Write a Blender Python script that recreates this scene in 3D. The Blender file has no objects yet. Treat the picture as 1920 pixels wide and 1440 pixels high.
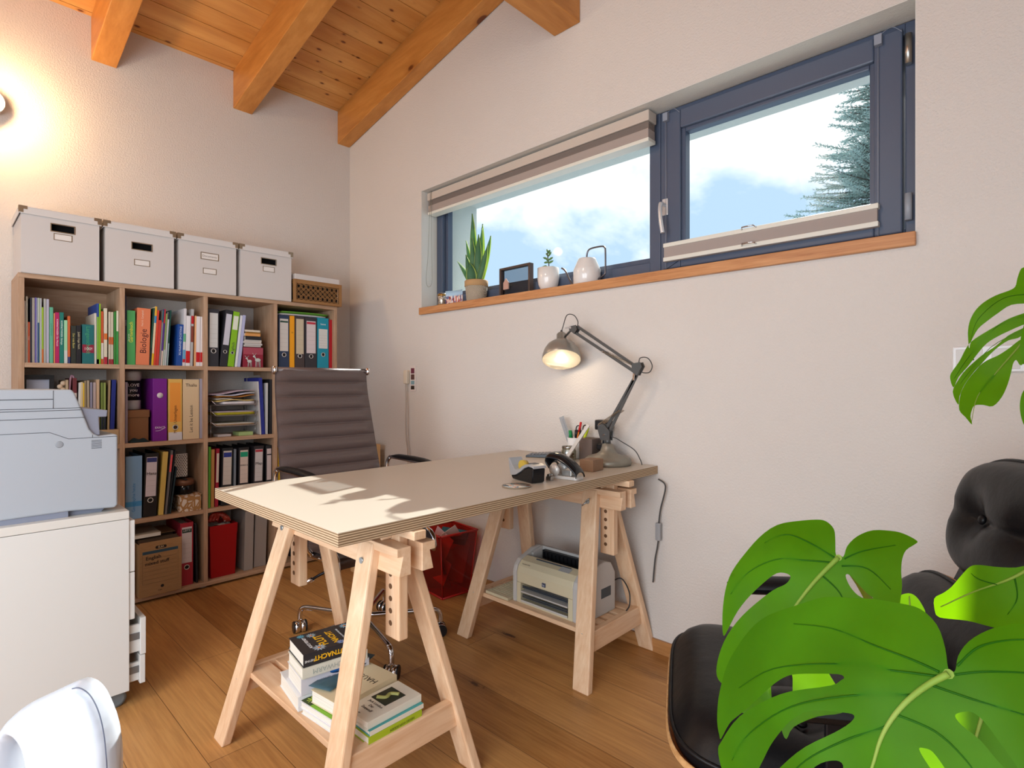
import bpy, bmesh, math, random
from mathutils import Vector, Matrix, Euler
from mathutils.geometry import delaunay_2d_cdt
random.seed(7)
D = bpy.data; S = bpy.context.scene; COL = S.collection
R = math.radians
# ------------------------------------------------------------------ camera
cd = D.cameras.new('camera'); cam = D.objects.new('camera', cd); COL.objects.link(cam)
cam.location = (3.728, -2.1555, 1.15); cam.rotation_euler = (R(90), 0, R(43.691))
cd.sensor_width = 36; cd.lens = 19.527; cd.clip_start = .02; cd.clip_end = 200
S.camera = cam
S.view_settings.view_transform = 'Standard'; S.view_settings.look = 'None'
S.view_settings.gamma = 1; S.view_settings.use_curve_mapping = False
S.view_settings.exposure = 0.5
# ------------------------------------------------------------------ node helper
def lin(h):
    if isinstance(h, (tuple, list)): return tuple(h)+((1,) if len(h) == 3 else ())
    v = [int(h[i:i+2], 16)/255 for i in (0, 2, 4)]
    return tuple((x/12.92 if x <= .04045 else ((x+.055)/1.055)**2.4) for x in v)+(1,)
class NT:
    def __init__(s, t): s.t = t; s.n = t.nodes; s.l = t.links
    def add(s, ty, **k):
        n = s.n.new(ty)
        for a, b in k.items():
            if hasattr(n, a) and not a[0].isupper(): setattr(n, a, b)
        return n
    def ln(s, a, b): s.l.new(a, b)
    def mp(s, scale=(1, 1, 1), co='Object', rot=(0, 0, 0)):
        tc = s.add('ShaderNodeTexCoord'); m = s.add('ShaderNodeMapping')
        m.inputs['Scale'].default_value = scale; m.inputs['Rotation'].default_value = rot
        s.ln(tc.outputs[co], m.inputs['Vector']); return m.outputs[0]
    def noise(s, vec, scale=5, detail=4, rough=.5, dist=0):
        n = s.add('ShaderNodeTexNoise'); n.inputs['Scale'].default_value = scale; n.inputs['Detail'].default_value = detail
        n.inputs['Roughness'].default_value = rough; n.inputs['Distortion'].default_value = dist
        s.ln(vec, n.inputs['Vector']); return n.outputs['Fac']
    def ramp(s, fac, stops, interp='LINEAR'):
        r = s.add('ShaderNodeValToRGB'); cr = r.color_ramp; cr.interpolation = interp
        while len(cr.elements) < len(stops): cr.elements.new(.5)
        for e, (p, c) in zip(cr.elements, stops): e.position = p; e.color = lin(c)
        s.ln(fac, r.inputs[0]); return r.outputs[0]
    def mix(s, f, a, b, bt='MIX'):
        m = s.add('ShaderNodeMix'); m.data_type = 'RGBA'; m.blend_type = bt
        for i, v in ((0, f), (6, a), (7, b)):
            if hasattr(v, 'is_linked') or hasattr(v, 'links'): s.ln(v, m.inputs[i])
            else: m.inputs[i].default_value = v if i == 0 else lin(v)
        return m.outputs[2]
    def math(s, op, a, b=0.):
        m = s.add('ShaderNodeMath'); m.operation = op
        for i, v in ((0, a), (1, b)):
            if hasattr(v, 'links'): s.ln(v, m.inputs[i])
            else: m.inputs[i].default_value = v
        return m.outputs[0]
    def bump(s, h, strength=.3, dist=.01):
        b = s.add('ShaderNodeBump'); b.inputs['Strength'].default_value = strength; b.inputs['Distance'].default_value = dist
        s.ln(h, b.inputs['Height']); return b.outputs[0]
# ------------------------------------------------------------------ world: blue sky with white clouds
W = D.worlds.new('sky'); S.world = W; W.use_nodes = True
wt = NT(W.node_tree); wt.n.clear()
wo = wt.add('ShaderNodeOutputWorld'); bg = wt.add('ShaderNodeBackground'); wt.ln(bg.outputs[0], wo.inputs[0])
v = wt.mp((1, 1, 1.5), 'Generated')
c1 = wt.noise(v, 3.1, 6, .55, .25)
sp_ = wt.add('ShaderNodeSeparateXYZ'); wt.ln(wt.mp((1, 1, 1), 'Generated'), sp_.inputs[0])
gz = wt.ramp(sp_.outputs[2], [(.20, (0, 0, 0)), (.40, (1, 1, 1))])
cl = wt.ramp(wt.math('ADD', c1, wt.math('MULTIPLY', wt.math('SUBTRACT', gz, .45), .30)), [(.46, (.0, .0, .0)), (.58, (1, 1, 1))])
sky = wt.mix(cl, (.52, .69, .88), (1.15, 1.15, 1.16))
wt.ln(sky, bg.inputs[0]); bg.inputs[1].default_value = .85
# ------------------------------------------------------------------ sun through the window
sl = D.lights.new('sun', 'SUN'); so = D.objects.new('sun', sl); COL.objects.link(so)
sl.energy = 6; sl.angle = R(.55); sl.color = (1, .965, .91)
so.rotation_euler = Vector((.25, -1, -.73)).to_track_quat('-Z', 'Y').to_euler(); so.location = (0, 8, 8)
# added fill lights, standing in for unseen windows behind and left of the viewer
def area(name, loc, to, sx, sy, e, col):
    l = D.lights.new(name, 'AREA'); l.shape = 'RECTANGLE'; l.size = sx; l.size_y = sy; l.energy = e; l.color = col
    o = D.objects.new(name, l); COL.objects.link(o); o.location = loc
    o.rotation_euler = (Vector(to)-Vector(loc)).to_track_quat('-Z', 'Y').to_euler()
area('fill_light_behind', (5.5, -2.6, 1.9), (1.2, -1.2, .9), 2.2, 1.6, 12, (.86, .93, 1))
area('fill_light_left', (3.1, -3.5, 1.15), (1.9, -1.2, .35), 2.6, 1.6, 52, (.89, .95, 1))
# added warm fill for the shelf wall, unseen above and behind the viewer
area('warm_fill_light', (2.3, -2.9, 2.95), (.4, -.9, 1.7), .5, .5, 16, (1, .78, .60))
# ------------------------------------------------------------------ materials
MC = {}
def mat(key, col='808080', rough=.5, metal=0., spec=.5, coat=0., trans=0., ior=1.45, emit=None, es=1.):
    if key in MC: return MC[key]
    m = D.materials.new(key); m.use_nodes = True; b = m.node_tree.nodes['Principled BSDF']
    b.inputs['Base Color'].default_value = lin(col); b.inputs['Roughness'].default_value = rough; b.inputs['Metallic'].default_value = metal
    b.inputs['Specular IOR Level'].default_value = spec; b.inputs['Coat Weight'].default_value = coat
    b.inputs['Transmission Weight'].default_value = trans; b.inputs['IOR'].default_value = ior
    if emit: b.inputs['Emission Color'].default_value = lin(emit); b.inputs['Emission Strength'].default_value = es
    MC[key] = m; return m
def cm(col, rough=.55): return mat('paint_%s_%d' % (col, rough*100), col, rough)
def pm(key, rough=.5, spec=.5):
    m = D.materials.new(key); m.use_nodes = True; t = NT(m.node_tree); b = t.n['Principled BSDF']
    b.inputs['Roughness'].default_value = rough; b.inputs['Specular IOR Level'].default_value = spec; MC[key] = m
    return m, t, b
def wood(key, axis, cols, sc=1., rough=.5, bump=.08, knots=0., stretch=14):
    m, t, b = pm(key, rough, .35)
    s = [stretch, stretch, stretch]; s[axis] = 1.2
    v = t.mp(tuple(x*sc for x in s)); n = t.noise(v, 1.6, 6, .6, .6)
    v2 = t.mp(tuple(x*sc*3.5 for x in s)); n2 = t.noise(v2, 1.5, 3, .6)
    c = t.ramp(n, [(.3, cols[0]), (.5, cols[1]), (.7, cols[2])])
    c = t.mix(.35, c, t.ramp(n2, [(.35, cols[0]), (.65, cols[2])]))
    if knots:
        ks = [5, 5, 5]; ks[axis] = 2.6
        vo = t.add('ShaderNodeTexVoronoi'); vo.inputs['Scale'].default_value = 1.; t.ln(t.mp(tuple(x*knots for x in ks)), vo.inputs['Vector'])
        k = t.ramp(vo.outputs['Distance'], [(0., (1, 1, 1)), (.09, (1, 1, 1)), (.12, (0, 0, 0))])
        c = t.mix(k, c, '5a2c12')
        k2 = t.ramp(vo.outputs['Distance'], [(.1, (1, 1, 1)), (.24, (0, 0, 0))])
        c = t.mix(t.math('MULTIPLY', k2, .35), c, '8a4a1e')
    t.ln(c, b.inputs['Base Color']); t.ln(t.bump(n2, bump, .004), b.inputs['Normal']); return m
def plaster(key, col, bs=.35):
    m, t, b = pm(key, .9, .15)
    v = t.mp(); n = t.noise(v, 120, 4, .65); n2 = t.noise(v, 1.2, 3, .5)
    c = t.mix(t.math('MULTIPLY', n2, .25), col, 'b9aea4')
    t.ln(c, b.inputs['Base Color']); t.ln(t.bump(n, bs, .006), b.inputs['Normal']); return m
PLAST = plaster('white_rough_plaster', 'dcd5cf', .65)
REVEAL = plaster('window_reveal_plaster', 'dcdad4', .25)
OUTER = plaster('outer_wall_render', 'd8dcd6', .5)
BEECH_X = wood('beech_x', 0, ('d8ab84', 'e6c19c', 'f0d2b2'), 1, .45, .04)
BEECH_Y = wood('beech_y', 1, ('d8ab84', 'e6c19c', 'f0d2b2'), 1, .45, .04)
BEECH_Z = wood('beech_z', 2, ('d8ab84', 'e6c19c', 'f0d2b2'), 1, .45, .04)
SHELF_Y = wood('shelf_oak_y', 1, ('a27e60', 'b8967a', 'c7a88c'), 1.3, .55, .04)
SHELF_Z = wood('shelf_oak_z', 2, ('a27e60', 'b8967a', 'c7a88c'), 1.3, .55, .04)
SPRUCE_X = wood('spruce_beam_x', 0, ('b07030', 'c4823e', 'd4944e'), .8, .4, .05, 1.0, 8)
SPRUCE_Y = wood('spruce_beam_y', 1, ('b07030', 'c4823e', 'd4944e'), .8, .4, .05, 1.0, 8)
SILL = wood('sill_oak', 0, ('a86c42', 'c08656', 'd29c6c'), 1.4, .4, .05, 0, 20)
PINE = wood('light_pine', 2, ('c89a62', 'd6ac78', 'e0bc8c'), 1, .5)
BASEB = wood('baseboard_oak', 0, ('a06c3c', 'b5804c', 'c49060'), 1, .4)
KRAFT = wood('kraft_board', 1, ('a8835a', 'b08c62', 'b89468'), 6, .8, .02)
LEATHER, t, b = pm('brown_black_leather', .32, .6)
n = t.noise(t.mp(), 260, 4, .6); t.ln(t.ramp(n, [(.2, '524543'), (.8, '62524f')]), b.inputs['Base Color']); t.ln(t.bump(n, .12, .002), b.inputs['Normal'])
BLEATHER, t, b = pm('black_leather', .40, .25)
n = t.noise(t.mp(), 220, 4, .6); t.ln(t.ramp(n, [(.2, '0c0c0e'), (.8, '131316')]), b.inputs['Base Color'])
n3 = t.noise(t.mp(), 11, 3, .5); t.ln(t.bump(t.math('ADD', t.math('MULTIPLY', n, .1), n3), .35, .008), b.inputs['Normal'])
CHROME = mat('chrome', 'd8d8dc', .08, 1.); ALU = mat('brushed_metal', 'b4b2ae', .32, 1.)
BLACKP = mat('black_plastic', '17171a', .4); DARKG = mat('dark_glossy', '101014', .15)
WHITEP = mat('white_plastic', 'e6e8ea', .35); FRAME = mat('anthracite_window_paint', '4e586c', .38)
PAGES, t, b = pm('book_pages', .8, .2)
n = t.noise(t.mp((6, 6, 900)), 1., 2, .5); t.ln(t.ramp(n, [(.35, 'ddd6c8'), (.6, 'efeae0')]), b.inputs['Base Color'])
GLASS = D.materials.new('window_glass'); GLASS.use_nodes = True; t = NT(GLASS.node_tree); t.n.clear()
o_ = t.add('ShaderNodeOutputMaterial'); mx = t.add('ShaderNodeMixShader'); tr = t.add('ShaderNodeBsdfTransparent'); gl = t.add('ShaderNodeBsdfGlossy')
gl.inputs['Roughness'].default_value = .02; mx.inputs[0].default_value = .002; tr.inputs[0].default_value = (.95, .98, .98, 1)
t.ln(tr.outputs[0], mx.inputs[1]); t.ln(gl.outputs[0], mx.inputs[2]); t.ln(mx.outputs[0], o_.inputs[0])
def clear(key, col, fac=.1, diff=.0):
    m = D.materials.new(key); m.use_nodes = True; t = NT(m.node_tree); t.n.clear()
    o = t.add('ShaderNodeOutputMaterial'); mx = t.add('ShaderNodeMixShader'); tr = t.add('ShaderNodeBsdfTransparent'); g = t.add('ShaderNodeBsdfGlossy')
    tr.inputs[0].default_value = lin(col); g.inputs['Roughness'].default_value = .08; mx.inputs[0].default_value = fac
    t.ln(tr.outputs[0], mx.inputs[1]); t.ln(g.outputs[0], mx.inputs[2])
    if diff:
        m2 = t.add('ShaderNodeMixShader'); df = t.add('ShaderNodeBsdfDiffuse'); df.inputs[0].default_value = lin(col); m2.inputs[0].default_value = diff
        t.ln(mx.outputs[0], m2.inputs[1]); t.ln(df.outputs[0], m2.inputs[2]); t.ln(m2.outputs[0], o.inputs[0])
    else: t.ln(mx.outputs[0], o.inputs[0])
    return m
def leafmat(key, c0, c1, tcol, tw=.5):
    m = D.materials.new(key); m.use_nodes = True; t = NT(m.node_tree); b = t.n['Principled BSDF']; o = t.n['Material Output']
    n = t.noise(t.mp(), 14, 4, .6); c = t.ramp(n, [(.35, c0), (.65, c1)]); t.ln(c, b.inputs['Base Color'])
    b.inputs['Roughness'].default_value = .5; b.inputs['Specular IOR Level'].default_value = .18
    tl = t.add('ShaderNodeBsdfTranslucent'); tl.inputs[0].default_value = lin(tcol); mx = t.add('ShaderNodeMixShader'); mx.inputs[0].default_value = tw
    t.ln(b.outputs[0], mx.inputs[1]); t.ln(tl.outputs[0], mx.inputs[2]); t.ln(mx.outputs[0], o.inputs[0]); return m
# floor planks run along x
FLOOR, t, b = pm('oak_plank_floor', .42, .4)
v = t.mp()
br = t.add('ShaderNodeTexBrick'); t.ln(v, br.inputs['Vector'])
br.inputs['Scale'].default_value = 1; br.inputs['Brick Width'].default_value = 1.9; br.inputs['Row Height'].default_value = .175
br.inputs['Mortar Size'].default_value = .0012; br.inputs['Mortar Smooth'].default_value = .3; br.offset = .37
br.inputs['Color1'].default_value = (0, 0, 0, 1); br.inputs['Color2'].default_value = (1, 1, 1, 1); br.inputs['Mortar'].default_value = (.5, .5, .5, 1)
g1 = t.noise(t.mp((1.1, 15, 1)), 1.5, 8, .62, .9)
g2 = t.noise(t.mp((3, 70, 1)), 1.5, 5, .6, .3)
c = t.ramp(g1, [(.25, '8e5624'), (.48, 'b87e3e'), (.75, 'dca660')])
c = t.mix(.45, c, t.ramp(g2, [(.3, '885224'), (.7, 'dfa864')]))
c = t.mix(.36, c, t.ramp(br.outputs['Color'], [(0, '744824'), (1, 'd8aa70')]))
vo = t.add('ShaderNodeTexVoronoi'); vo.inputs['Scale'].default_value = 1; vo.inputs['Randomness'].default_value = 1
nv = t.noise(v, 26, 4, .7); vm = t.add('ShaderNodeMapping'); vm.inputs['Scale'].default_value = (2.2, 6.5, 1)
t.ln(v, vm.inputs['Vector']); t.ln(vm.outputs[0], vo.inputs['Vector'])
dd = t.math('ADD', vo.outputs['Distance'], t.math('MULTIPLY', t.math('SUBTRACT', nv, .5), .24))
c = t.mix(t.ramp(dd, [(.035, (1, 1, 1)), (.075, (0, 0, 0))]), c, '2c1a0c')
c = t.mix(t.math('MULTIPLY', t.ramp(dd, [(.08, (1, 1, 1)), (.28, (0, 0, 0))]), .4), c, '6a4020')
c = t.mix(t.math('MULTIPLY', br.outputs['Fac'], .75), c, '4a2a14')
t.ln(c, b.inputs['Base Color'])
hh = t.math('SUBTRACT', t.math('MULTIPLY', g2, .25), br.outputs['Fac']); t.ln(t.bump(hh, .3, .003), b.inputs['Normal'])
# ceiling boards run along y
CEIL, t, b = pm('spruce_ceiling_boards', .42, .4)
g1 = t.noise(t.mp((9, 1, 9)), 1.6, 6, .6, .5)
oi = t.add('ShaderNodeTexNoise'); oi.inputs['Scale'].default_value = 1; oi.inputs['Detail'].default_value = 0
t.ln(t.mp((7.7, .12, .0)), oi.inputs['Vector'])
c = t.ramp(g1, [(.3, 'b87634'), (.5, 'cc8e46'), (.7, 'dca45c')])
c = t.mix(.3, c, t.ramp(oi.outputs['Fac'], [(.3, 'b06c30'), (.7, 'e6b272')]))
vo = t.add('ShaderNodeTexVoronoi'); vo.inputs['Scale'].default_value = 1; t.ln(t.mp((15, 8, 0)), vo.inputs['Vector'])
c = t.mix(t.ramp(vo.outputs['Distance'], [(.09, (1, 1, 1)), (.14, (0, 0, 0))]), c, '5a2a10')
c = t.mix(t.math('MULTIPLY', t.ramp(vo.outputs['Distance'], [(.1, (1, 1, 1)), (.22, (0, 0, 0))]), .4), c, '8a4a1c')
t.ln(c, b.inputs['Base Color']); t.ln(t.bump(g1, .08, .004), b.inputs['Normal'])
# plywood edge: thin horizontal plies
PLY, t, b = pm('plywood_edge', .6, .3)
wv = t.add('ShaderNodeTexWave'); wv.bands_direction = 'Z'; wv.inputs['Scale'].default_value = 52; wv.inputs['Distortion'].default_value = .4; wv.inputs['Detail'].default_value = 1
t.ln(t.mp(), wv.inputs['Vector']); t.ln(t.ramp(wv.outputs['Color'], [(.2, '7e654b'), (.6, 'b79c7c'), (.9, 'cdb596')]), b.inputs['Base Color'])
DESK = mat('desk_laminate', 'c2b9ac', .33, 0, .45)
# ------------------------------------------------------------------ mesh builder
class MB:
    def __init__(s): s.v = []; s.f = []; s.sm = []; s.mi = []; s.M = Matrix(); s.m = 0; s.smooth = False
    def vs(s, pts): i = len(s.v); s.v += [tuple(s.M @ Vector(p)) for p in pts]; return i
    def fs(s, fl, base=0, sm=None):
        for f in fl: s.f.append([base+i for i in f]); s.sm.append(s.smooth if sm is None else sm); s.mi.append(s.m)
    def box(s, x0, x1, y0, y1, z0, z1):
        i = s.vs([(x0, y0, z0), (x1, y0, z0), (x1, y1, z0), (x0, y1, z0), (x0, y0, z1), (x1, y0, z1), (x1, y1, z1), (x0, y1, z1)])
        s.fs([(3, 2, 1, 0), (4, 5, 6, 7), (0, 1, 5, 4), (1, 2, 6, 5), (2, 3, 7, 6), (3, 0, 4, 7)], i); return s
    def hexa(s, p):
        i = s.vs(p); s.fs([(3, 2, 1, 0), (4, 5, 6, 7), (0, 1, 5, 4), (1, 2, 6, 5), (2, 3, 7, 6), (3, 0, 4, 7)], i); return s
    def beam(s, p0, p1, w, h, up=(0, 0, 1)):
        p0 = Vector(p0); p1 = Vector(p1); d = (p1-p0).normalized(); u = Vector(up); sx = d.cross(u).normalized(); u = sx.cross(d)
        q = []
        for p in (p0, p1):
            q += [p-sx*w/2-u*h/2, p+sx*w/2-u*h/2, p+sx*w/2+u*h/2, p-sx*w/2+u*h/2]
        i = s.vs(q); s.fs([(3, 2, 1, 0), (4, 5, 6, 7), (0, 1, 5, 4), (1, 2, 6, 5), (2, 3, 7, 6), (3, 0, 4, 7)], i); return s
    def cyl(s, p0, p1, r0, r1=None, n=20, sm=True):
        return s.tube([p0, p1], [r0, r0 if r1 is None else r1], n, sm)
    def tube(s, pts, r, n=10, sm=True, caps=True):
        pts = [Vector(p) for p in pts]; k = len(pts); rr = r if isinstance(r, (list, tuple)) else [r]*k
        t0 = (pts[1]-pts[0]).normalized(); up = Vector((0, 0, 1)) if abs(t0.z) < .9 else Vector((1, 0, 0))
        a = t0.cross(up).normalized(); rings = []
        for j, p in enumerate(pts):
            t = (pts[min(j+1, k-1)]-pts[max(j-1, 0)]).normalized()
            a = (a-t*a.dot(t)).normalized(); bb = t.cross(a)
            rings.append(s.vs([p+(a*math.cos(6.28318*q/n)+bb*math.sin(6.28318*q/n))*rr[j] for q in range(n)]))
        for j in range(k-1):
            A, B = rings[j], rings[j+1]
            s.fs([(A+q, A+(q+1) % n, B+(q+1) % n, B+q) for q in range(n)], 0, sm)
        if caps: s.fs([[rings[0]+q for q in range(n)][::-1], [rings[-1]+q for q in range(n)]], 0, False)
        return s
    def lathe(s, prof, n=32, c=(0, 0, 0), sm=True, M=None):
        M = M or Matrix.Translation(c); rings = []
        for r, z in prof: rings.append(s.vs([M @ Vector((r*math.cos(6.28318*q/n), r*math.sin(6.28318*q/n), z)) for q in range(n)]))
        for A, B in zip(rings, rings[1:]): s.fs([(A+q, A+(q+1) % n, B+(q+1) % n, B+q) for q in range(n)], 0, sm)
        if prof[0][0] > 1e-5: s.fs([[rings[0]+q for q in range(n)][::-1]], 0, False)
        if prof[-1][0] > 1e-5: s.fs([[rings[-1]+q for q in range(n)]], 0, False)
        return s
    def prism(s, poly, h0, h1, M=None, sm=False):
        M = M or Matrix(); n = len(poly)
        a = s.vs([M @ Vector((x, y, h0)) for x, y in poly]); b = s.vs([M @ Vector((x, y, h1)) for x, y in poly])
        s.fs([[a+i for i in range(n)][::-1], [b+i for i in range(n)]], 0, False)
        s.fs([(a+i, a+(i+1) % n, b+(i+1) % n, b+i) for i in range(n)], 0, sm); return s
    def grid(s, fn, nu, nv, sm=True, wrap=False):
        i = s.vs([fn(u/nu, v/nv) for v in range(nv+1) for u in range(nu+1)])
        s.fs([(i+v*(nu+1)+u, i+v*(nu+1)+u+1, i+(v+1)*(nu+1)+u+1, i+(v+1)*(nu+1)+u) for v in range(nv) for u in range(nu)], 0, sm); return s
    def sphere(s, c, r, n=16, sc=(1, 1, 1)):
        pr = [(max(1e-6, r*math.sin(math.pi*i/n)), -r*math.cos(math.pi*i/n)) for i in range(n+1)]
        return s.lathe(pr, n*2, M=Matrix.Translation(c) @ Matrix.Diagonal((*sc, 1)))
    def build(s, name, m=None, parent=None, bevel=0, org=None, subd=0, seg=2, kind=None):
        me = D.meshes.new(name); vv = s.v
        if org is not None: vv = [(a-org[0], b-org[1], c-org[2]) for a, b, c in vv]
        me.from_pydata(vv, [], s.f); me.polygons.foreach_set('use_smooth', s.sm); me.polygons.foreach_set('material_index', s.mi)
        for x in (m if isinstance(m, (list, tuple)) else [m]): me.materials.append(x)
        me.update(); o = D.objects.new(name, me); COL.objects.link(o)
        if parent: o.parent = parent
        if kind: o['kind'] = kind
        if bevel:
            bv = o.modifiers.new('bevel', 'BEVEL'); bv.width = bevel; bv.segments = seg; bv.limit_method = 'ANGLE'; bv.angle_limit = R(40); bv.harden_normals = False
        if subd: sb = o.modifiers.new('subd', 'SUBSURF'); sb.levels = subd; sb.render_levels = subd
        return o
def tag(o, label=None, cat=None, group=None, kind=None):
    if label: o['label'] = label
    if cat: o['category'] = cat
    if group: o['group'] = group
    if kind: o['kind'] = kind
    return o
def thing(name, label, cat, loc=(0, 0, 0), rz=0, group=None):
    o = D.objects.new(name, None); COL.objects.link(o); o.location = loc; o.rotation_euler = (0, 0, rz); o.empty_display_size = .05
    return tag(o, label, cat, group)
def text(body, size, m, parent, M, name='lettering', w=None, ext=.0002, bold=0.):
    c = D.curves.new('txt', 'FONT'); c.body = body; c.size = size; c.extrude = ext; c.align_x = 'CENTER'; c.align_y = 'CENTER'; c.offset = bold; c.resolution_u = 2
    o = D.objects.new('txt', c); COL.objects.link(o)
    me = D.meshes.new_from_object(o); D.objects.remove(o); D.curves.remove(c)
    xs = [v.co.x for v in me.vertices]
    if xs and w:
        k = w/max(1e-6, max(xs)-min(xs))
        if k < 1: me.transform(Matrix.Diagonal((k, max(k, .55), 1, 1)))
    me.transform(M); me.materials.clear(); me.materials.append(m); me.name = name
    t = D.objects.new(name, me); COL.objects.link(t)
    if parent: t.parent = parent
    return t
def frame(o, x, y, z=None):            # matrix from origin and two axes
    x = Vector(x).normalized(); y = Vector(y).normalized(); z = x.cross(y)
    return Matrix(((x.x, y.x, z.x, o[0]), (x.y, y.y, z.y, o[1]), (x.z, y.z, z.z, o[2]), (0, 0, 0, 1)))
def spline(pts, n=6):
    P = [Vector(p) for p in pts]; out = []
    for i in range(len(P)-1):
        a = P[max(i-1, 0)]; b = P[i]; c = P[i+1]; d = P[min(i+2, len(P)-1)]
        for k in range(n):
            t = k/n; out.append(.5*((2*b)+(c-a)*t+(2*a-5*b+4*c-d)*t*t+(3*b-a-3*c+d)*t**3))
    out.append(P[-1]); return out
def rrect(w, h, r, n=5):
    p = []
    for cx, cy, a0 in ((w/2-r, h/2-r, 0), (-w/2+r, h/2-r, 90), (-w/2+r, -h/2+r, 180), (w/2-r, -h/2+r, 270)):
        for k in range(n+1): a = R(a0+90*k/n); p.append((cx+r*math.cos(a), cy+r*math.sin(a)))
    return p
def copy_tree(o, parent=None):
    c = o.copy(); COL.objects.link(c); c.parent = parent
    for ch in [x for x in D.objects if x.parent == o]: copy_tree(ch, c)
    return c
# ================================================================== ROOM SHELL
X1, YF = 5.6, -3.6; SL = .2027; CZ = 3.142; TH = .4755
MB().box(-.3, X1, YF, 0, -.1, 0).build('floor', FLOOR, kind='structure')
m = MB(); m.hexa([(-.3, YF, -.1), (0, YF, -.1), (0, TH, -.1), (-.3, TH, -.1), (-.3, YF, CZ-.06), (0, YF, CZ), (0, TH, CZ), (-.3, TH, CZ-.06)])
m.build('wall_left', PLAST, kind='structure')
w0, w1, wb, wt_ = .8695, 3.4391, 1.606, 2.3785
m = MB(); zt = lambda x: CZ+SL*x
def wseg(xa, xb, za, zb0, zb1): m.hexa([(xa, 0, za), (xb, 0, za), (xb, TH, za), (xa, TH, za), (xa, 0, zb0), (xb, 0, zb1), (xb, TH, zb1), (xa, TH, zb0)])
wseg(0, w0, -.1, zt(0), zt(w0)); wseg(w0, w1, -.1, wb, wb); wseg(w0, w1, wt_, zt(w0), zt(w1)); wseg(w1, X1, -.1, zt(w1), zt(X1))
m.build('wall_back', PLAST, kind='structure')
# ceiling boards
m = MB(); bw = .128; x = -.1
while x < X1:
    g = .003
    m.hexa([(x+g, YF, zt(x)), (x+bw-g, YF, zt(x+bw)), (x+bw-g, TH, zt(x+bw)), (x+g, TH, zt(x)), (x+g, YF, zt(x)+.03), (x+bw-g, YF, zt(x+bw)+.03), (x+bw-g, TH, zt(x+bw)+.03), (x+g, TH, zt(x)+.03)]); x += bw
m.box(-.3, X1, YF, TH, CZ+1.2, CZ+1.25)
m.f = m.f[:-6]; m.sm = m.sm[:-6]; m.mi = m.mi[:-6]
m.hexa([(-.3, YF, zt(-.3)+.031), (X1, YF, zt(X1)+.031), (X1, TH, zt(X1)+.031), (-.3, TH, zt(-.3)+.031), (-.3, YF, zt(-.3)+.1), (X1, YF, zt(X1)+.1), (X1, TH, zt(X1)+.1), (-.3, TH, zt(-.3)+.1)])
m.build('ceiling', CEIL, kind='structure')
def rafter(y0, y1, label):
    m = MB(); za = 2.905
    m.hexa([(0, y0, za), (X1, y0, za+SL*X1), (X1, y1, za+SL*X1), (0, y1, za), (0, y0, zt(0)), (X1, y0, zt(X1)), (X1, y1, zt(X1)), (0, y1, zt(0))])
    o = m.build('ceiling_beam', SPRUCE_X, bevel=.004); tag(o, label, 'beam', 'sloping ceiling beams'); return o
rafter(-.101, -.004, 'sloping spruce ceiling beam running tight along the window wall')
rafter(-.825, -.708, 'sloping spruce ceiling beam, middle one of three in view')
rafter(-1.555, -1.44, 'sloping spruce ceiling beam ending above the leftmost white box')
rafter(-2.285, -2.17, 'sloping spruce ceiling beam above the wall lamp, mostly cut by frame')
rafter(-3.015, -2.90, 'sloping spruce ceiling beam outside the left border')
m = MB(); m.box(1.964, 2.122, YF, -.001, 2.886, 3.30); tag(m.build('ridge_beam', SPRUCE_Y, bevel=.004), 'thick level beam end meeting the window wall above the blind', 'beam')
m = MB(); m.box(X1, X1+.2, YF, TH, -.1, 4.4); m.build('wall_right', PLAST, kind='structure')
m = MB(); ya0, ya1 = YF-.2, YF
m.box(-.3, .8, ya0, ya1, -.1, 4.4); m.box(5.0, X1+.2, ya0, ya1, -.1, 4.4); m.box(.8, 5.0, ya0, ya1, 2.1, 4.4); m.box(.8, 5.0, ya0, ya1, -.1, .1); m.build('wall_front', PLAST, kind='structure')
# skirting
m = MB(); m.box(0, X1, -.013, 0, 0, .057); m.build('baseboard_back', BASEB, kind='structure', bevel=.002)
m = MB(); m.box(0, .013, YF, -.013, 0, .057); m.build('baseboard_left', BASEB, kind='structure', bevel=.002)
# oak window sill board
m = MB(); m.box(w0, w1, -.02, .125, 1.588, 1.632); m.build('trim_1', SILL, kind='structure', bevel=.003)
# white reveal lining of the recess (thin plaster skins on the opening)
m = MB(); m.box(w0, w0+.003, .001, .125, 1.632, wt_); m.box(w0, w1-.003, .001, .125, wt_-.003, wt_); m.box(w1-.003, w1, .001, .125, 1.632, wt_); m.build('trim_2', REVEAL, kind='structure')
m = MB(); m.box(w0, w0+.004, .21, TH, 1.62, wt_); m.box(w0, w1-.003, .21, TH+.01, wt_-.004, wt_+.0); m.box(w0-.1, w1+.1, .2, TH+.05, 1.60, 1.63); m.build('trim_3', OUTER, kind='structure')
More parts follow.
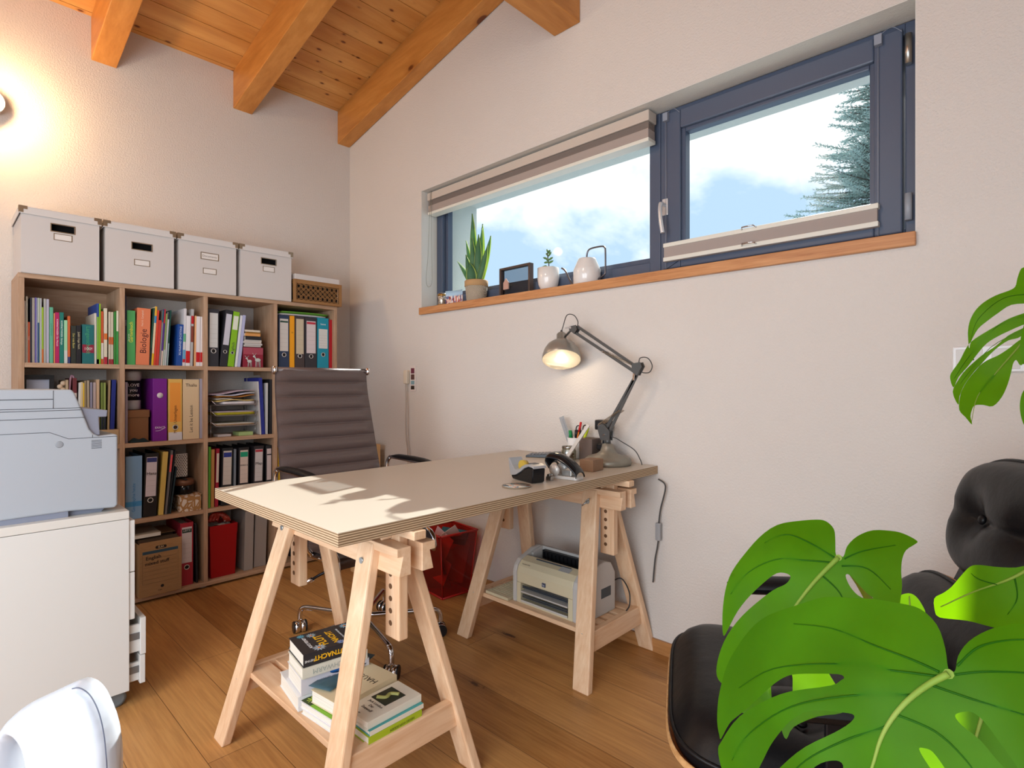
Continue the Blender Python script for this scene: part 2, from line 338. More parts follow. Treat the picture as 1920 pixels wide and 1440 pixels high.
# ------------------------------------------------------------------ window: fixed left light, tilt-and-turn right sash
wn = D.objects.new('window_1', None); COL.objects.link(wn); wn['kind'] = 'structure'
def rectframe(m, xa, xb, za, zb, w, y0, y1, wbm=None, wtp=None):
    wbm = wbm or w; wtp = wtp or w
    m.box(xa, xa+w, y0, y1, za, zb); m.box(xb-w, xb, y0, y1, za, zb); m.box(xa+w, xb-w, y0, y1, za, za+wbm); m.box(xa+w, xb-w, y0, y1, zb-wtp, zb)
zb_, zt2 = 1.632, wt_-.003
m = MB(); rectframe(m, w0+.003, 2.478, zb_, zt2, .055, .125, .2, .075, .06); m.build('window_frame', FRAME, wn, bevel=.003)
m = MB(); rectframe(m, w0+.062, 2.440, zb_+.08, zt2-.062, .022, .15, .19); m.build('glazing_bead', mat('bead_blue_grey', '4a5468', .35), wn, bevel=.002)
m = MB(); rectframe(m, 2.478, w1-.003, zb_, zt2, .045, .128, .2, .045, .04); m.build('window_frame', FRAME, wn, bevel=.003)
m = MB(); rectframe(m, 2.500, 3.386, zb_+.03, zt2-.022, .082, .108, .18, .085, .082); m.build('sash', FRAME, wn, bevel=.005)
m = MB(); rectframe(m, 2.578, 3.308, zb_+.11, zt2-.1, .02, .125, .17); m.build('glazing_bead', MC['bead_blue_grey'], wn, bevel=.004)
m = MB(); m.box(w0+.07, 2.43, .165, .169, zb_+.09, zt2-.07); m.box(2.59, 3.30, .150, .154, zb_+.12, zt2-.11); m.build('window_pane', GLASS, wn)
m = MB(); m.box(2.499, 2.527, .100, .109, 1.90, 1.975); hp = m.build('handle_plate', mat('satin_white_metal', 'd4d4d6', .3, .4), wn, bevel=.004)
m = MB(); m.tube(spline([(2.513, .108, 1.945), (2.513, .07, 1.945), (2.512, .062, 1.938), (2.514, .055, 1.91), (2.52, .052, 1.86), (2.527, .055, 1.81)], 5), [.0085]*20+[.009]*6, 12); m.build('handle_lever', MC['satin_white_metal'], wn)
for za, zb in ((2.225, 2.325), (1.70, 1.79)):
    m = MB(); m.cyl((3.402, .112, za), (3.402, .112, zb), .011); m.build('hinge', ALU if za > 2 else mat('hinge_grey', '9aa0aa', .4), wn)
m = MB(); m.tube([(2.58, .106, zb_+.06), (2.50, .106, zb_+.02)], .001, 4); m.build('sash_seam', BLACKP, wn)
# blinds
PLEAT = mat('taupe_pleated_fabric', 'a3968f', .75); RAIL = mat('cream_rail', 'dfddd2', .4)
t_ = thing('pleated_blind', 'taupe blind gathered at the top of the left window pane', 'blind', (1.65, .06, 2.25))
m = MB(); m.box(.885, 2.470, .035, .105, 2.318, 2.366); m.build('head_rail', mat('taupe_rail', 'c3b7ac', .5), t_, bevel=.004, org=t_.location)
m = MB()
for k in range(5):
    z = 2.314-k*.006; m.hexa([(.89, .045, z-.003), (2.465, .045, z-.003), (2.465, .095, z-.003), (.89, .095, z-.003), (.89, .04, z), (2.465, .04, z), (2.465, .1, z), (.89, .1, z)])
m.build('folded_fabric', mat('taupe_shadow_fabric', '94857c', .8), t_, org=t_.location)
m = MB(); m.box(.89, 2.465, .04, .1, 2.245, 2.286); m.build('bottom_fabric', PLEAT, t_, bevel=.003, org=t_.location)
m = MB(); m.box(.888, 2.467, .038, .102, 2.228, 2.245); m.build('bottom_rail', RAIL, t_, bevel=.003, org=t_.location)
m = MB(); m.tube(spline([(.925, .03, 2.37), (.918, .028, 2.2), (.905, .025, 1.95), (.893, .022, 1.83), (.905, .02, 1.775), (.935, .02, 1.765), (.952, .022, 1.80), (.948, .025, 1.88), (.938, .028, 2.1), (.934, .03, 2.37)], 6), .0013, 5); m.build('pull_cord', mat('cord_grey', '8f8c80', .6), t_, org=t_.location)
t_ = thing('pleated_blind', 'taupe pleated blind folded at the bottom of the right sash', 'blind', (2.93, .09, 1.72))
m = MB()
for k in range(60):
    xa = 2.518+k*.8/60; m.hexa([(xa, .083, 1.708), (xa+.0133, .085, 1.708), (xa+.0133, .107, 1.708), (xa, .107, 1.708), (xa, .083, 1.752), (xa+.0133, .085, 1.752), (xa+.0133, .107, 1.752), (xa, .107, 1.752)])
m.build('folded_fabric', PLEAT, t_, org=t_.location)
for za in (1.690, 1.752):
    m = MB(); m.box(2.515, 3.322, .08, .107, za, za+.018); m.build('blind_rail', RAIL, t_, bevel=.002, org=t_.location)
for za in (1.765, 1.700):
    m = MB(); m.tube([(2.86, .08, za), (2.866, .065, za+.006), (2.91, .065, za+.006), (2.916, .08, za)], .003, 6); m.build('grip', CHROME, t_, org=t_.location)
for xx in (2.519, 3.318):
    m = MB(); m.cyl((xx, .1, 1.66), (xx, .1, 2.315), .0012, n=6); m.box(xx-.01, xx+.012, .088, .107, 2.315, 2.35); m.tube(spline([(xx, .098, 2.345), (xx+.04, .085, 2.355), (xx+.07, .09, 2.33)], 5), .001, 5)
    m.build('guide_cord', mat('guide_grey', '8a8f9c', .5), t_, org=t_.location)
# wall outlet behind monstera, switch with card
t_ = thing('wall_socket', 'white double wall socket behind the drooping leaf at right', 'socket', (3.62, 0, 1.23))
m = MB(); m.box(3.53, 3.705, -.01, 0, 1.185, 1.262); m.build('cover_plate', WHITEP, t_, bevel=.003, org=t_.location)
m = MB(); [m.box(a, a+.062, -.012, -.01, 1.193, 1.254) for a in (3.538, 3.62)]; m.build('socket_insert', mat('socket_grey_white', 'cfccc8', .4), t_, bevel=.002, org=t_.location)
m = MB(); [m.cyl((a, -.0125, 1.223), (a, -.0115, 1.223), .003, n=8) for a in (3.56, 3.578, 3.642, 3.66)]; m.build('socket_hole', BLACKP, t_, org=t_.location)
t_ = thing('wall_charger', 'small white wall charger with two hanging cables, left wall patch', 'charger', (.735, 0, 1.2))
m = MB(); m.box(.712, .752, -.028, 0, 1.15, 1.24); m.build('plug_body', mat('ivory_plastic', 'd8cbb8', .5), t_, bevel=.006, org=t_.location)
for pts in ([(.727, -.02, 1.15), (.722, -.012, 1.05), (.715, -.01, .92), (.72, -.01, .8), (.74, -.012, .7), (.76, -.02, .5)], [(.742, -.02, 1.15), (.744, -.012, 1.0), (.742, -.01, .88), (.746, -.01, .78), (.765, -.012, .69), (.80, -.02, .5)]):
    m = MB(); m.tube(spline(pts), .0022, 6); m.build('cable', mat('cable_beige', 'b8a898', .6), t_, org=t_.location)
t_ = thing('photo_strip', 'narrow card with small pictures hanging beside the wall charger', 'card', (.79, 0, 1.185))
m = MB(); m.box(.762, .818, -.006, -.001, 1.102, 1.268); m.build('card', mat('card_white', 'ddd2cc', .6), t_, bevel=.001, org=t_.location)
for k, (c, za) in enumerate((('6a2c40', 1.218), ('5a3a34', 1.178), ('7fa0aa', 1.147), ('33261e', 1.115))):
    m = MB(); m.box(.77, .806, -.0072, -.006, za, za+(.034, .034, .024, .024)[k]); m.build('picture', cm(c), t_, org=t_.location)
# round wall lamp at left border
t_ = thing('wall_lamp', 'lit round wall lamp cut by the left border', 'lamp', (0, -1.93, 2.51))
m = MB(); Mx = Matrix.Translation((0, -1.962, 2.51)) @ Matrix.Rotation(R(90), 4, 'Y')
m.lathe([(.05, .0), (.052, .03), (.05, .035)], 24, M=Mx); m.build('mount', WHITEP, t_, org=t_.location)
m = MB(); m.lathe([(.001, .03), (.03, .032), (.05, .05), (.058, .08), (.055, .082), (.046, .055), (.001, .045)], 28, M=Mx); m.build('lamp_shade', WHITEP, t_, org=t_.location)
m = MB(); m.sphere((.075, -1.962, 2.51), .024, 10); m.build('bulb', mat('warm_bulb', 'ffffff', .5, emit=(1, .74, .42), es=14), t_, org=t_.location)
pl = D.lights.new('wall_lamp_light', 'POINT'); pl.energy = 13; pl.color = (1, .66, .34); pl.shadow_soft_size = .04
po = D.objects.new('wall_lamp_light', pl); COL.objects.link(po); po.location = (.13, -1.962, 2.51)
# ================================================================== BOOKSHELF
sh = thing('bookshelf', 'tall oak-coloured cube bookshelf of sixteen cells along the left wall', 'bookshelf', (.165, -1.08, 0)); so_ = sh.location
PX = .3257; pt = .022
ys = [-1.878, -1.478, -1.0862, -.6927, -.283]; zs = [.0354, .4446, .8434, 1.2497, 1.6639]
m = MB(); m.box(.012, PX, ys[0], ys[4], zs[4]-pt, zs[4]); m.build('top_panel', SHELF_Y, sh, bevel=.0012, org=so_)
m = MB(); m.box(.012, PX, ys[0], ys[4], .0135, zs[0]); m.build('bottom_panel', SHELF_Y, sh, bevel=.0012, org=so_)
for ya in (ys[0], ys[4]-pt): m = MB(); m.box(.012, PX, ya, ya+pt, zs[0], zs[4]-pt); m.build('side_panel', SHELF_Z, sh, bevel=.0012, org=so_)
for yc in ys[1:4]: m = MB(); m.box(.012, PX-.001, yc-pt/2, yc+pt/2, zs[0], zs[4]-pt); m.build('divider', SHELF_Z, sh, bevel=.0012, org=so_)
ed = [ys[0]+pt]+[y for c in ys[1:4] for y in (c-pt/2, c+pt/2)]+[ys[4]-pt]
for z in zs[1:4]:
    for k in range(4): m = MB(); m.box(.012, PX-.002, ed[2*k], ed[2*k+1], z-pt, z); m.build('shelf_board', SHELF_Y, sh, bevel=.0012, org=so_)
m = MB(); m.box(.014, .018, ed[0], ed[1], zs[3], zs[4]-pt); m.build('back_panel', SHELF_Y, sh, org=so_)
for ya in (-1.80, -1.09, -.4):
    for xa in (.06, .28): m = MB(); m.cyl((xa, ya, 0), (xa, ya, .0135), .022); m.build('foot', mat('felt_grey', 'b0a498', .8), sh, org=so_)
# ------------------------------------------------------------------ storage boxes on top
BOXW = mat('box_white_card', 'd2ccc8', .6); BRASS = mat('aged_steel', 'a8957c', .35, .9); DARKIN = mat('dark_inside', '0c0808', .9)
def storage_box(y0, y1, x0, x1, label, hole=True, hz=.236, lz=.17, tx=None, yoff=0):
    t = thing('storage_box', label, 'box', ((x0+x1)/2, (y0+y1)/2, 1.664), 0, 'white lidded boxes on the bookshelf'); w = y1-y0; d = x1-x0; h = .305
    a = .0025
    m = MB(); m.box(-d/2+.008, d/2-.008, -w/2+.008, -w/2+.011, 0, h-.02); m.box(-d/2+.008, d/2-.008, w/2-.011, w/2-.008, 0, h-.02); m.box(-d/2+.008, -d/2+.011, -w/2+.011, w/2-.011, 0, h-.02); m.box(-d/2+.011, d/2-.011, -w/2+.011, w/2-.011, 0, .003)
    fx0, fx1 = d/2-.011, d/2-.008; hy0, hy1 = -.043+yoff, .043+yoff; ha, hb = hz-.016, hz+.016
    if hole:
        m.box(fx0, fx1, -w/2+.011, hy0, .003, h-.02); m.box(fx0, fx1, hy1, w/2-.011, .003, h-.02); m.box(fx0, fx1, hy0, hy1, .003, ha); m.box(fx0, fx1, hy0, hy1, hb, h-.02)
    else: m.box(fx0, fx1, -w/2+.011, w/2-.011, .003, h-.02)
    m.build('box_body', BOXW, t)
    if hole: m = MB(); m.box(fx0-.05, fx0-.045, -w/2+.02, w/2-.02, .05, h-.03); m.build('inner_shade', DARKIN, t)  # near-black sheet stands in for the shade behind the handle hole
    m = MB(); m.box(-d/2, d/2, -w/2, w/2, h-.003, h); m.box(-d/2, -d/2+.003, -w/2, w/2, h-.034, h-.003); m.box(d/2-.003, d/2, -w/2, w/2, h-.034, h-.003); m.box(-d/2+.003, d/2-.003, -w/2, -w/2+.003, h-.034, h-.003); m.box(-d/2+.003, d/2-.003, w/2-.003, w/2, h-.034, h-.003)
    m.build('lid', mat('box_lid_card', 'd8d3cf', .6), t, bevel=.001)
    for s in (-1, 1):
        m = MB(); X = d/2; y = s*w/2
        m.box(X, X+.001, min(y, y-s*.03), max(y, y-s*.03), h-.014, h+.001); m.box(X, X+.001, min(y, y-s*.016), max(y, y-s*.016), h-.03, h-.014); m.box(X-.03, X, min(y, y+s*.001), max(y, y+s*.001), h-.014, h+.001); m.box(X-.016, X, min(y, y+s*.001), max(y, y+s*.001), h-.03, h-.014); m.box(X-.02, X+.001, min(y, y-s*.02), max(y, y-s*.02), h, h+.001)
        m.build('metal_corner', BRASS, t)
    X = d/2-.008
    m = MB(); f = .004
    for (a0, a1, b0, b1) in ((hy0-f, hy1+f, ha-f, ha), (hy0-f, hy1+f, hb, hb+f), (hy0-f, hy0, ha, hb), (hy1, hy1+f, ha, hb)): m.box(X, X+.002, a0, a1, b0, b1)
    m.build('handle_frame', BRASS, t)
    m = MB(); l0, l1, la, lb = -.032+yoff, .032+yoff, lz-.013, lz+.013; f = .003
    for (a0, a1, b0, b1) in ((l0-f, l1+f, la-f, la), (l0-f, l1+f, lb, lb+f), (l0-f, l0, la, lb), (l1, l1+f, la, lb)): m.box(X, X+.002, a0, a1, b0, b1)
    m.build('label_holder', BRASS, t)
    m = MB(); m.box(X, X+.0008, l0, l1, la, lb); m.build('paper_label', mat('label_paper', 'e6e0da', .7), t)
    if not hole: m = MB(); m.box(X, X+.0008, hy0, hy1, ha, hb); m.build('paper_label', MC['label_paper'], t); text('Documents', .018, cm('8c8078'), t, frame((X+.001, yoff, hz), (0, 1, 0), (0, 0, 1)), w=.075)
    return t
storage_box(-1.877, -1.568, -.0+.005, .345, 'white lidded box at the far left of the bookshelf top', hz=.228, lz=.186, yoff=.005)
storage_box(-1.560, -1.240, .005, .345, 'white lidded box, second from left, paper visible in its handle', hz=.200, lz=.116, yoff=.005)
storage_box(-1.232, -.920, .005, .345, 'white lidded box with a paper card in the handle frame', hole=False, hz=.203, lz=.12, yoff=.006)
storage_box(-.912, -.592, .005, .345, 'white lidded box next to the woven basket', hz=.227, lz=.181, yoff=.012)
# woven basket with white lid
t_ = thing('woven_basket', 'small brown woven openwork basket with white lid beside the boxes', 'basket', (.19, -.425, 1.664))
CANE = mat('brown_cane', '9a6f42', .65); w2 = .155; d2 = .15; h = .145
m = MB()
for (a, b2) in (((d2, -w2), (d2, w2)), ((-d2, -w2), (-d2, w2)), ((d2, -w2), (-d2, -w2)), ((d2, w2), (-d2, w2))):
    m.beam((a[0], a[1], .009), (b2[0], b2[1], .009), .012, .018); m.beam((a[0], a[1], h-.012), (b2[0], b2[1], h-.012), .012, .026)
for a in (-d2, d2):
    for b2 in (-w2, w2): m.box(a-.009, a+.009, b2-.009, b2+.009, 0, h)
m.box(-d2, d2, -w2, w2, 0, .006)
m.build('basket_frame', CANE, t_, bevel=.002)
m = MB(); n = 9
for X in (d2,):
    for k in range(n):
        for s in (-1, 1):
            for off in (-.005, .005):
                ya = -w2+.01+(2*w2-.02)*k/n; yb = ya+(2*w2-.02)/n*1.0; st = (2*w2-.02)/n
                pts = []
                for q in range(9):
                    f = q/8; pts.append((X+s*.002, ya+st/2+off+s*st*.5*math.sin(f*math.pi*3), .018+f*(h-.042)))
                m.tube(pts, .0021, 5)
for s2 in (-1, 1):
    for k in range(10): m.tube([(-d2+.01+k*.03, s2*w2, .018), (-d2+.02+k*.03 if k < 9 else d2-.01, s2*w2, h-.02)], .003, 5)
m.build('woven_side', CANE, t_)
m = MB(); m.box(-d2+.02, d2-.012, -w2+.014, w2-.014, .008, h-.03); m.build('inner_shade', mat('basket_inside', '1d1713', .9), t_)  # dark block stands in for the shade inside the basket
m = MB(); m.box(-d2-.004, d2+.004, -w2-.0, w2-.006, h, h+.035); m.build('lid', BOXW, t_, bevel=.003)
# ------------------------------------------------------------------ books and binders
def book(y, w, h, tilt, X, z, col, label, e):
    k = e.get('k', 'book'); dep = e.get('w', .23 if k == 'book' else .27); dep = min(dep, X-.03); c = cm(col, .5)
    sh_ = h if not tilt else h/math.cos(R(tilt))-w*abs(math.sin(R(tilt)))*.5
    m = MB(); cv = .0016 if k == 'book' else .0025; cv = min(cv, w*.3)
    m.box(-cv, 0, -w/2, w/2, 0, sh_); m.box(-dep, -cv, -w/2, -w/2+cv, 0, sh_); m.box(-dep, -cv, w/2-cv, w/2, 0, sh_)
    o = m.build('binder' if k == 'binder' else ('folder' if 'folder' in label or 'file' in label or 'sleeve' in label or 'bag' in label else 'book'), c, None, bevel=min(.0015, w*.12))
    lift = w/2*abs(math.sin(R(tilt)))
    o.location = (X, y, z+lift+.0002); o.rotation_euler = (-R(tilt), 0, 0)
    tag(o, label, 'binder' if k == 'binder' else ('folder' if o.name.startswith('folder') else 'book'))
    if w > .006: m = MB(); m.box(-dep+.006, -cv, -w/2+cv, w/2-cv, .004, sh_-(.004 if k == 'book' else .02)); m.build('pages', PAGES, o)
    for (a, b2, bc) in e.get('b', ()): m = MB(); m.box(0, .0005, -w/2+.0002, w/2-.0002, sh_*a, sh_*b2); m.build('colour_band', cm(bc), o)
    xo = .0004
    if 'lab' in e:
        a, b2, lc = e['lab']; lw = w*.39; m = MB(); m.box(0, .0006, -lw, lw, sh_*a, sh_*b2); m.build('spine_label', cm(lc, .6), o); xo = .001
        if w > .045 and 'b' not in e:
            m = MB(); n = 6
            for q in range(1, n): zz = sh_*(a+(b2-a)*q/n*.8); m.box(.0006, .0008, -lw*.85, lw*.85, zz, zz+.0006)
            m.build('ruled_lines', cm('9a948e'), o)
    if 'band' in e: a, b2, lc = e['band']; lw = w*.37; m = MB(); m.box(.0006, .0012, -lw, lw, sh_*a, sh_*b2); m.build('label_head', cm(lc), o); xo = .0014
    if 'ring' in e:
        m = MB(); rr = min(.014, w*.26); Mx = Matrix.Translation((.0005, 0, sh_*e['ring'])) @ Matrix.Rotation(R(90), 4, 'Y')
        m.lathe([(rr*.72, 0), (rr, 0), (rr, .0016), (rr*.72, .0016), (rr*.72, 0)], 20, M=Mx); m.build('finger_ring', mat('ring_steel', 'd8d6d4', .3, .6), o)
        m = MB(); m.lathe([(rr*.72, 0), (rr*.72, .0006), (.0001, .0006)], 16, M=Mx); m.build('finger_hole', mat('hole_black', '08080a', .6), o)
    if 'stick' in e:
        m = MB(); Mx = Matrix.Translation((.0004, 0, sh_*e['stick'])) @ Matrix.Rotation(R(90), 4, 'Y'); m.lathe([(.0145, 0), (.0145, .0008), (.0001, .0008)], 24, M=Mx); m.build('round_sticker', cm('d4ccd0'), o)
    tc = cm(e.get('tc', 'e0e0e0'))
    if 't' in e:
        if e.get('big'): text(e['t'], w*.95, tc, o, frame((.0006, .002, sh_*.42), (0, 0, 1), (0, -1, 0)), 'title_text', w=sh_*.42); text('Neil A. Campbell', w*.2, cm('f0d0b8'), o, frame((.0006, -w*.1, sh_*.82), (0, 0, 1), (0, -1, 0)), 'title_text')
        elif e.get('hor'): text(e['t'], .018, tc, o, frame((.0008, 0, sh_*.215), (0, 1, 0), (0, 0, 1)), 'title_text', w=w*.7); m = MB(); m.tube(spline([(.0006, -w*.32, sh_*.165), (.0006, 0, sh_*.17), (.0006, w*.4, sh_*.215)]), .001, 4); m.build('logo_swoosh', tc, o)
        elif k == 'binder' and w > .04 and 'b' not in e and 'wide beige' not in label: text(e['t'], w*.24, tc, o, frame((xo+.0003, 0, sh_*.875), (0, 1, 0), (0, 0, 1)), 'title_text', w=w*.55)
        else: text(e['t'], min(w*.62, .026), tc, o, frame((xo+.0002, 0, sh_*(.34 if k == 'binder' else .6)), (0, 0, 1) if (k == 'binder' or 'Garten' in e['t']) else (0, 0, -1), (0, -1, 0) if (k == 'binder' or 'Garten' in e['t']) else (0, 1, 0)), 'title_text', w=sh_*(.45 if k == 'binder' else .7))
    if 't2' in e:
        zz = {'100!': .38, 'Das große': .5, 'Thalia': .9}.get(e['t2'], .68)
        if e['t2'] == 'Das große': text(e['t2'], w*.25, cm('e8f0e0'), o, frame((.0006, -w*.3, sh_*zz), (0, 0, 1), (0, -1, 0)), 'title_text')
        else: text(e['t2'], min(.026, w*.42), tc if e['t2'] != '100!' else cm('e8d8d8'), o, frame((xo+.0006, 0, sh_*zz), (0, 1, 0), (0, 0, 1)) if w > .03 or 1 else None, 'title_text', w=w*.7)
    return o
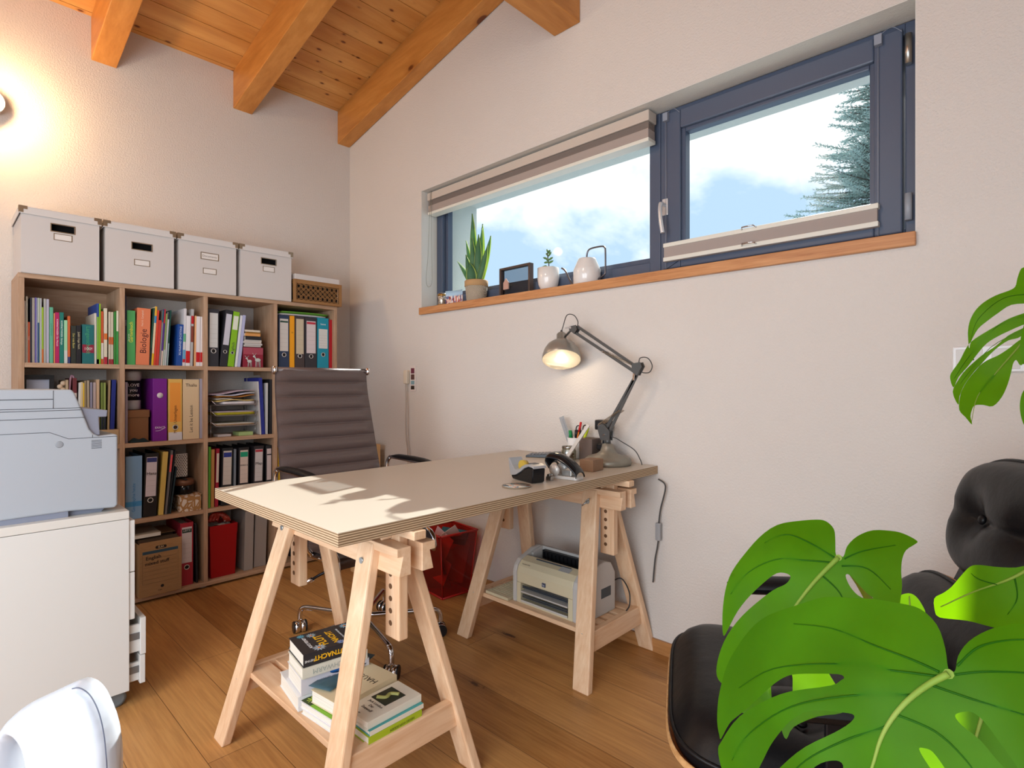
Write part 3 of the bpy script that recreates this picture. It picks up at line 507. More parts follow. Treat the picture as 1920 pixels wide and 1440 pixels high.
BOOKS = [
# A1
(-1.8532, 0.0073, 0.2883, 0, 0.3, 1.2497, 'e6e0da', 'white paperback with red title, leftmost book of the top left cell', {'t': 'Trennkost', 'tc': 'b03040'}),
(-1.8454, 0.0068, 0.3089, 0, 0.3, 1.2497, 'cfcab8', 'tall cream booklet beside the white red-titled paperback at far left', {}),
(-1.8377, 0.007, 0.1902, 0, 0.3, 1.2497, 'c85a34', 'short rust-orange paperback near the left end of the top left cell', {'t': 'Kochbuch', 'tc': 'f0e0d0'}),
(-1.8306, 0.0056, 0.306, 0, 0.3, 1.2497, '2c2f3c', 'thin charcoal booklet right of the short rust-orange paperback', {}),
(-1.822, 0.009, 0.3056, 0, 0.3, 1.2497, 'a39a8e', 'grey-beige booklet between charcoal and purple ones, top left cell', {}),
(-1.8136, 0.0056, 0.3079, 0, 0.3, 1.2497, '6a5fa0', 'thin purple booklet in the left row of the top left cell', {}),
(-1.8087, 0.0022, 0.3061, 0, 0.3, 1.2497, 'b9c3d8', 'very thin pale blue magazine beside the purple booklet', {}),
(-1.8036, 0.0059, 0.3066, 0, 0.3, 1.2497, '2f5077', 'thin dark blue magazine with pale head, top left cell', {'b': [(0.62, 1, 'b5bcae')]}),
(-1.7986, 0.0021, 0.3061, 0, 0.3, 1.2497, 'b4c4a0', 'very thin pale green magazine right of the dark blue one', {}),
(-1.7945, 0.0038, 0.3059, 0, 0.3, 1.2497, 'c9c9cf', 'thin light grey magazine beside the pale green one', {}),
(-1.7884, 0.0063, 0.2644, 0, 0.3, 1.2497, '94b42e', 'lime booklet with orange foot in front of grey magazines', {'b': [(0, 0.25, 'c66a33')]}),
(-1.7801, 0.0084, 0.3057, 0, 0.3, 1.2497, 'aaa9a4', 'mid grey magazine right of the lime booklet', {}),
(-1.7698, 0.0095, 0.3051, 0, 0.3, 1.2497, 'b4b0c0', 'lavender grey magazine left of the mint green paperback', {}),
(-1.7566, 0.0134, 0.2676, 0, 0.3, 1.2497, '5fae8c', 'mint green paperback left of the magenta study guide', {'t': 'Lesen und Lernen', 'tc': '3c7c6c'}),
(-1.7454, 0.0045, 0.2403, 0, 0.3, 1.2497, 'e0905a', 'thin pale orange booklet touching the magenta study guide', {}),
(-1.7345, 0.0154, 0.2449, 0, 0.3, 1.2497, 'b01a5c', 'magenta study guide with Der Mensch on its spine', {'t': 'KOMPAKTWISSEN  Der Mensch', 'tc': 'f4e0ea'}),
(-1.7179, 0.0158, 0.2464, 0, 0.3, 1.2497, '127468', 'dark teal study guide with Biologie on its spine', {'t': 'KOMPAKTWISSEN  Biologie', 'tc': 'e0f0e8'}),
(-1.7023, 0.0128, 0.2101, 0, 0.3, 1.2497, '9ed0a4', 'light green short paperback right of the dark teal study guide', {'b': [(0, 0.3, 'c8ccc8')]}),
(-1.69, 0.0097, 0.231, 0, 0.3, 1.2497, 'cc6230', 'orange paperback with blue foot, middle of the top left cell', {'b': [(0, 0.14, '2c3c70')]}),
(-1.6722, 0.019, 0.1854, 0, 0.3, 1.2497, '2b2f28', 'black-green novel left of the slimmer black novel', {'t': 'Der rote Baum', 'tc': 'd8cc70'}),
(-1.6518, 0.0177, 0.1888, 0, 0.3, 1.2497, '1d1a20', 'black novel touching the thick teal dictionary', {'t': 'Judith Unger Reich', 'tc': 'cfc6a0'}),
(-1.6149, 0.0469, 0.1953, 0, 0.3, 1.2497, '1b6a6c', 'thick teal dictionary with a dark red band', {'t': 'Langenscheidt', 'tc': '40a070', 'b': [(0.28, 0.49, '8c1a38')], 't2': '100!'}),
(-1.5854, 0.0082, 0.2551, 0, 0.3, 1.2497, 'd6cfc0', 'cream paperback right of the thick teal dictionary', {}),
(-1.5758, 0.0083, 0.3043, 0, 0.3, 1.2497, '2a4a96', 'narrow tall booklet, blue above and lime below, top left cell', {'b': [(0, 0.78, '86b840'), (0, 0.08, 'b03028')]}),
(-1.5671, 0.0062, 0.3033, 0, 0.3, 1.2497, '8ec220', 'tall lime green workbook right of the blue-topped booklet', {}),
(-1.5576, 0.0099, 0.267, 0, 0.3, 1.2497, 'c4552c', 'rust red reader with white stripe, right part of top left cell', {'b': [(0.1, 0.4, 'd8d0c4')]}),
(-1.5439, 0.0136, 0.2833, 0, 0.3, 1.2497, 'dcd3bc', 'widest cream reader with orange band, top left cell', {'b': [(0.44, 0.55, 'd8702c'), (0, 0.13, 'b02438')]}),
(-1.5268, 0.0085, 0.2673, 0, 0.3, 1.2497, 'd0c6b0', 'slim cream reader with orange band, left one of the twin pair', {'b': [(0.38, 0.52, 'c8602c'), (0, 0.1, '9c2030')]}),
(-1.5164, 0.0095, 0.2671, 0, 0.3, 1.2497, 'd0c6b0', 'slim cream reader with orange band, right one of the twin pair', {'b': [(0.38, 0.52, 'c8602c'), (0, 0.1, '9c2030')]}),
(-1.5046, 0.0092, 0.2682, 0, 0.3, 1.2497, '3c8a3c', 'green book left of the half-white green book by the divider', {}),
(-1.4944, 0.0084, 0.2749, 0, 0.3, 1.2497, '3f9c4c', 'green book with white upper half against the first divider', {'b': [(0.62, 1, 'e0dcc8')]}),
# A2
(-1.4588, 0.0078, 0.3592, 0, 0.3, 1.2497, '25263f', 'tall navy book with white lettering at left divider, second cell', {'t': 'DIE CHRONIK', 'tc': 'd8d8e0'}),
(-1.4348, 0.0365, 0.2825, 0, 0.3, 1.2497, '4ea15a', 'thick green garden book with yellow title Gartenbuch', {'t': 'Gartenbuch', 'tc': 'e8e040', 't2': 'Das große'}),
(-1.3844, 0.0604, 0.2998, 1.4, 0.3, 1.2497, 'e08058', 'thickest salmon orange textbook titled Biologie', {'t': 'Biologie', 'tc': '4a1a20', 'big': 1}),
(-1.3496, 0.0065, 0.3051, 3.4, 0.3, 1.2497, '1f4a3a', 'dark green paperback leaning on the salmon textbook', {'b': [(0, 0.3, '22252a')]}),
(-1.3404, 0.0095, 0.3145, 3.4, 0.3, 1.2497, 'e3d2b0', 'leaning cream booklet with yellow and light blue head', {'b': [(0.72, 0.84, '3a90c0'), (0.84, 1, 'e8b030'), (0, 0.2, 'e0b020')]}),
(-1.3296, 0.0094, 0.2959, 3.4, 0.3, 1.2497, 'd8452c', 'leaning bright red booklet right of the blue-yellow headed one', {}),
(-1.3172, 0.0129, 0.243, 3.4, 0.3, 1.2497, 'c43a30', 'short brick red leaning booklet, middle of second cell', {}),
(-1.3058, 0.0065, 0.2977, 3.4, 0.3, 1.2497, '8d8a86', 'thin leaning grey booklet with teal head, middle of second cell', {'b': [(0.78, 1, '185a6a')]}),
(-1.2978, 0.007, 0.3037, 3.4, 0.3, 1.2497, '54308a', 'leaning purple booklet with red head and pale foot', {'b': [(0.75, 1, 'c02c34'), (0, 0.26, 'e0c8b8')]}),
(-1.2885, 0.0081, 0.2819, 3.4, 0.3, 1.2497, '8a9a5c', 'leaning olive green booklet right of the purple one', {'b': [(0, 0.3, 'b8c0b8')]}),
(-1.2792, 0.0076, 0.2917, 3.4, 0.3, 1.2497, 'c0c4c8', 'leaning pale grey booklet with black head, second cell', {'b': [(0.86, 1, '18242a')]}),
(-1.2703, 0.0066, 0.3013, 3.4, 0.3, 1.2497, '0f4840', 'leaning dark green booklet touching the grammar book', {'b': [(0, 0.4, '90a8a8')]}),
(-1.2134, 0.0287, 0.2282, 2.4, 0.3, 1.2497, '184a9a', 'thick blue book titled ENGLISCHE GRAMMATIK', {'t': 'ENGLISCHE GRAMMATIK', 'tc': 'd8e4f4', 'w': 0.17}),
(-1.1904, 0.0129, 0.3175, 1.5, 0.3, 1.2497, 'dad8dc', 'tall white book with green and blue patches, second cell', {'b': [(0.42, 0.56, '6ab48a'), (0.12, 0.28, '6aaad0'), (0.06, 0.12, 'c02030')]}),
(-1.171, 0.0208, 0.279, 1.1, 0.3, 1.2497, 'ece8ea', 'white vocabulary book with broad red foot, left of three', {'b': [(0.06, 0.3, 'c8141c')]}),
(-1.1524, 0.0126, 0.3181, 1.4, 0.3, 1.2497, 'b8b8b8', 'tall grey book with two red blocks, second cell', {'b': [(0.74, 0.88, 'c01420'), (0.42, 0.7, '8a4030')]}),
(-1.1342, 0.0076, 0.2822, 0.9, 0.3, 1.2497, 'f0b27c', 'thin peach book between grey and white ones, second cell', {}),
(-1.1192, 0.0196, 0.2802, 0.6, 0.3, 1.2497, 'ece8ea', 'white vocabulary book with broad red foot, middle of three', {'b': [(0.08, 0.28, 'c8141c')]}),
(-1.0991, 0.0178, 0.2796, 0.8, 0.3, 1.2497, 'ece8ea', 'white vocabulary book with broad red foot, at the second divider', {'b': [(0.08, 0.28, 'c8141c')]}),
(-1.0695, 0.0318, 0.3352, 0, 0.16, 1.2497, 'c8c6c4', 'tall light grey book standing behind the white vocabulary books', {}),
(-1.1798, 0.0117, 0.2554, -0.3, 0.27, 1.2497, 'c8301c', 'red folder edge standing behind the blue grammar book', {'w': 0.01}),
# A3
(-1.039, 0.0565, 0.3293, 0.5, 0.3, 1.2497, '33333a', 'black binder with wide pale label, leftmost in third top cell', {'k': 'binder', 'lab': (0.33, 0.93, 'd2d2d0'), 'ring': 0.27}),
(-0.985, 0.0391, 0.3308, 6.0, 0.3, 1.2497, '2a2a32', 'black binder leaning right, lavender-white label, third top cell', {'k': 'binder', 'lab': (0.38, 0.93, 'ccccd8'), 'ring': 0.26}),
(-0.9448, 0.0339, 0.3253, 6.0, 0.3, 1.2497, '86be1c', 'lime green binder with small white label, leaning right', {'k': 'binder', 'lab': (0.67, 0.92, 'e4e8d8'), 'ring': 0.25, 't': 'Englisch', 'tc': '404040'}),
(-0.9154, 0.0121, 0.3058, 6.0, 0.3, 1.2497, 'e2e4ea', 'leaning white folder right of the lime green binder', {}),
(-0.8996, 0.0163, 0.309, 6.0, 0.3, 1.2497, 'b4b8dc', 'pale lilac plastic folder left of the stacked small books', {}),
# A4
(-0.6298, 0.0669, 0.3306, 0, 0.3, 1.2497, '2c3c58', 'navy binder at left of the top right cell', {'k': 'binder', 'lab': (0.32, 0.93, 'd4cec8'), 'ring': 0.25, 't': 'EDV 1', 'tc': '303030', 'band': (0.86, 0.89, '2a5a48')}),
(-0.5777, 0.03, 0.3307, 0, 0.3, 1.2497, 'f2a414', 'slim orange-yellow folder with 12 on its spine', {'t2': '12', 'tc': '3a3020'}),
(-0.5271, 0.0622, 0.3282, 0, 0.3, 1.2497, '473c3c', 'brown-black binder with beige label and string loop', {'k': 'binder', 'lab': (0.28, 0.96, 'cdbfa4'), 'ring': 0.24}),
(-0.452, 0.0789, 0.3301, 0, 0.3, 1.2497, '35343a', 'black binder with red-headed gridded label, top right cell', {'k': 'binder', 'lab': (0.3, 0.93, 'dccfd0'), 'ring': 0.24, 'band': (0.87, 0.91, 'c02c40')}),
(-0.3688, 0.078, 0.3349, 0, 0.3, 1.2497, '1c93ac', 'turquoise binder beside the red folder, top right cell', {'k': 'binder', 'lab': (0.4, 0.78, 'dcdcd8'), 'ring': 0.28, 't': 'bene', 'tc': 'e8f4f8'}),
(-0.3117, 0.0273, 0.3278, 0, 0.3, 1.2497, 'b81c28', 'red folder against the right panel of the bookshelf', {}),
# B1
(-1.6942, 0.0086, 0.3269, 0, 0.28, 0.8434, 'b9a384', 'tan booklet behind the printer, left end of middle row', {}),
(-1.6646, 0.0159, 0.3361, 0, 0.28, 0.8434, '6a2a30', 'dark red leather-like book with pale band behind printer', {'b': [(0.72, 0.78, 'c8b8b0')]}),
(-1.6502, 0.0089, 0.3136, 1.1, 0.28, 0.8434, 'd6d6d2', 'white leaning booklet right of the dark red book', {}),
(-1.6389, 0.0096, 0.3166, 0.4, 0.28, 0.8434, 'd8c49a', 'cream paperback between white and yellow ones, second row', {}),
(-1.63, 0.0045, 0.3121, 0.2, 0.28, 0.8434, 'e8c020', 'thin yellow booklet in the left cell behind the printer', {}),
(-1.6212, 0.0095, 0.3227, -0.3, 0.28, 0.8434, '8c7c60', 'brown-grey booklet right of the thin yellow booklet', {}),
(-1.6098, 0.0091, 0.3243, -0.3, 0.28, 0.8434, 'ac9c84', 'tan grey booklet in the middle of the second row', {}),
(-1.5989, 0.009, 0.3152, 0, 0.28, 0.8434, '8f8ca0', 'bluish grey booklet in the left cell, second row', {}),
(-1.5858, 0.0107, 0.3146, 0, 0.28, 0.8434, 'b8a4a0', 'pinkish grey booklet left of the tall beige book', {}),
(-1.5718, 0.0125, 0.3291, 0, 0.28, 0.8434, 'c8a888', 'tall beige book behind the printer paper tray', {}),
(-1.5552, 0.0093, 0.3137, 0, 0.28, 0.8434, '74863e', 'olive green booklet with dark lower half', {'b': [(0, 0.5, '1c2434')]}),
(-1.5437, 0.0094, 0.3137, 0, 0.28, 0.8434, '8c9c52', 'light olive booklet right of the olive green booklet', {'b': [(0, 0.5, '1c2434')]}),
(-1.5303, 0.0082, 0.3263, 1.3, 0.28, 0.8434, 'a08864', 'brown leaning booklet left of the deep blue folder', {}),
(-1.5144, 0.0178, 0.3279, 1.8, 0.28, 0.8434, '1c2c80', 'deep blue plastic folder against divider behind the printer', {}),
# B2
(-1.4556, 0.0113, 0.3163, 0, 0.3, 0.8434, '9a8c98', 'crumpled grey-mauve paper bag edge against the divider', {}),
(-1.3042, 0.0654, 0.3361, 0, 0.3, 0.8434, '761b88', 'purple binder with white round sticker', {'k': 'binder', 'stick': 0.73, 't': 'EXACT', 'tc': 'f0e8f4', 'hor': 1, 'd': 0.03}),
(-1.2314, 0.0665, 0.3336, 0, 0.3, 0.8434, 'e2b45c', 'orange and cream binder with dark finger hole', {'k': 'binder', 'lab': (0.3, 0.94, 'ee9a3c'), 'ring': 0.21, 'b': [(0, 0.13, 'd8d4d8')], 't': 'Meine Unterlagen', 'tc': '704020'}),
(-1.153, 0.081, 0.3325, 0, 0.3, 0.8434, 'dcc29c', 'wide beige binder with handwritten spine', {'k': 'binder', 't': 'Let it be Lesson', 'tc': '3a2c2c', 't2': 'Thalia'}),
(-1.0996, 0.0204, 0.336, 0, 0.3, 0.8434, 'a8a4b4', 'grey-lilac magazine file right of the wide beige binder', {}),
# B3
(-0.7724, 0.0075, 0.322, -3.0, 0.3, 0.8434, 'cfccca', 'off-white cardboard folder left of the dark blue one', {}),
(-0.7566, 0.0195, 0.3441, -3.0, 0.3, 0.8434, '26308c', 'dark blue plastic folder in the third cell, second row', {'b': [(0, 0.02, '26308c')]}),
(-0.737, 0.0137, 0.3127, 0.3, 0.3, 0.8434, 'c4c6c8', 'light grey folder between dark blue folder and black binder', {}),
(-0.7106, 0.0189, 0.335, 0.5, 0.3, 0.8434, '22242a', 'black binder against the divider, third cell of second row', {'k': 'binder'}),
(-0.6929, 0.0176, 0.3732, 0, 0.2, 0.8434, 'b8b4ae', 'tall grey picture frame behind the blue folder', {'w': 0.01}),
# C2
(-1.4247, 0.0728, 0.3285, 0.5, 0.3, 0.4446, '7fa6cc', 'light blue binder with blue print, third row', {'k': 'binder', 't': 'Geographie heute', 'tc': '2c78b4', 'b': [(0.2, 0.28, '4690c8')]}),
(-1.352, 0.0614, 0.3365, 2.0, 0.3, 0.4446, '1c1a1c', 'black binder with navy-topped label and one handwritten word', {'k': 'binder', 'lab': (0.32, 0.94, 'd6ccd4'), 'ring': 0.26, 't2': 'Hans', 'tc': '2a2a30', 'band': (0.86, 0.93, '363c78')}),
(-1.3004, 0.0236, 0.3388, 4.0, 0.3, 0.4446, 'd8ba62', 'yellow cardboard folder leaning right, third row', {}),
(-1.2767, 0.0098, 0.3442, 5.2, 0.3, 0.4446, '6e6a6c', 'grey leaning folder with a red paper tab', {'b': [(0.66, 0.93, 'e85a60')]}),
(-1.266, 0.0076, 0.3429, 5.9, 0.3, 0.4446, '151a20', 'black leaning folder right of the red-tabbed one', {}),
(-1.2565, 0.0074, 0.2499, 7.2, 0.3, 0.4446, '1c3038', 'dark green-black leaning folder beside the black tin', {}),
# C3
(-1.0599, 0.0106, 0.3473, 0.5, 0.3, 0.4446, '5fb23c', 'bright green folder at left divider, third row', {}),
(-1.0432, 0.0167, 0.3311, 0.5, 0.3, 0.4446, 'bc864c', 'tan wooden board standing beside the green folder', {}),
(-1.0215, 0.0164, 0.3333, 1.4, 0.3, 0.4446, 'a41c34', 'red binder with pale label right of the tan board', {'k': 'binder', 'lab': (0.42, 0.92, 'd8ccc0')}),
(-0.9686, 0.0573, 0.3334, 1.3, 0.3, 0.4446, '232426', 'black binder with blue-topped ruled label', {'k': 'binder', 'lab': (0.36, 0.95, 'cfc8c0'), 'band': (0.84, 0.92, '28388c')}),
(-0.9226, 0.0113, 0.3223, 0.6, 0.3, 0.4446, '7a8490', 'crumpled silver-grey sleeve between two black binders', {}),
(-0.8731, 0.0568, 0.3288, 0.7, 0.3, 0.4446, '28262a', 'black binder with green-topped label marked in pen', {'k': 'binder', 'lab': (0.36, 0.95, 'dac8bc'), 't2': 'RWA 6', 'tc': '202020', 'band': (0.83, 0.92, '1a9c74')}),
(-0.7893, 0.0568, 0.3311, 1.2, 0.3, 0.4446, '2f2a2e', 'black binder with small red-topped label, pen notes', {'k': 'binder', 'lab': (0.36, 0.94, 'd2cccc'), 'band': (0.89, 0.93, 'b83440'), 't2': 'Map', 'tc': '303030'}),
(-0.7241, 0.0332, 0.3295, 0.2, 0.3, 0.4446, '26282c', 'narrow black binder at the third divider, third row', {'k': 'binder', 'lab': (0.36, 0.94, 'd4c8c8'), 'band': (0.82, 0.84, '202226')}),
# C4
(-0.658, 0.0297, 0.3109, 1.2, 0.3, 0.4446, 'f0c418', 'yellow folder with handwritten black letters behind the office chair', {'t2': 'Bern', 'tc': '50401c', 'band': (0.8, 0.86, '403018')}),
(-0.6296, 0.0189, 0.1633, 0, 0.3, 0.4446, 'c8b42c', 'short mustard yellow book behind the office chair', {}),
(-0.6033, 0.0191, 0.2711, 0, 0.3, 0.4446, '3a3a44', 'dark grey folder hidden mostly by the office chair', {}),
# D2
(-1.1756, 0.0639, 0.346, 0.2, 0.3, 0.0354, 'a82a3c', 'red binder with dark-headed label, bottom row', {'k': 'binder', 'lab': (0.36, 0.93, 'd4ccd0'), 'ring': 0.29, 'band': (0.84, 0.9, '1c3c34'), 't': 'LEITZ', 'tc': 'd8d8d8'}),
(-1.1229, 0.0099, 0.3321, -1.2, 0.3, 0.0354, '1c1c22', 'black folder with white cable edge, bottom row', {}),
# D3
(-0.8409, 0.0507, 0.3521, 1.2, 0.29, 0.0354, '9d948e', 'left grey magazine file on the bottom row', {}),
(-0.7664, 0.0712, 0.3191, 1.8, 0.27, 0.0354, '9d948e', 'right grey magazine file on the bottom row', {}),
# D4
(-0.521, 0.0635, 0.1754, 0, 0.3, 0.0354, '22242a', 'black binder with ring seen between trestle legs', {'k': 'binder', 'ring': 0.62}),
(-0.4688, 0.0344, 0.1564, 0, 0.3, 0.0354, '3a444c', 'slate grey binder right of the ringed black one', {}),
(-0.3863, 0.072, 0.2044, 0, 0.3, 0.0354, '2a2c34', 'charcoal binder at the bottom right of bookshelf', {'k': 'binder'}),
]
for bk in BOOKS:
    bk = list(bk); 
    if 'picture frame' in bk[7]: continue
    y, w, h, tilt, X, z, col, label, e = bk; book(y, w, h, tilt, X, z, col, label, e)
# ------------------------------------------------------------------ other things in the cells
def sbox(name, label, cat, loc, sx, sy, sz, m_, rz=0, bevel=.002, lid=None, group=None):
    t = thing(name, label, cat, loc, rz, group); m = MB(); m.box(-sx/2, sx/2, -sy/2, sy/2, 0, sz); m.build('body', m_, t, bevel=bevel)
    if lid: m = MB(); m.box(-sx/2-.004, sx/2+.004, -sy/2-.004, sy/2+.004, sz-lid[0], sz+.003); m.build('lid', lid[1], t, bevel=bevel)
    return t
# small stacked books + card box in third top cell
zc = 1.2498
t_ = sbox('gift_box', 'crimson picture box with two silver goats, third top cell', 'box', (.24, -.815, zc), .11, .118, .120, cm('8c1c34', .5))
m = MB(); m.box(.055, .0556, -.058, .058, .078, .119); m.build('colour_band', cm('a8485a'), t_)
for gy, sc in ((-.022, .8), (.026, 1.)):
    m = MB(); X = .058
    m.sphere((X, gy, .045*sc), .014*sc, 6, (.25, 1.25, .8))
    for q in (-.011, -.005, .006, .012): m.tube([(X, gy+q*sc, .04*sc), (X+.0006, gy+q*1.2*sc, .003)], .0016*sc, 4)
    m.tube([(X, gy-.012*sc, .05*sc), (X, gy-.018*sc, .064*sc)], .004*sc, 5); m.sphere((X, gy-.022*sc, .066*sc), .006*sc, 5, (.4, 1.3, 1))
    for s in (-1, 1): m.tube([(X, gy-.02*sc, .07*sc), (X, gy-.02*sc+s*.007, .08*sc), (X, gy-.02*sc+s*.012, .086*sc)], .0012, 4)
    m.build('goat_motif', cm('c8ccc8', .4), t_)
z = zc+.1235
for k, (c, hh, wy, l) in enumerate((('cfc8c2', .010, .1, 'white booklet, lowest of the flat stack above the crimson box'), ('d8d2cc', .010, .099, 'white booklet, second lowest of the flat stack'), ('cbc3bd', .010, .101, 'off-white booklet, third from the bottom of the flat stack'), ('d6cfc6', .011, .1, 'white booklet just below the black one in the flat stack'), ('26262a', .020, .092, 'black booklet in the middle of the flat stack'), ('d89a58', .016, .090, 'apricot paperback above the black booklet in the flat stack'), ('a8782c', .009, .085, 'thin mustard booklet near the top of the flat stack'), ('d8ccb8', .012, .088, 'cream paperback on top of the flat stack'))):
    m = MB(); X0 = .155+.01*(k % 3)
    m.box(0, .14, -wy/2, wy/2, 0, .001); m.box(0, .14, -wy/2, wy/2, hh-.001, hh); m.box(.139, .14, -wy/2, wy/2, .001, hh-.001)
    o = m.build('book', cm(c), None); o.location = (X0, -.820+.006*math.sin(k*2.3), z); tag(o, l, 'book'); m = MB(); m.box(.002, .139, -wy/2+.001, wy/2-.001, .001, hh-.001); m.build('pages', PAGES, o); z += hh+.0003
# green folders lying on the binders top right
z = zc+.3355
for k, (c, l) in enumerate((('d4d0d8', 'white papers lying on the binders of the top right cell'), ('4a7a28', 'dark green folder lying on papers, top right cell'), ('6aa63a', 'light green folder topmost over the binders, top right cell'))):
    m = MB(); m.grid(lambda u, v: (.03+u*.24, -.655+v*.31+.01*k, .004*math.sin(v*2.6)), 4, 10); o = m.build('folder', cm(c), None); so2 = o.modifiers.new('s', 'SOLIDIFY'); so2.thickness = .006; so2.offset = 1; o.location = (.02-.004*k, 0, z); tag(o, l, 'folder'); z += .0085
# cell behind the printer
t_ = thing('picture_frame', 'black-framed pale blue picture standing behind the printer', 'picture', (.24, -1.80, .8436))
m = MB(); rr_ = [(-.055, .055)]
for a, b2, c, d in ((-.06, .06, 0, .022), (-.06, .06, .328, .35), (-.06, -.042, .022, .328), (.042, .06, .022, .328)): m.box(-.01, .008, a, b2, c, d)
m.build('frame', BLACKP, t_); m = MB(); m.box(-.006, 0, -.042, .042, .022, .328); m.build('picture_sheet', cm('a8b0c4', .3), t_)
t_ = thing('cream_figurine', 'small cream carved block beside the framed pale picture', 'ornament', (.24, -1.715, .8436)); m = MB(); m.box(-.02, .02, -.018, .018, 0, .25)
for k in range(4): m.sphere((.02, -.004+.012*(k % 2), .262+.016*k), .012, 6)
m.build('body', cm('cdb69c'), t_, bevel=.004)
t_ = thing('pink_ribbon', 'dusty pink ribbon roll behind the printer, second row', 'ribbon', (.27, -1.682, .8436)); m = MB(); m.tube(spline([(0, -.004, 0), (0, -.004, .2), (0, .002, .33), (0, .012, .345), (0, .016, .31), (0, .018, .2)]), .005, 6); m.build('body', cm('9a7482'), t_)
t_ = thing('gift_box', 'flat gold-beige gift box with bow behind the printer tray', 'box', (.31-.03, -1.53, .8436)); m = MB(); m.box(.0, .035, -.05, .04, 0, .075); m.build('body', cm('b89c78', .4), t_, bevel=.002); m = MB(); m.sphere((.037, .0, .05), .008, 6); m.build('bow', cm('e8dcc8'), t_)
# second cell of second row
t_ = sbox('cardboard_box', 'brown lidded cardboard box under the black-labelled tin', 'box', (.17, -1.399, .8436), .22, .094, .166, mat('brown_card', '7c5230', .7), lid=(.036, MC['brown_card']))
t_ = thing('storage_tin', 'white and black tin with pale lettering on the brown cardboard box', 'tin', (.20, -1.417, 1.0135)); m = MB(); m.lathe([(.043, 0), (.046, .004), (.046, .05)], 28); m.build('base', cm('a8a09c', .4), t_); m = MB(); m.lathe([(.0462, .05), (.0462, .155)], 28); m.build('black_label', cm('141216', .4), t_)
m = MB(); m.lathe([(.046, .155), (.046, .16), (.049, .162), (.049, .198), (.042, .206), (.001, .207)], 28); m.build('lid', cm('a89c94', .4), t_)
for k, s in enumerate(('LOVE', 'you', 'more')): text(s, .024, cm('c8b8b8'), t_, frame((.0472, .004, .13-.026*k), (0, 1, 0), (0, 0, 1)), w=.05)
t_ = thing('dark_cloth', 'dark teal crumpled cloth in front of the brown box', 'cloth', (.29, -1.40, .8436)); m = MB(); m.grid(lambda u, v: (-.03+.05*u, -.045+.09*v, .022*math.sin(math.pi*v)*math.sin(math.pi*u)*(1+.4*math.sin(9*v))+.0005), 8, 14); o = m.build('body', cm('14262a', .9), t_); s_ = o.modifiers.new('s', 'SOLIDIFY'); s_.thickness = .002; s_.offset = 1
# paper tray tower third cell second row
t_ = thing('letter_tray', 'three-tier wire letter tray filled with papers', 'tray', (.17, -.925, .8436)); ox, oy, oz = t_.location
WIRE = mat('silver_wire', 'b8b4b8', .3, .8); ya, yb = -1.055, -.79
for k, za in enumerate((.062, .123, .185)):
    m = MB()
    m.tube([(.305, ya+.004, .8436+za+.026), (.308, ya+.03, .8436+za), (.308, yb-.02, .8436+za), (.305, yb-.002, .8436+za+.02)], .0022, 6)
    for s in (ya+.03, yb-.02): m.tube([(.305, s, .8436+za), (.06, s, .8436+za)], .0018, 5)
    for q in range(9): m.tube([(.07+.026*q, ya+.03, .8436+za-.001), (.07+.026*q, yb-.02, .8436+za-.001)], .001, 4)
    for xx in (.09, .27): m.tube([(xx, yb-.004, .8436+za), (xx, yb-.004, .8436+za-.061)], .002, 5)
    for xx in (.09, .27): m.tube([(xx, ya+.012, .8436+za), (xx, ya+.012, .8436+za-.061)], .002, 5)
    m.build('wire_tier', WIRE, t_, org=(ox, oy, oz))
pz = {0: .066, 1: .127, 2: .189}
for k, tier, dy, c, hh, rz, l in ((0, 0, 0, 'b8946c', .006, 0, 'tan paper sheaf on the lowest wire tray tier'), (1, 0, .0, 'd8d0c8', .003, 0, 'white sheets above the tan sheaf, lowest tray tier'), (2, 1, 0, 'a8a020', .013, 0, 'olive yellow paper pad on the middle tray tier'), (3, 1, 0, 'b8a8b4', .005, 0, 'lilac-grey papers on the middle tray tier'), (4, 2, .03, 'dcd6dc', .014, 0, 'white paper block on the top tray tier'), (5, 2, 0, 'c8b070', .006, .02, 'straw-coloured papers on the top tray tier'), (6, 2, 0, 'e0dcd4', .004, -.05, 'white sheet sticking out right over the tray'), (7, 2, 0, 'c8843c', .004, .05, 'orange envelope in the messy top tray pile'), (8, 2, 0, 'd4d4e0', .004, .07, 'bluish white sheet in the messy top tray pile'), (9, 2, -.04, 'c8b4c4', .003, .1, 'pink-grey sheet topmost in the tray pile')):
    m = MB(); yy0 = ya+.035+dy; yy1 = yb-.025
    m.grid(lambda u, v: (.07+.235*u, yy0+(yy1-yy0)*v, (.004*math.sin(v*7+k) if k > 4 else 0)+(yy1-yy0)*v*rz*1.0), 3, 8)
    o = m.build('paper_stack', cm(c, .7), None); s_ = o.modifiers.new('s', 'SOLIDIFY'); s_.thickness = hh; s_.offset = 1
    o.location = (0.004*(k % 3), 0, .8436+pz[tier]+.0005+(.002 if k > 4 else 0)); pz[tier] += hh+.001+(.004 if k > 4 else 0); tag(o, l, 'papers')
sbox('small_box', 'small flat grey-white box on the board under the letter tray', 'box', (.25, -.975, .8436), .08, .073, .014, cm('b8b0b0'))
sbox('small_box', 'pale green flat box on the board under the letter tray', 'box', (.25, -.858, .8436), .1, .082, .022, cm('a4bc7c'))
t_ = thing('picture_frame', 'thin grey frame standing behind the blue folder', 'picture', (.12, -.74, .8436)); m = MB(); m.box(-.01, 0, -.045, .045, 0, .362); m.build('frame', cm('a49e98'), t_, bevel=.002); m = MB(); m.box(0, .001, -.035, .035, .01, .35); m.build('picture_sheet', cm('8a8884'), t_)
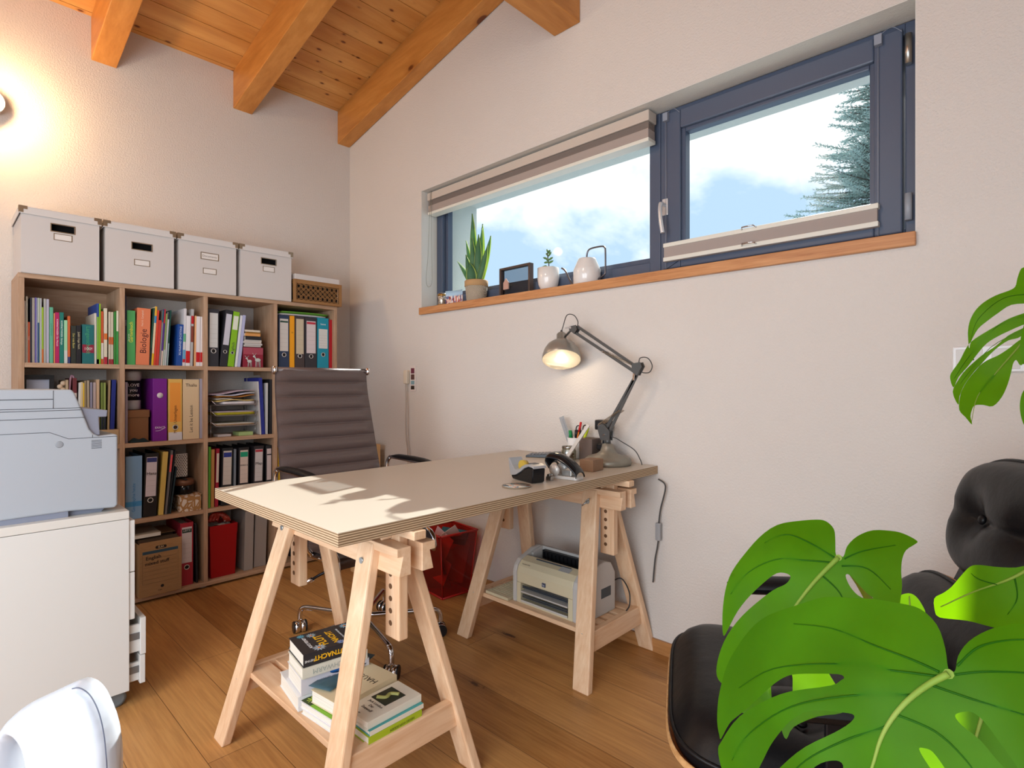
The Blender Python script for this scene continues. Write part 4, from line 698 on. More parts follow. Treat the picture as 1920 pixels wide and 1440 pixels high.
# third row second cell
t_ = thing('patterned_box', 'white box with black dots standing upright in third row', 'box', (.14, -1.178, .627)); m = MB(); m.box(-.08, .08, -.038, .030, 0, .13); m.build('body', cm('dcd4cc'), t_, bevel=.002)
m = MB()
for a in range(6):
    for b2 in range(13):
        yy = -.033+a*.0117+(b2 % 2)*.0058; zz = .005+b2*.0097
        if yy < .028: m.lathe([(.0029, 0), (.0001, .0006)], 8, M=Matrix.Translation((.0801, yy, zz)) @ Matrix.Rotation(R(90), 4, 'Y'))
m.build('dot_pattern', BLACKP, t_)
t_ = thing('round_tin', 'black oval tin with copper-brown lid stripe in third row', 'tin', (.20, -1.172, .5355)); m = MB(); Mx = Matrix.Diagonal((1.45, 1, 1, 1)); m.lathe([(.054, 0), (.057, .004), (.058, .06)], 36, M=Mx); m.build('body', DARKG, t_)
m = MB(); m.lathe([(.0595, .05), (.0595, .072), (.056, .078), (.0001, .08)], 36, M=Mx); m.build('lid', mat('copper_brown', '7a5440', .35, .2), t_)
m = MB(); m.box(-.084, .084, -.008, .006, .0795, .083); m.build('lid_stripe', BLACKP, t_, bevel=.001)
FLORAL, t, b = pm('kraft_floral', .7, .2); vo = t.add('ShaderNodeTexVoronoi'); vo.feature = 'DISTANCE_TO_EDGE'; vo.inputs['Scale'].default_value = 1
nn = t.noise(t.mp(), 16, 2, .5); mm = t.add('ShaderNodeVectorMath'); mm.operation = 'ADD'; t.ln(t.mp((45, 45, 30)), mm.inputs[0]); t.ln(nn, mm.inputs[1]); t.ln(mm.outputs[0], vo.inputs['Vector'])
t.ln(t.ramp(vo.outputs['Distance'], [(.1, 'b08454'), (.17, 'e4d8cc')]), b.inputs['Base Color'])
t_ = sbox('patterned_box', 'kraft box with white leaf pattern under the black tin', 'box', (.235, -1.158, .4448), .15, .106, .086, FLORAL, lid=(.0, FLORAL))
# bottom row: archive box
t_ = thing('archive_box', 'kraft archive box with handwritten English mixed stuff', 'box', (.175, -1.315, .0356), R(2))
m = MB(); w_, h_, d_ = .158, .285, .285
x1 = .165; x0 = x1-d_
m.box(x0, x0+.003, -w_/2*1.25, w_/2*1.25, 0, h_); m.box(x1-.003, x1, -w_/2*1.25, w_/2*1.25, 0, h_); yw = w_/2*1.25
m.box(x0+.003, x1-.003, -yw, -yw+.003, 0, h_-.01); m.box(x0+.003, x1-.003, yw-.003, yw, 0, h_-.01); m.box(x0+.003, x1-.003, -yw+.003, yw-.003, 0, .003)
m.build('box_body', KRAFT, t_, bevel=.001)
m = MB()
for k in range(10): m.box(x1-.03-.024*k, x1-.028-.024*k, -yw+.006, yw-.006, .01, h_+.006*math.sin(k*1.7)+.002)
m.build('hanging_files', cm('5a4634', .8), t_)
m = MB(); m.box(x0, x1-.10, -yw, yw, h_+.012, h_+.015); m.build('lid_flap', KRAFT, t_)
INK = cm('2c2622', .7)
m = MB(); X = x1
m.box(X, X+.0006, -yw*.86, yw*.82, .222, .237); m.build('blue_bar', cm('34566a'), t_)
m = MB()
for k in range(6): m.box(X, X+.0005, -yw*.82, yw*.78, .088+.021*k, .0888+.021*k)
for yy in (-yw*.86, yw*.82): m.box(X, X+.0005, yy, yy+.0008, .066, .222)
m.box(X, X+.0005, -yw*.86, yw*.82, .066, .0668); m.build('printed_lines', cm('6e5a44'), t_)
m = MB(); m.prism(rrect(.052, .015, .007), 0, .0006, frame((X, .0, .2505), (0, 1, 0), (0, 0, 1))); m.build('logo_plate', INK, t_); text('ELBA', .013, cm('c8b090'), t_, frame((X+.0008, 0, .2505), (0, 1, 0), (0, 0, 1)), w=.04, bold=.0003)
text('English', .026, INK, t_, frame((X+.0006, -.035, .2), (0, 1, .03), (0, -.03, 1)), 'handwriting', bold=.0004); text('mixed stuff', .025, INK, t_, frame((X+.0006, -.018, .172), (0, 1, .03), (0, -.03, 1)), 'handwriting', bold=.0004)
m = MB(); m.lathe([(.008, 0), (.0001, .0006)], 16, M=Matrix.Translation((X, .006, .042)) @ Matrix.Rotation(R(90), 4, 'Y')); m.build('round_mark', INK, t_); text('ELBA', .008, INK, t_, frame((X+.0006, -.004, .022), (0, 1, 0), (0, 0, 1)))
m = MB(); m.box(0, .20, -.06, .06, 0, .0015); m.box(0, .20, -.06, .06, .0175, .019); o = m.build('book', cm('c8bca8'), None); o.location = (.10, -1.36, .0356+.302); tag(o, 'cream book lying on the kraft archive box', 'book'); m = MB(); m.box(.001, .199, -.059, .059, .0015, .0175); m.build('pages', PAGES, o)
# red bin in the shelf
t_ = thing('red_container', 'glossy red cardboard bin in the bottom row, third cell', 'bin', (.215, -.983, .0356)); REDC = mat('red_glossy_card', '9c0814', .35)
m = MB(); a, c_ = .085, .075; H = .30
def tap(z, k): return [(-a*k, -c_*k, z), (a*k, -c_*k, z), (a*k, c_*k, z), (-a*k, c_*k, z)]
for (p, q) in ((0, 1), (1, 2), (2, 3), (3, 0)):
    A = tap(0, .88); B = tap(H, 1.); Ai = tap(.003, .85); Bi = tap(H, .965)
    m.hexa([A[p], A[q], Ai[q], Ai[p], B[p], B[q], Bi[q], Bi[p]])
m.box(-a*.86, a*.86, -c_*.86, c_*.86, 0, .003); m.build('bin_wall', REDC, t_, bevel=.0008)
m = MB(); [m.hexa([(a*.97, s0*c_*.98, H-.055), (a*.995, s0*c_*.99, H-.055), (a*.995, -s0*c_*.99, H-.055), (a*.97, -s0*c_*.98, H-.055), (a*.98, s0*c_*1.0, H+.001), (a*1.02, s0*c_*1.01, H+.001), (a*1.02, -s0*c_*1.01, H+.001), (a*.98, -s0*c_*1.0, H+.001)]) for s0 in (-1,)]; m.build('folded_rim', REDC, t_)
m = MB(); m.grid(lambda u, v: (-.07+.14*u, -.06+.12*v, H-.015+.018*math.sin(u*7+v*5)), 8, 8); m.build('crumpled_paper', cm('b4a8a0', .8), t_)
t_ = thing('glitter_bow', 'red glittering ribbon heap on the red bin', 'decoration', (.21, -1.00, .3355)); GL_, t, b = pm('red_glitter', .3, .8); nv = t.noise(t.mp(), 420, 2, .6); t.ln(t.ramp(nv, [(.45, '6a0808'), (.6, 'd8301c'), (.68, 'f8b090')]), b.inputs['Base Color'])
m = MB(); [m.tube(spline([(.05, -.05+.02*k, .02), (.03, -.02+.02*k, .055), (.06, .02+.012*k, .05-.008*k), (.05, .04+.01*k, .012)], 5), .011, 8) for k in range(3)]; m.build('ribbon', GL_, t_); m = MB(); m.tube(spline([(.06, .03, .01), (.06, .05, .04), (.05, .062, .03), (.05, .05, .0)]), .003, 6); m.build('silver_cord', ALU, t_)
# ------------------------------------------------------------------ wooden box behind chair, waste bin
t_ = sbox('wooden_crate', 'narrow light wooden box standing behind the office chair at the wall', 'box', (.44, -.125, 0), .12, .13, .745, PINE, bevel=.003)
sbox('wooden_block', 'low pale wooden block on the floor beside the bookshelf foot', 'block', (.69, -.33, 0), .07, .09, .088, PINE, bevel=.003)
t_ = thing('waste_paper_bin', 'translucent red bin full of papers by the window wall', 'bin', (1.335, -.175, 0), R(-6))
REDT = clear('red_translucent', 'ea7a70', .05, .05); REDR = mat('red_rim_plastic', 'b01a14', .4)
def fr(z, a, b_): return [(-a, -b_, z), (a, -b_, z), (a, b_, z), (-a, b_, z)]
A = fr(.0, .092, .088); B = fr(.345, .122, .118); m = MB()
for p, q in ((0, 1), (1, 2), (2, 3), (3, 0)):
    i = m.vs([A[p], A[q], B[q], B[p]]); m.fs([(0, 1, 2, 3)], i)
o = m.build('bin_wall', REDT, t_); s_ = o.modifiers.new('s', 'SOLIDIFY'); s_.thickness = .0025
m = MB()
for P_, rr2 in ((fr(.345, .124, .12), .006), (fr(.006, .094, .09), .006)):
    for p, q in ((0, 1), (1, 2), (2, 3), (3, 0)): m.tube([P_[p], P_[q]], rr2, 8)
for k in range(4): m.tube([A[k], B[k]], .003, 6)
m.box(-.092, .092, -.088, .088, 0, .004); m.build('rim', REDR, t_)
for i, (loc, sx, sy, sz, rot, c, l) in enumerate((((.03, -.045, .10), .13, .004, .22, (8, 4, -35), 'b89c98', 'pale mauve folder standing in the red bin'), ((-.02, -.03, .02), .16, .006, .25, (12, -14, 12), '7a4a48', 'brownish card in the lower part of the red bin'), ((.0, .02, .06), .15, .02, .24, (-8, 10, 30), '9a5a50', 'folded grey-red carton inside the red bin'), ((.02, .03, .29), .15, .1, .035, (14, 8, 38), '1c5c6c', 'teal box lid on top of the red bin contents'), ((-.02, -.055, .21), .13, .003, .15, (4, 30, 10), 'd8b8c0', 'pink-white paper sheet leaning in the red bin'), ((.05, .04, .26), .09, .003, .12, (18, -32, 60), 'd8c8c0', 'white paper corner sticking out of the red bin'), ((-.01, -.05, .06), .09, .003, .13, (-10, 18, 4), 'd8b8a8', 'leaflet with orange sign near the bottom of the red bin'))):
    m = MB(); m.box(-sx/2, sx/2, -sy/2, sy/2, 0, sz); o = m.build('waste_paper', cm(c, .7), None)
    o.location = Vector((1.335, -.175, 0))+Matrix.Rotation(R(-6), 3, 'Z') @ Vector(loc)*1.0; o.rotation_euler = tuple(R(a) for a in rot); tag(o, l, 'paper')
# ================================================================== ROLLING CABINET + PRINTER
t_ = thing('drawer_cabinet', 'white rolling drawer cabinet under the large printer', 'cabinet', (1.28, -1.95, 0)); og = t_.location
CABW = mat('cabinet_white', 'd2d3d1', .4); cx0, cx1, cy0, cy1 = .93, 1.39, -2.26, -1.669
m = MB(); m.box(cx0, cx1, cy0, cy1, .0633, .672); m.build('carcass', CABW, t_, bevel=.002, org=og)
m = MB(); m.box(cx0, cx1, cy0, cy1, .6735, .7016); m.build('top_panel', mat('cabinet_top_white', 'd4d3ce', .3), t_, bevel=.002, org=og)
dz = [(.075, .175), (.178, .31), (.313, .48), (.483, .665)]
for k, (za, zb) in enumerate(dz):
    op = (.032, .034, 0, 0)[k]
    m = MB(); m.box(cx0+.004, cx1-.004, cy1+op, cy1+op+.017, za, zb); d_ = m.build('drawer', CABW, t_, bevel=.0015, org=og)
    if op:
        m = MB(); m.box(cx1-.03, cx1-.018, cy1-.01, cy1+op, za+.01, zb-.025); m.build('drawer_side', CABW, d_, org=og)
        m = MB(); m.box(cx1-.018, cx1-.014, cy1, cy1+op, (za+zb)/2-.012, (za+zb)/2+.012); m.build('drawer_runner', mat('runner_grey', '7c8084', .4, .6), d_, org=og)
for xa in (cx0+.05, cx1-.05):
    for ya2 in (cy0+.05, cy1-.03):
        m = MB(); Mx = Matrix.Translation((xa, ya2, .03)) @ Matrix.Rotation(R(90), 4, 'Y'); m.lathe([(.02, -.012), (.03, -.009), (.03, .009), (.02, .012)], 20, M=Mx); m.box(xa-.008, xa+.008, ya2-.012, ya2+.012, .04, .0633); m.build('caster', mat('caster_grey', '6c7478', .4), t_, org=og)
t_ = thing('laser_printer', 'large white office printer on the rolling cabinet, left border', 'printer', (1.17, -1.9, .7016)); og = t_.location
LP = mat('printer_grey_white', 'a6aeb8', .38); LG = mat('printer_grey', '84899a', .45); SEAM = mat('seam_dark', '4c5056', .6)
px0, px1 = .95, 1.360; yr = -1.6974; zb = .7016
# side silhouette in (y,z), extruded along x
prof = [(-2.35, zb+.012), (-1.83, zb+.020), (-1.705, zb+.012), (yr, zb+.022), (yr, .9700), (-1.706, .973), (-1.752, .9700), (-1.766, .978), (-1.778, .995), (-1.798, 1.058), (-1.818, 1.118), (-1.826, 1.131), (-2.35, 1.136)]
Myz = Matrix(((0, 0, 1, 0), (1, 0, 0, 0), (0, 1, 0, 0), (0, 0, 0, 1)))
m = MB(); m.prism(prof, px0, px1, Myz); m.build('housing', LP, t_, bevel=.006, seg=3, org=og)
m = MB(); m.prism([(-2.30, zb), (-1.835, zb), (-1.835, zb+.021), (-2.3, zb+.014)], px0+.01, px1-.008, Myz); m.prism([(-1.9, zb), (-1.74, zb), (-1.73, zb+.012), (-1.9, zb+.02)], px0+.02, px1-.03, Myz); m.build('base_recess', LG, t_, org=og)
X = px1
def seam(pts, r=.0009): m.tube([(X+.0002, y, z) for y, z in pts], r, 4)
m = MB()
seam([(-2.35, 1.099), (-1.875, 1.0995)], .0012); seam([(-1.875, 1.128), (-1.875, 1.069)]); seam([(-2.35, 1.068), (-1.803, 1.069)]); seam([(-2.35, 1.060), (-1.803, 1.062)]); seam([(-2.35, 1.035), (-1.792, 1.036)]); seam([(-2.35, .992), (-1.885, .990), (-1.835, .9655), (-1.74, .9655), (-1.70, .9655)]); seam([(-1.77, .975), (-1.77, .9655)])
m.build('panel_seam', SEAM, t_, org=og)
m = MB(); [m.box(X-.001, X+.0006, -1.773, -1.744, .9545-.0045*k, .9562-.0045*k) for k in range(7)]; m.build('vent_slot', SEAM, t_, org=og)
m = MB(); m.prism([(-1.800, 1.068), (-1.802, 1.03), (-1.78, .985), (-1.766, .972), (-1.747, .972), (-1.750, 1.035), (-1.727, 1.035), (-1.7255, 1.058)], px0+.06, px1-.01, Myz); m.build('output_tray', LG, t_, bevel=.003, org=og)
m = MB(); m.lathe([(.011, 0), (.0095, .0005), (.0001, .0006)], 20, M=Matrix.Translation((X, -1.859, .948)) @ Matrix.Rotation(R(90), 4, 'Y')); m.build('round_mark', mat('pale_grey_mark', '8e949c', .5), t_, org=og)
# ================================================================== DESK
t_ = thing('desk', 'long plywood-edged beige desk top on two wooden trestles', 'desk', (2.126, -.75, .766)); og = t_.location
dx0, dx1, dy0, dy1 = 1.7182, 2.5344, -1.4956, -.002
m = MB(); m.box(dx0, dx1, dy0, dy1, .766, .7992); m.build('plywood_core', PLY, t_, org=og)
m = MB(); m.box(dx0, dx1, dy0, dy1, .7992, .8002); m.build('laminate_surface', DESK, t_, org=og)
def trestle(yc, label, mir, zs_=.0):
    t = thing('trestle', label, 'trestle', (2.15, yc, 0), 0, 'wooden trestles under the desk')
    for sx in (-1, 1):
        for sy in (-1, 1):
            m = MB(); xt, xb = .243, .333; yt, yb_ = .040, .222; hw = .037; th = .030
            def cs(z):
                f = z/.70; xc = sx*(xb+(xt-xb)*f); yy = sy*(yb_+(yt-yb_)*f); return xc, yy
            P0 = cs(0); P1 = cs(.722)
            pts = []
            for (xc, yy), z in ((P0, 0), (P1, .722)):
                y0_, y1_ = (yy, yy+sy*th) if sy > 0 else (yy-th, yy)
                pts += [(xc-hw, y0_, z), (xc+hw, y0_, z), (xc+hw, y1_, z), (xc-hw, y1_, z)]
            m.hexa(pts)
            lg = m.build('leg', BEECH_Z, t, bevel=.005)
            xc, yy = cs(.672); m = MB(); Y = yy+sy*th; m.cyl((xc-.004, Y-sy*.002, .672), (xc-.004, Y+sy*.004, .672), .0085, n=14)
            if mir and sy < 0: m.tube([(xc-.004, Y-.01, .672), (xc-.022, Y-.014, .656)], .003, 6); m.tube([(xc-.004, Y-.01, .672), (xc+.012, Y-.014, .688)], .003, 6); m.cyl((xc-.004, Y, .672), (xc-.004, Y-.012, .672), .005, n=8)
            m.build('bolt', mat('zinc_bolt', 'b8c0c4', .3, .8), lg)
            xc, yy = cs(.20); m = MB(); Y = yy+sy*th; m.cyl((xc-.002, Y-sy*.002, .19), (xc-.002, Y+sy*.0015, .19), .0065, n=12); m.build('screw', MC['zinc_bolt'], lg)
    for sy in (-1, 1):       # rails with dovetail groove
        pr = [(.018, .652), (.018, .727), (.062, .727), (.062, .704), (.044, .704), (.056, .652)]
        pr = [(sy*y, z) for y, z in pr]
        if sy < 0: pr = pr[::-1]
        m = MB(); m.prism(pr, -.385, .385, Matrix(((0, 0, 1, 0), (1, 0, 0, 0), (0, 1, 0, 0), (0, 0, 0, 1)))); m.build('top_rail', BEECH_X, t, bevel=.002)
    for sx in (-1, 1):
        m = MB(); xc = sx*.293; pts = rrect(.066, .03, .004, 2)
        m.box(xc-.033, xc+.033, -.0155, .0155, .455, .742); po_ = m.build('height_post', BEECH_Z, t, bevel=.004)
        m = MB()
        for k in range(5): zz = .630-.0335*k; m.cyl((xc-.006, -.0162, zz), (xc-.006, -.0158, zz), .0075, n=16)
        m.build('peg_hole', mat('hole_brown', '6a4a30', .8), po_)
        m = MB(); m.cyl((xc-.006, -.045, .735), (xc-.006, .045, .735), .0068, n=12); m.build('peg', BEECH_Y, t)
    m = MB(); m.box(-.40, .40, -.02, .02, .742, .7655); m.build('support_bar', BEECH_X, t, bevel=.003)
    zsh = .218+zs_
    for sx in (-1, 1):
        m = MB(); xa = sx*.318; m.box(xa-.014, xa+.014, -.190, .190, zsh-.075, zsh-.006 if 0 else zsh+.004); m.build('cross_bar', BEECH_Y, t, bevel=.003)
    m = MB()
    for (a, b2) in ((-.172, -.098), (-.080, -.035), (-.012, .033), (.056, .10), (.12, .172))[:5 if mir else 3]:
        m = MB(); m.box(-.304, .304, a, b2, zsh-.018, zsh); m.build('shelf_slat', BEECH_X, t, bevel=.002)
    return t
trestle(-1.27, 'light beech trestle nearest the viewer, stacked books on its lower shelf', 0)
trestle(-.235, 'light beech trestle at the window wall, holding the beige printer', 1, -.024)
# ------------------------------------------------------------------ books on near trestle
def flat_book(label, corner, sx, sy, z, h, rz, col, spine=None, hard=True):
    # corner = front corner (+x,-y); extends to -x and +y
    o_ = thing('book', label, 'book', (corner[0], corner[1], z), R(rz)); c = cm(col, .45)
    m = MB(); ct = .0014
    m.box(-sx, 0, 0, sy, 0, ct); m.box(-sx, 0, 0, sy, h-ct, h); m.box(-ct, 0, 0, sy, ct, h-ct); m.build('cover', cm(spine or col, .45) if 0 else c, o_, bevel=.0006)
    m = MB(); m.box(-sx+.003, -ct, .003, sy-.003, ct, h-ct); m.build('pages', PAGES, o_)
    if spine: m = MB(); m.box(0, .0006, .0005, sy-.0005, .0003, h-.0003); m.build('spine_band', cm(spine, .45), o_)
    return o_
ZT = .2184
b_ = flat_book('thick white book at the bottom of the left stack', (2.200, -1.435), .178, .20, ZT, .042, -8, 'e6e8ea')
b_ = flat_book('thick white-lavender book with coloured spots, below the cream one', (2.204, -1.428), .130, .205, ZT+.0425, .050, -8, 'd0cfd8')
m = MB(); m.lathe([(.02, 0), (.0001, .0007)], 16, M=Matrix.Translation((0, .115, .045)) @ Matrix.Diagonal((1, 1.6, .5, 1)) @ Matrix.Rotation(R(90), 4, 'Y')); m.build('blue_spot', cm('2466b0'), b_)
m = MB(); m.lathe([(.009, 0), (.0001, .0007)], 12, M=Matrix.Translation((0, .15, .044)) @ Matrix.Rotation(R(90), 4, 'Y')); m.build('green_spot', cm('8ab040'), b_)
text('wie wir fühlen', .012, cm('7c7886'), b_, frame((.0006, .09, .017), (0, -1, 0), (0, 0, -1)), 'title_text')
text('was wir denken', .010, cm('7c7886'), b_, frame((.0006, .088, .031), (0, -1, 0), (0, 0, -1)), 'title_text')
b_ = flat_book('thin cream book with silver spine lettering under the black novel', (2.212, -1.428), .136, .195, ZT+.093, .030, -8, 'd8d6c8')
text('DER SCHWARM', .020, cm('a8b0a8', .4), b_, frame((.0006, .10, .015), (0, -1, 0), (0, 0, -1)), 'title_text', w=.16)
b_ = flat_book('black novel with yellow FLUTNACHT lettering topping the left stack', (2.209, -1.424), .136, .185, ZT+.1235, .0375, -8, '2c2a2e')
YL = cm('f0b818'); zt_ = .0378
text('FLUTNACHT', .029, YL, b_, frame((.0006, .085, .0185), (0, -1, 0), (0, 0, -1)), 'title_text', w=.11, bold=.0008)
text('HEYNE', .009, cm('e8e8e8'), b_, frame((.0006, .018, .016), (0, -1, 0), (0, 0, -1)), 'title_text'); text('FEENEY', .010, cm('e8e8e8'), b_, frame((.0006, .163, .019), (0, -1, 0), (0, 0, -1)), 'title_text')
text('FLUT', .042, YL, b_, frame((-.062, .072, zt_), (-1, 0, 0), (0, -1, 0)) @ Matrix.Diagonal((1, 1, 1, 1)), 'title_text', w=.075, bold=.001); text('NACHT', .042, YL, b_, frame((-.064, .108, zt_), (-1, 0, 0), (0, -1, 0)), 'title_text', w=.088, bold=.001)
text('ALICE FEENEY', .013, cm('f0f0f0'), b_, frame((-.068, .034, zt_), (-1, 0, 0), (0, -1, 0)), 'title_text', w=.09); text('DER TOD KOMMT BEI EBBE', .007, cm('d8d8d8'), b_, frame((-.066, .135, zt_), (-1, 0, 0), (0, -1, 0)), 'title_text')
def daisy(x, y, r, c, cc):
    m = MB()
    for k in range(11):
        a = 6.283*k/11; ca, sa = math.cos(a), math.sin(a); i = m.vs([(x, y, zt_+.0003), (x+ca*r*.6-sa*r*.14, y+sa*r*.6+ca*r*.14, zt_+.0004), (x+ca*r, y+sa*r, zt_+.0003), (x+ca*r*.6+sa*r*.14, y+sa*r*.6-ca*r*.14, zt_+.0004)]); m.fs([(0, 1, 2, 3), (3, 2, 1, 0)], i)
    m.build('daisy_motif', cm(c), b_)
    m = MB(); m.lathe([(r*.25, 0), (.0001, .0008)], 10, c=(x, y, zt_+.0004)); m.build('daisy_motif', cm(cc), b_)
for a in ((-.11, .058, .016, '9cb4c0', 'e07028'), (-.12, .03, .013, '6ab0c8', '5a98b8'), (-.018, .052, .021, 'b4c4d0', 'e88830'), (-.115, .165, .018, '9cc4d4', 'e07820'), (-.085, .178, .012, '68b4d8', '2878b0'), (-.015, .115, .014, '98a8d0', '5878c0')): daisy(*a)
# middle stack
b_ = flat_book('lower white booklet with green strip, middle of the trestle shelf', (2.366, -1.418), .155, .19, ZT, .015, 5, 'e8e8ea')
b_ = flat_book('upper white booklet with bright green cover strip and flower', (2.362, -1.416), .157, .185, ZT+.0155, .017, 6, 'eceaf0')
m = MB(); m.box(-.112, -.012, .004, .05, .0171, .0176); m.build('green_strip', cm('78b028'), b_); m = MB(); m.box(-.157, -.113, .004, .05, .0171, .0176); m.build('flower_photo', cm('3a4c20'), b_)
m = MB()
for k in range(9): a = .7*k; m.beam((-.135, .027, .0179), (-.135+.016*math.cos(a), .027+.016*math.sin(a), .0179), .003, .0006)
m.build('flower_motif', cm('b8c848'), b_)
text('Beck kompakt', .008, cm('2c4c10'), b_, frame((-.03, .025, .0179), (-1, 0, 0), (0, -1, 0)), 'title_text')
b_ = flat_book('cream hardback lying over the white booklets', (2.368, -1.399), .133, .20, ZT+.034, .036, 7, 'dccdaa')
text('HAUS', .034, cm('4a4034'), b_, frame((-.05, .135, .0364), (-1, 0, 0), (0, -1, 0)), 'title_text', w=.07)
t_ = thing('flyer', 'dark teal flyer with orange triangle slipped over the cream hardback', 'flyer', (2.30, -1.31, ZT+.0715), R(22)); m = MB(); m.grid(lambda u, v: (-.11+.075*u, -.07+.21*v, .002+.022*max(0, v-.55)+.012*max(0, .3-v)), 3, 10); o = m.build('sheet', cm('40606c', .4), t_); s_ = o.modifiers.new('s', 'SOLIDIFY'); s_.thickness = .001
m = MB(); i = m.vs([(-.04, -.03, .0035), (-.036, .035, .0035), (-.085, .03, .0035)]); m.fs([(0, 1, 2)], i); m.build('orange_triangle', cm('d8502c'), t_)
# right stack
b_ = flat_book('lime green book at the bottom of the right stack', (2.4755, -1.378), .12, .172, ZT, .022, 1, 'a8bc28')
text('NEUES VOM SÜDEN', .009, cm('586818'), b_, frame((.0006, .105, .011), (0, -1, 0), (0, 0, -1)), 'title_text')
b_ = flat_book('teal and white paperback under the cream novel, right stack', (2.474, -1.374), .118, .175, ZT+.0225, .013, 1, '4aa0a0', 'e0dccc')
b_ = flat_book('cream novel with dark picture topping the right stack', (2.466, -1.376), .108, .178, ZT+.036, .020, 2, 'e0dacb')
m = MB(); m.box(-.094, -.028, .075, .145, .0201, .0206); m.build('cover_picture', cm('34382c'), b_)
m = MB(); m.tube(spline([(-.08, .085, .0208), (-.06, .10, .0208), (-.065, .12, .0208), (-.045, .135, .0208)]), .006, 5); m.build('picture_detail', cm('a8a860'), b_)
for k, (s, z_) in enumerate((('Jack London', .012), ('Der', .012), ('Seewolf', .014))): text(s, z_, cm('3a342c'), b_, frame((-.055, .062-.014*k, .0204), (-1, 0, 0), (0, -1, 0)) if 0 else frame((-.055, .064-.0145*k, .0204), (1, 0, 0), (0, 1, 0)), 'title_text')
text('dtv', .007, cm('5a544c'), b_, frame((-.055, .012, .0204), (1, 0, 0), (0, 1, 0)), 'title_text')
# ------------------------------------------------------------------ small printer on the far trestle
t_ = thing('desktop_printer', 'beige desktop printer on the lower shelf of the wall-side trestle', 'printer', (2.225, -.38, .1945)); BG = mat('beige_plastic', 'cfc3a4', .45); LGY = mat('pale_grey_plastic', 'c0bcb8', .45)
W2 = .19; dp = .235; hp_ = .215
# side profile (y,z): front at y=0
pf = [(0, .0), (0, .135), (.008, .160), (.03, .182), (.075, .197), (.12, .213), (.16, .217), (.205, .205), (dp, .16), (dp, 0)]
Mp = Matrix(((0, 0, 1, 0), (1, 0, 0, 0), (0, 1, 0, 0), (0, 0, 0, 1)))
for a, b2 in ((-W2, -W2+.022), (W2-.05, W2)): m = MB(); m.prism(pf, a, b2, Mp); m.build('side_housing', LGY, t_, bevel=.006, seg=3)
m = MB(); pi = [(.004, .088), (.004, .133), (.012, .158), (.032, .178), (.072, .192), (.075, .15), (.2, .15), (.2, .0), (.09, 0), (.09, .088)]
m.prism(pi, -W2+.0225, W2-.0505, Mp); m.build('front_panel', BG, t_, bevel=.004)
m = MB(); m.box(-W2+.022, -W2+.045, .004, .09, 0, .088); m.box(W2-.075, W2-.051, .004, .09, 0, .088); m.box(-W2+.045, W2-.075, .004, .09, 0, .008); m.build('tray_surround', BG, t_, bevel=.002)
m = MB(); m.box(-W2+.045, W2-.075, .082, .089, .008, .088); m.build('tray_back', mat('deep_blue_grey', '1c3850', .3), t_)
m = MB(); m.box(-W2+.047, W2-.077, .002, .08, .048, .054); m.box(-W2+.047, W2-.077, .002, .006, .008, .016); m.build('tray_shelf', LGY, t_, bevel=.001)
m = MB(); [m.box(-W2+.05, W2-.08, .01, .014, z_, z_+.004) for z_ in (.025, .033, .066, .072)]; m.build('paper_guide', mat('dark_grey_plastic', '3c444c', .4), t_)
m = MB(); m.prism([(.1, .152), (.1, .195), (.165, .214), (.195, .205), (.195, .152)], -W2+.0225, -W2+.035, Mp); m.prism([(.165, .152), (.165, .2145), (.2, .2065), (dp, .16), (dp, .0), (.201, 0), (.201, .151)], -W2+.0225, W2-.0505, Mp); m.build('top_cover', LGY, t_, bevel=.002)
m = MB(); m.box(-W2+.05, W2-.06, .145, .165, .165, .203); [m.box(-W2+.06+.022*k, -W2+.064+.022*k, .135, .146, .17, .196) for k in range(11)]; m.build('output_rollers', BLACKP, t_)
m = MB(); m.hexa([(-W2+.09, .055, .186), (W2-.1, .055, .186), (W2-.1, .14, .162), (-W2+.09, .14, .162), (-W2+.09, .055, .192), (W2-.1, .055, .192), (W2-.1, .14, .168), (-W2+.09, .14, .168)]); m.build('output_support', mat('dark_grey_plastic', '3c444c', .4), t_, bevel=.002)
m = MB(); m.box(-.02, -.002, -.0006, .004, .103, .119); m.build('maker_badge', mat('badge_grey', '58607a', .3, .4), t_); text('hp', .012, cm('d0d0d8'), t_, frame((-.011, -.001, .111), (1, 0, 0), (0, 0, 1)))
text('LaserJet 1018', .008, cm('8a7a6c'), t_, frame((-.125, .018, .168), (1, 0, 0), (0, .7, .7)))
m = MB(); m.hexa([(.045, .0295, .1785), (.10, .0295, .1785), (.10, .055, .188), (.045, .055, .188), (.045, .0285, .1797), (.10, .0285, .1797), (.10, .054, .1895), (.045, .054, .1895)]); m.build('instruction_label', cm('a8a8a8'), t_)
m = MB(); m.box(W2-.001, W2+.0006, .13, .2, .07, .11); m.build('side_recess', mat('dark_grey_plastic', '3c444c'), t_)
m = MB(); m.tube(spline([(W2-.02, .235, .11), (W2+.02, .25, .13), (W2+.05, .262, .08), (W2+.06, .25, .03), (W2+.05, .24, .004)]), .0028, 6); m.build('power_cable', BLACKP, t_)
t_ = thing('slotted_tray', 'beige slotted plastic tray beside the small beige printer', 'tray', (1.94, -.28, .1945)); m = MB(); m.box(-.055, .085, -.12, -.105, 0, .012); m.box(-.055, .085, .065, .08, 0, .012); m.box(-.055, -.045, -.105, .065, 0, .012); m.box(.075, .085, -.105, .065, 0, .012)
for k in range(11): m.box(-.045, .075, -.1+.0155*k, -.092+.0155*k, .004, .011)
m.build('body', BG, t_, bevel=.001)
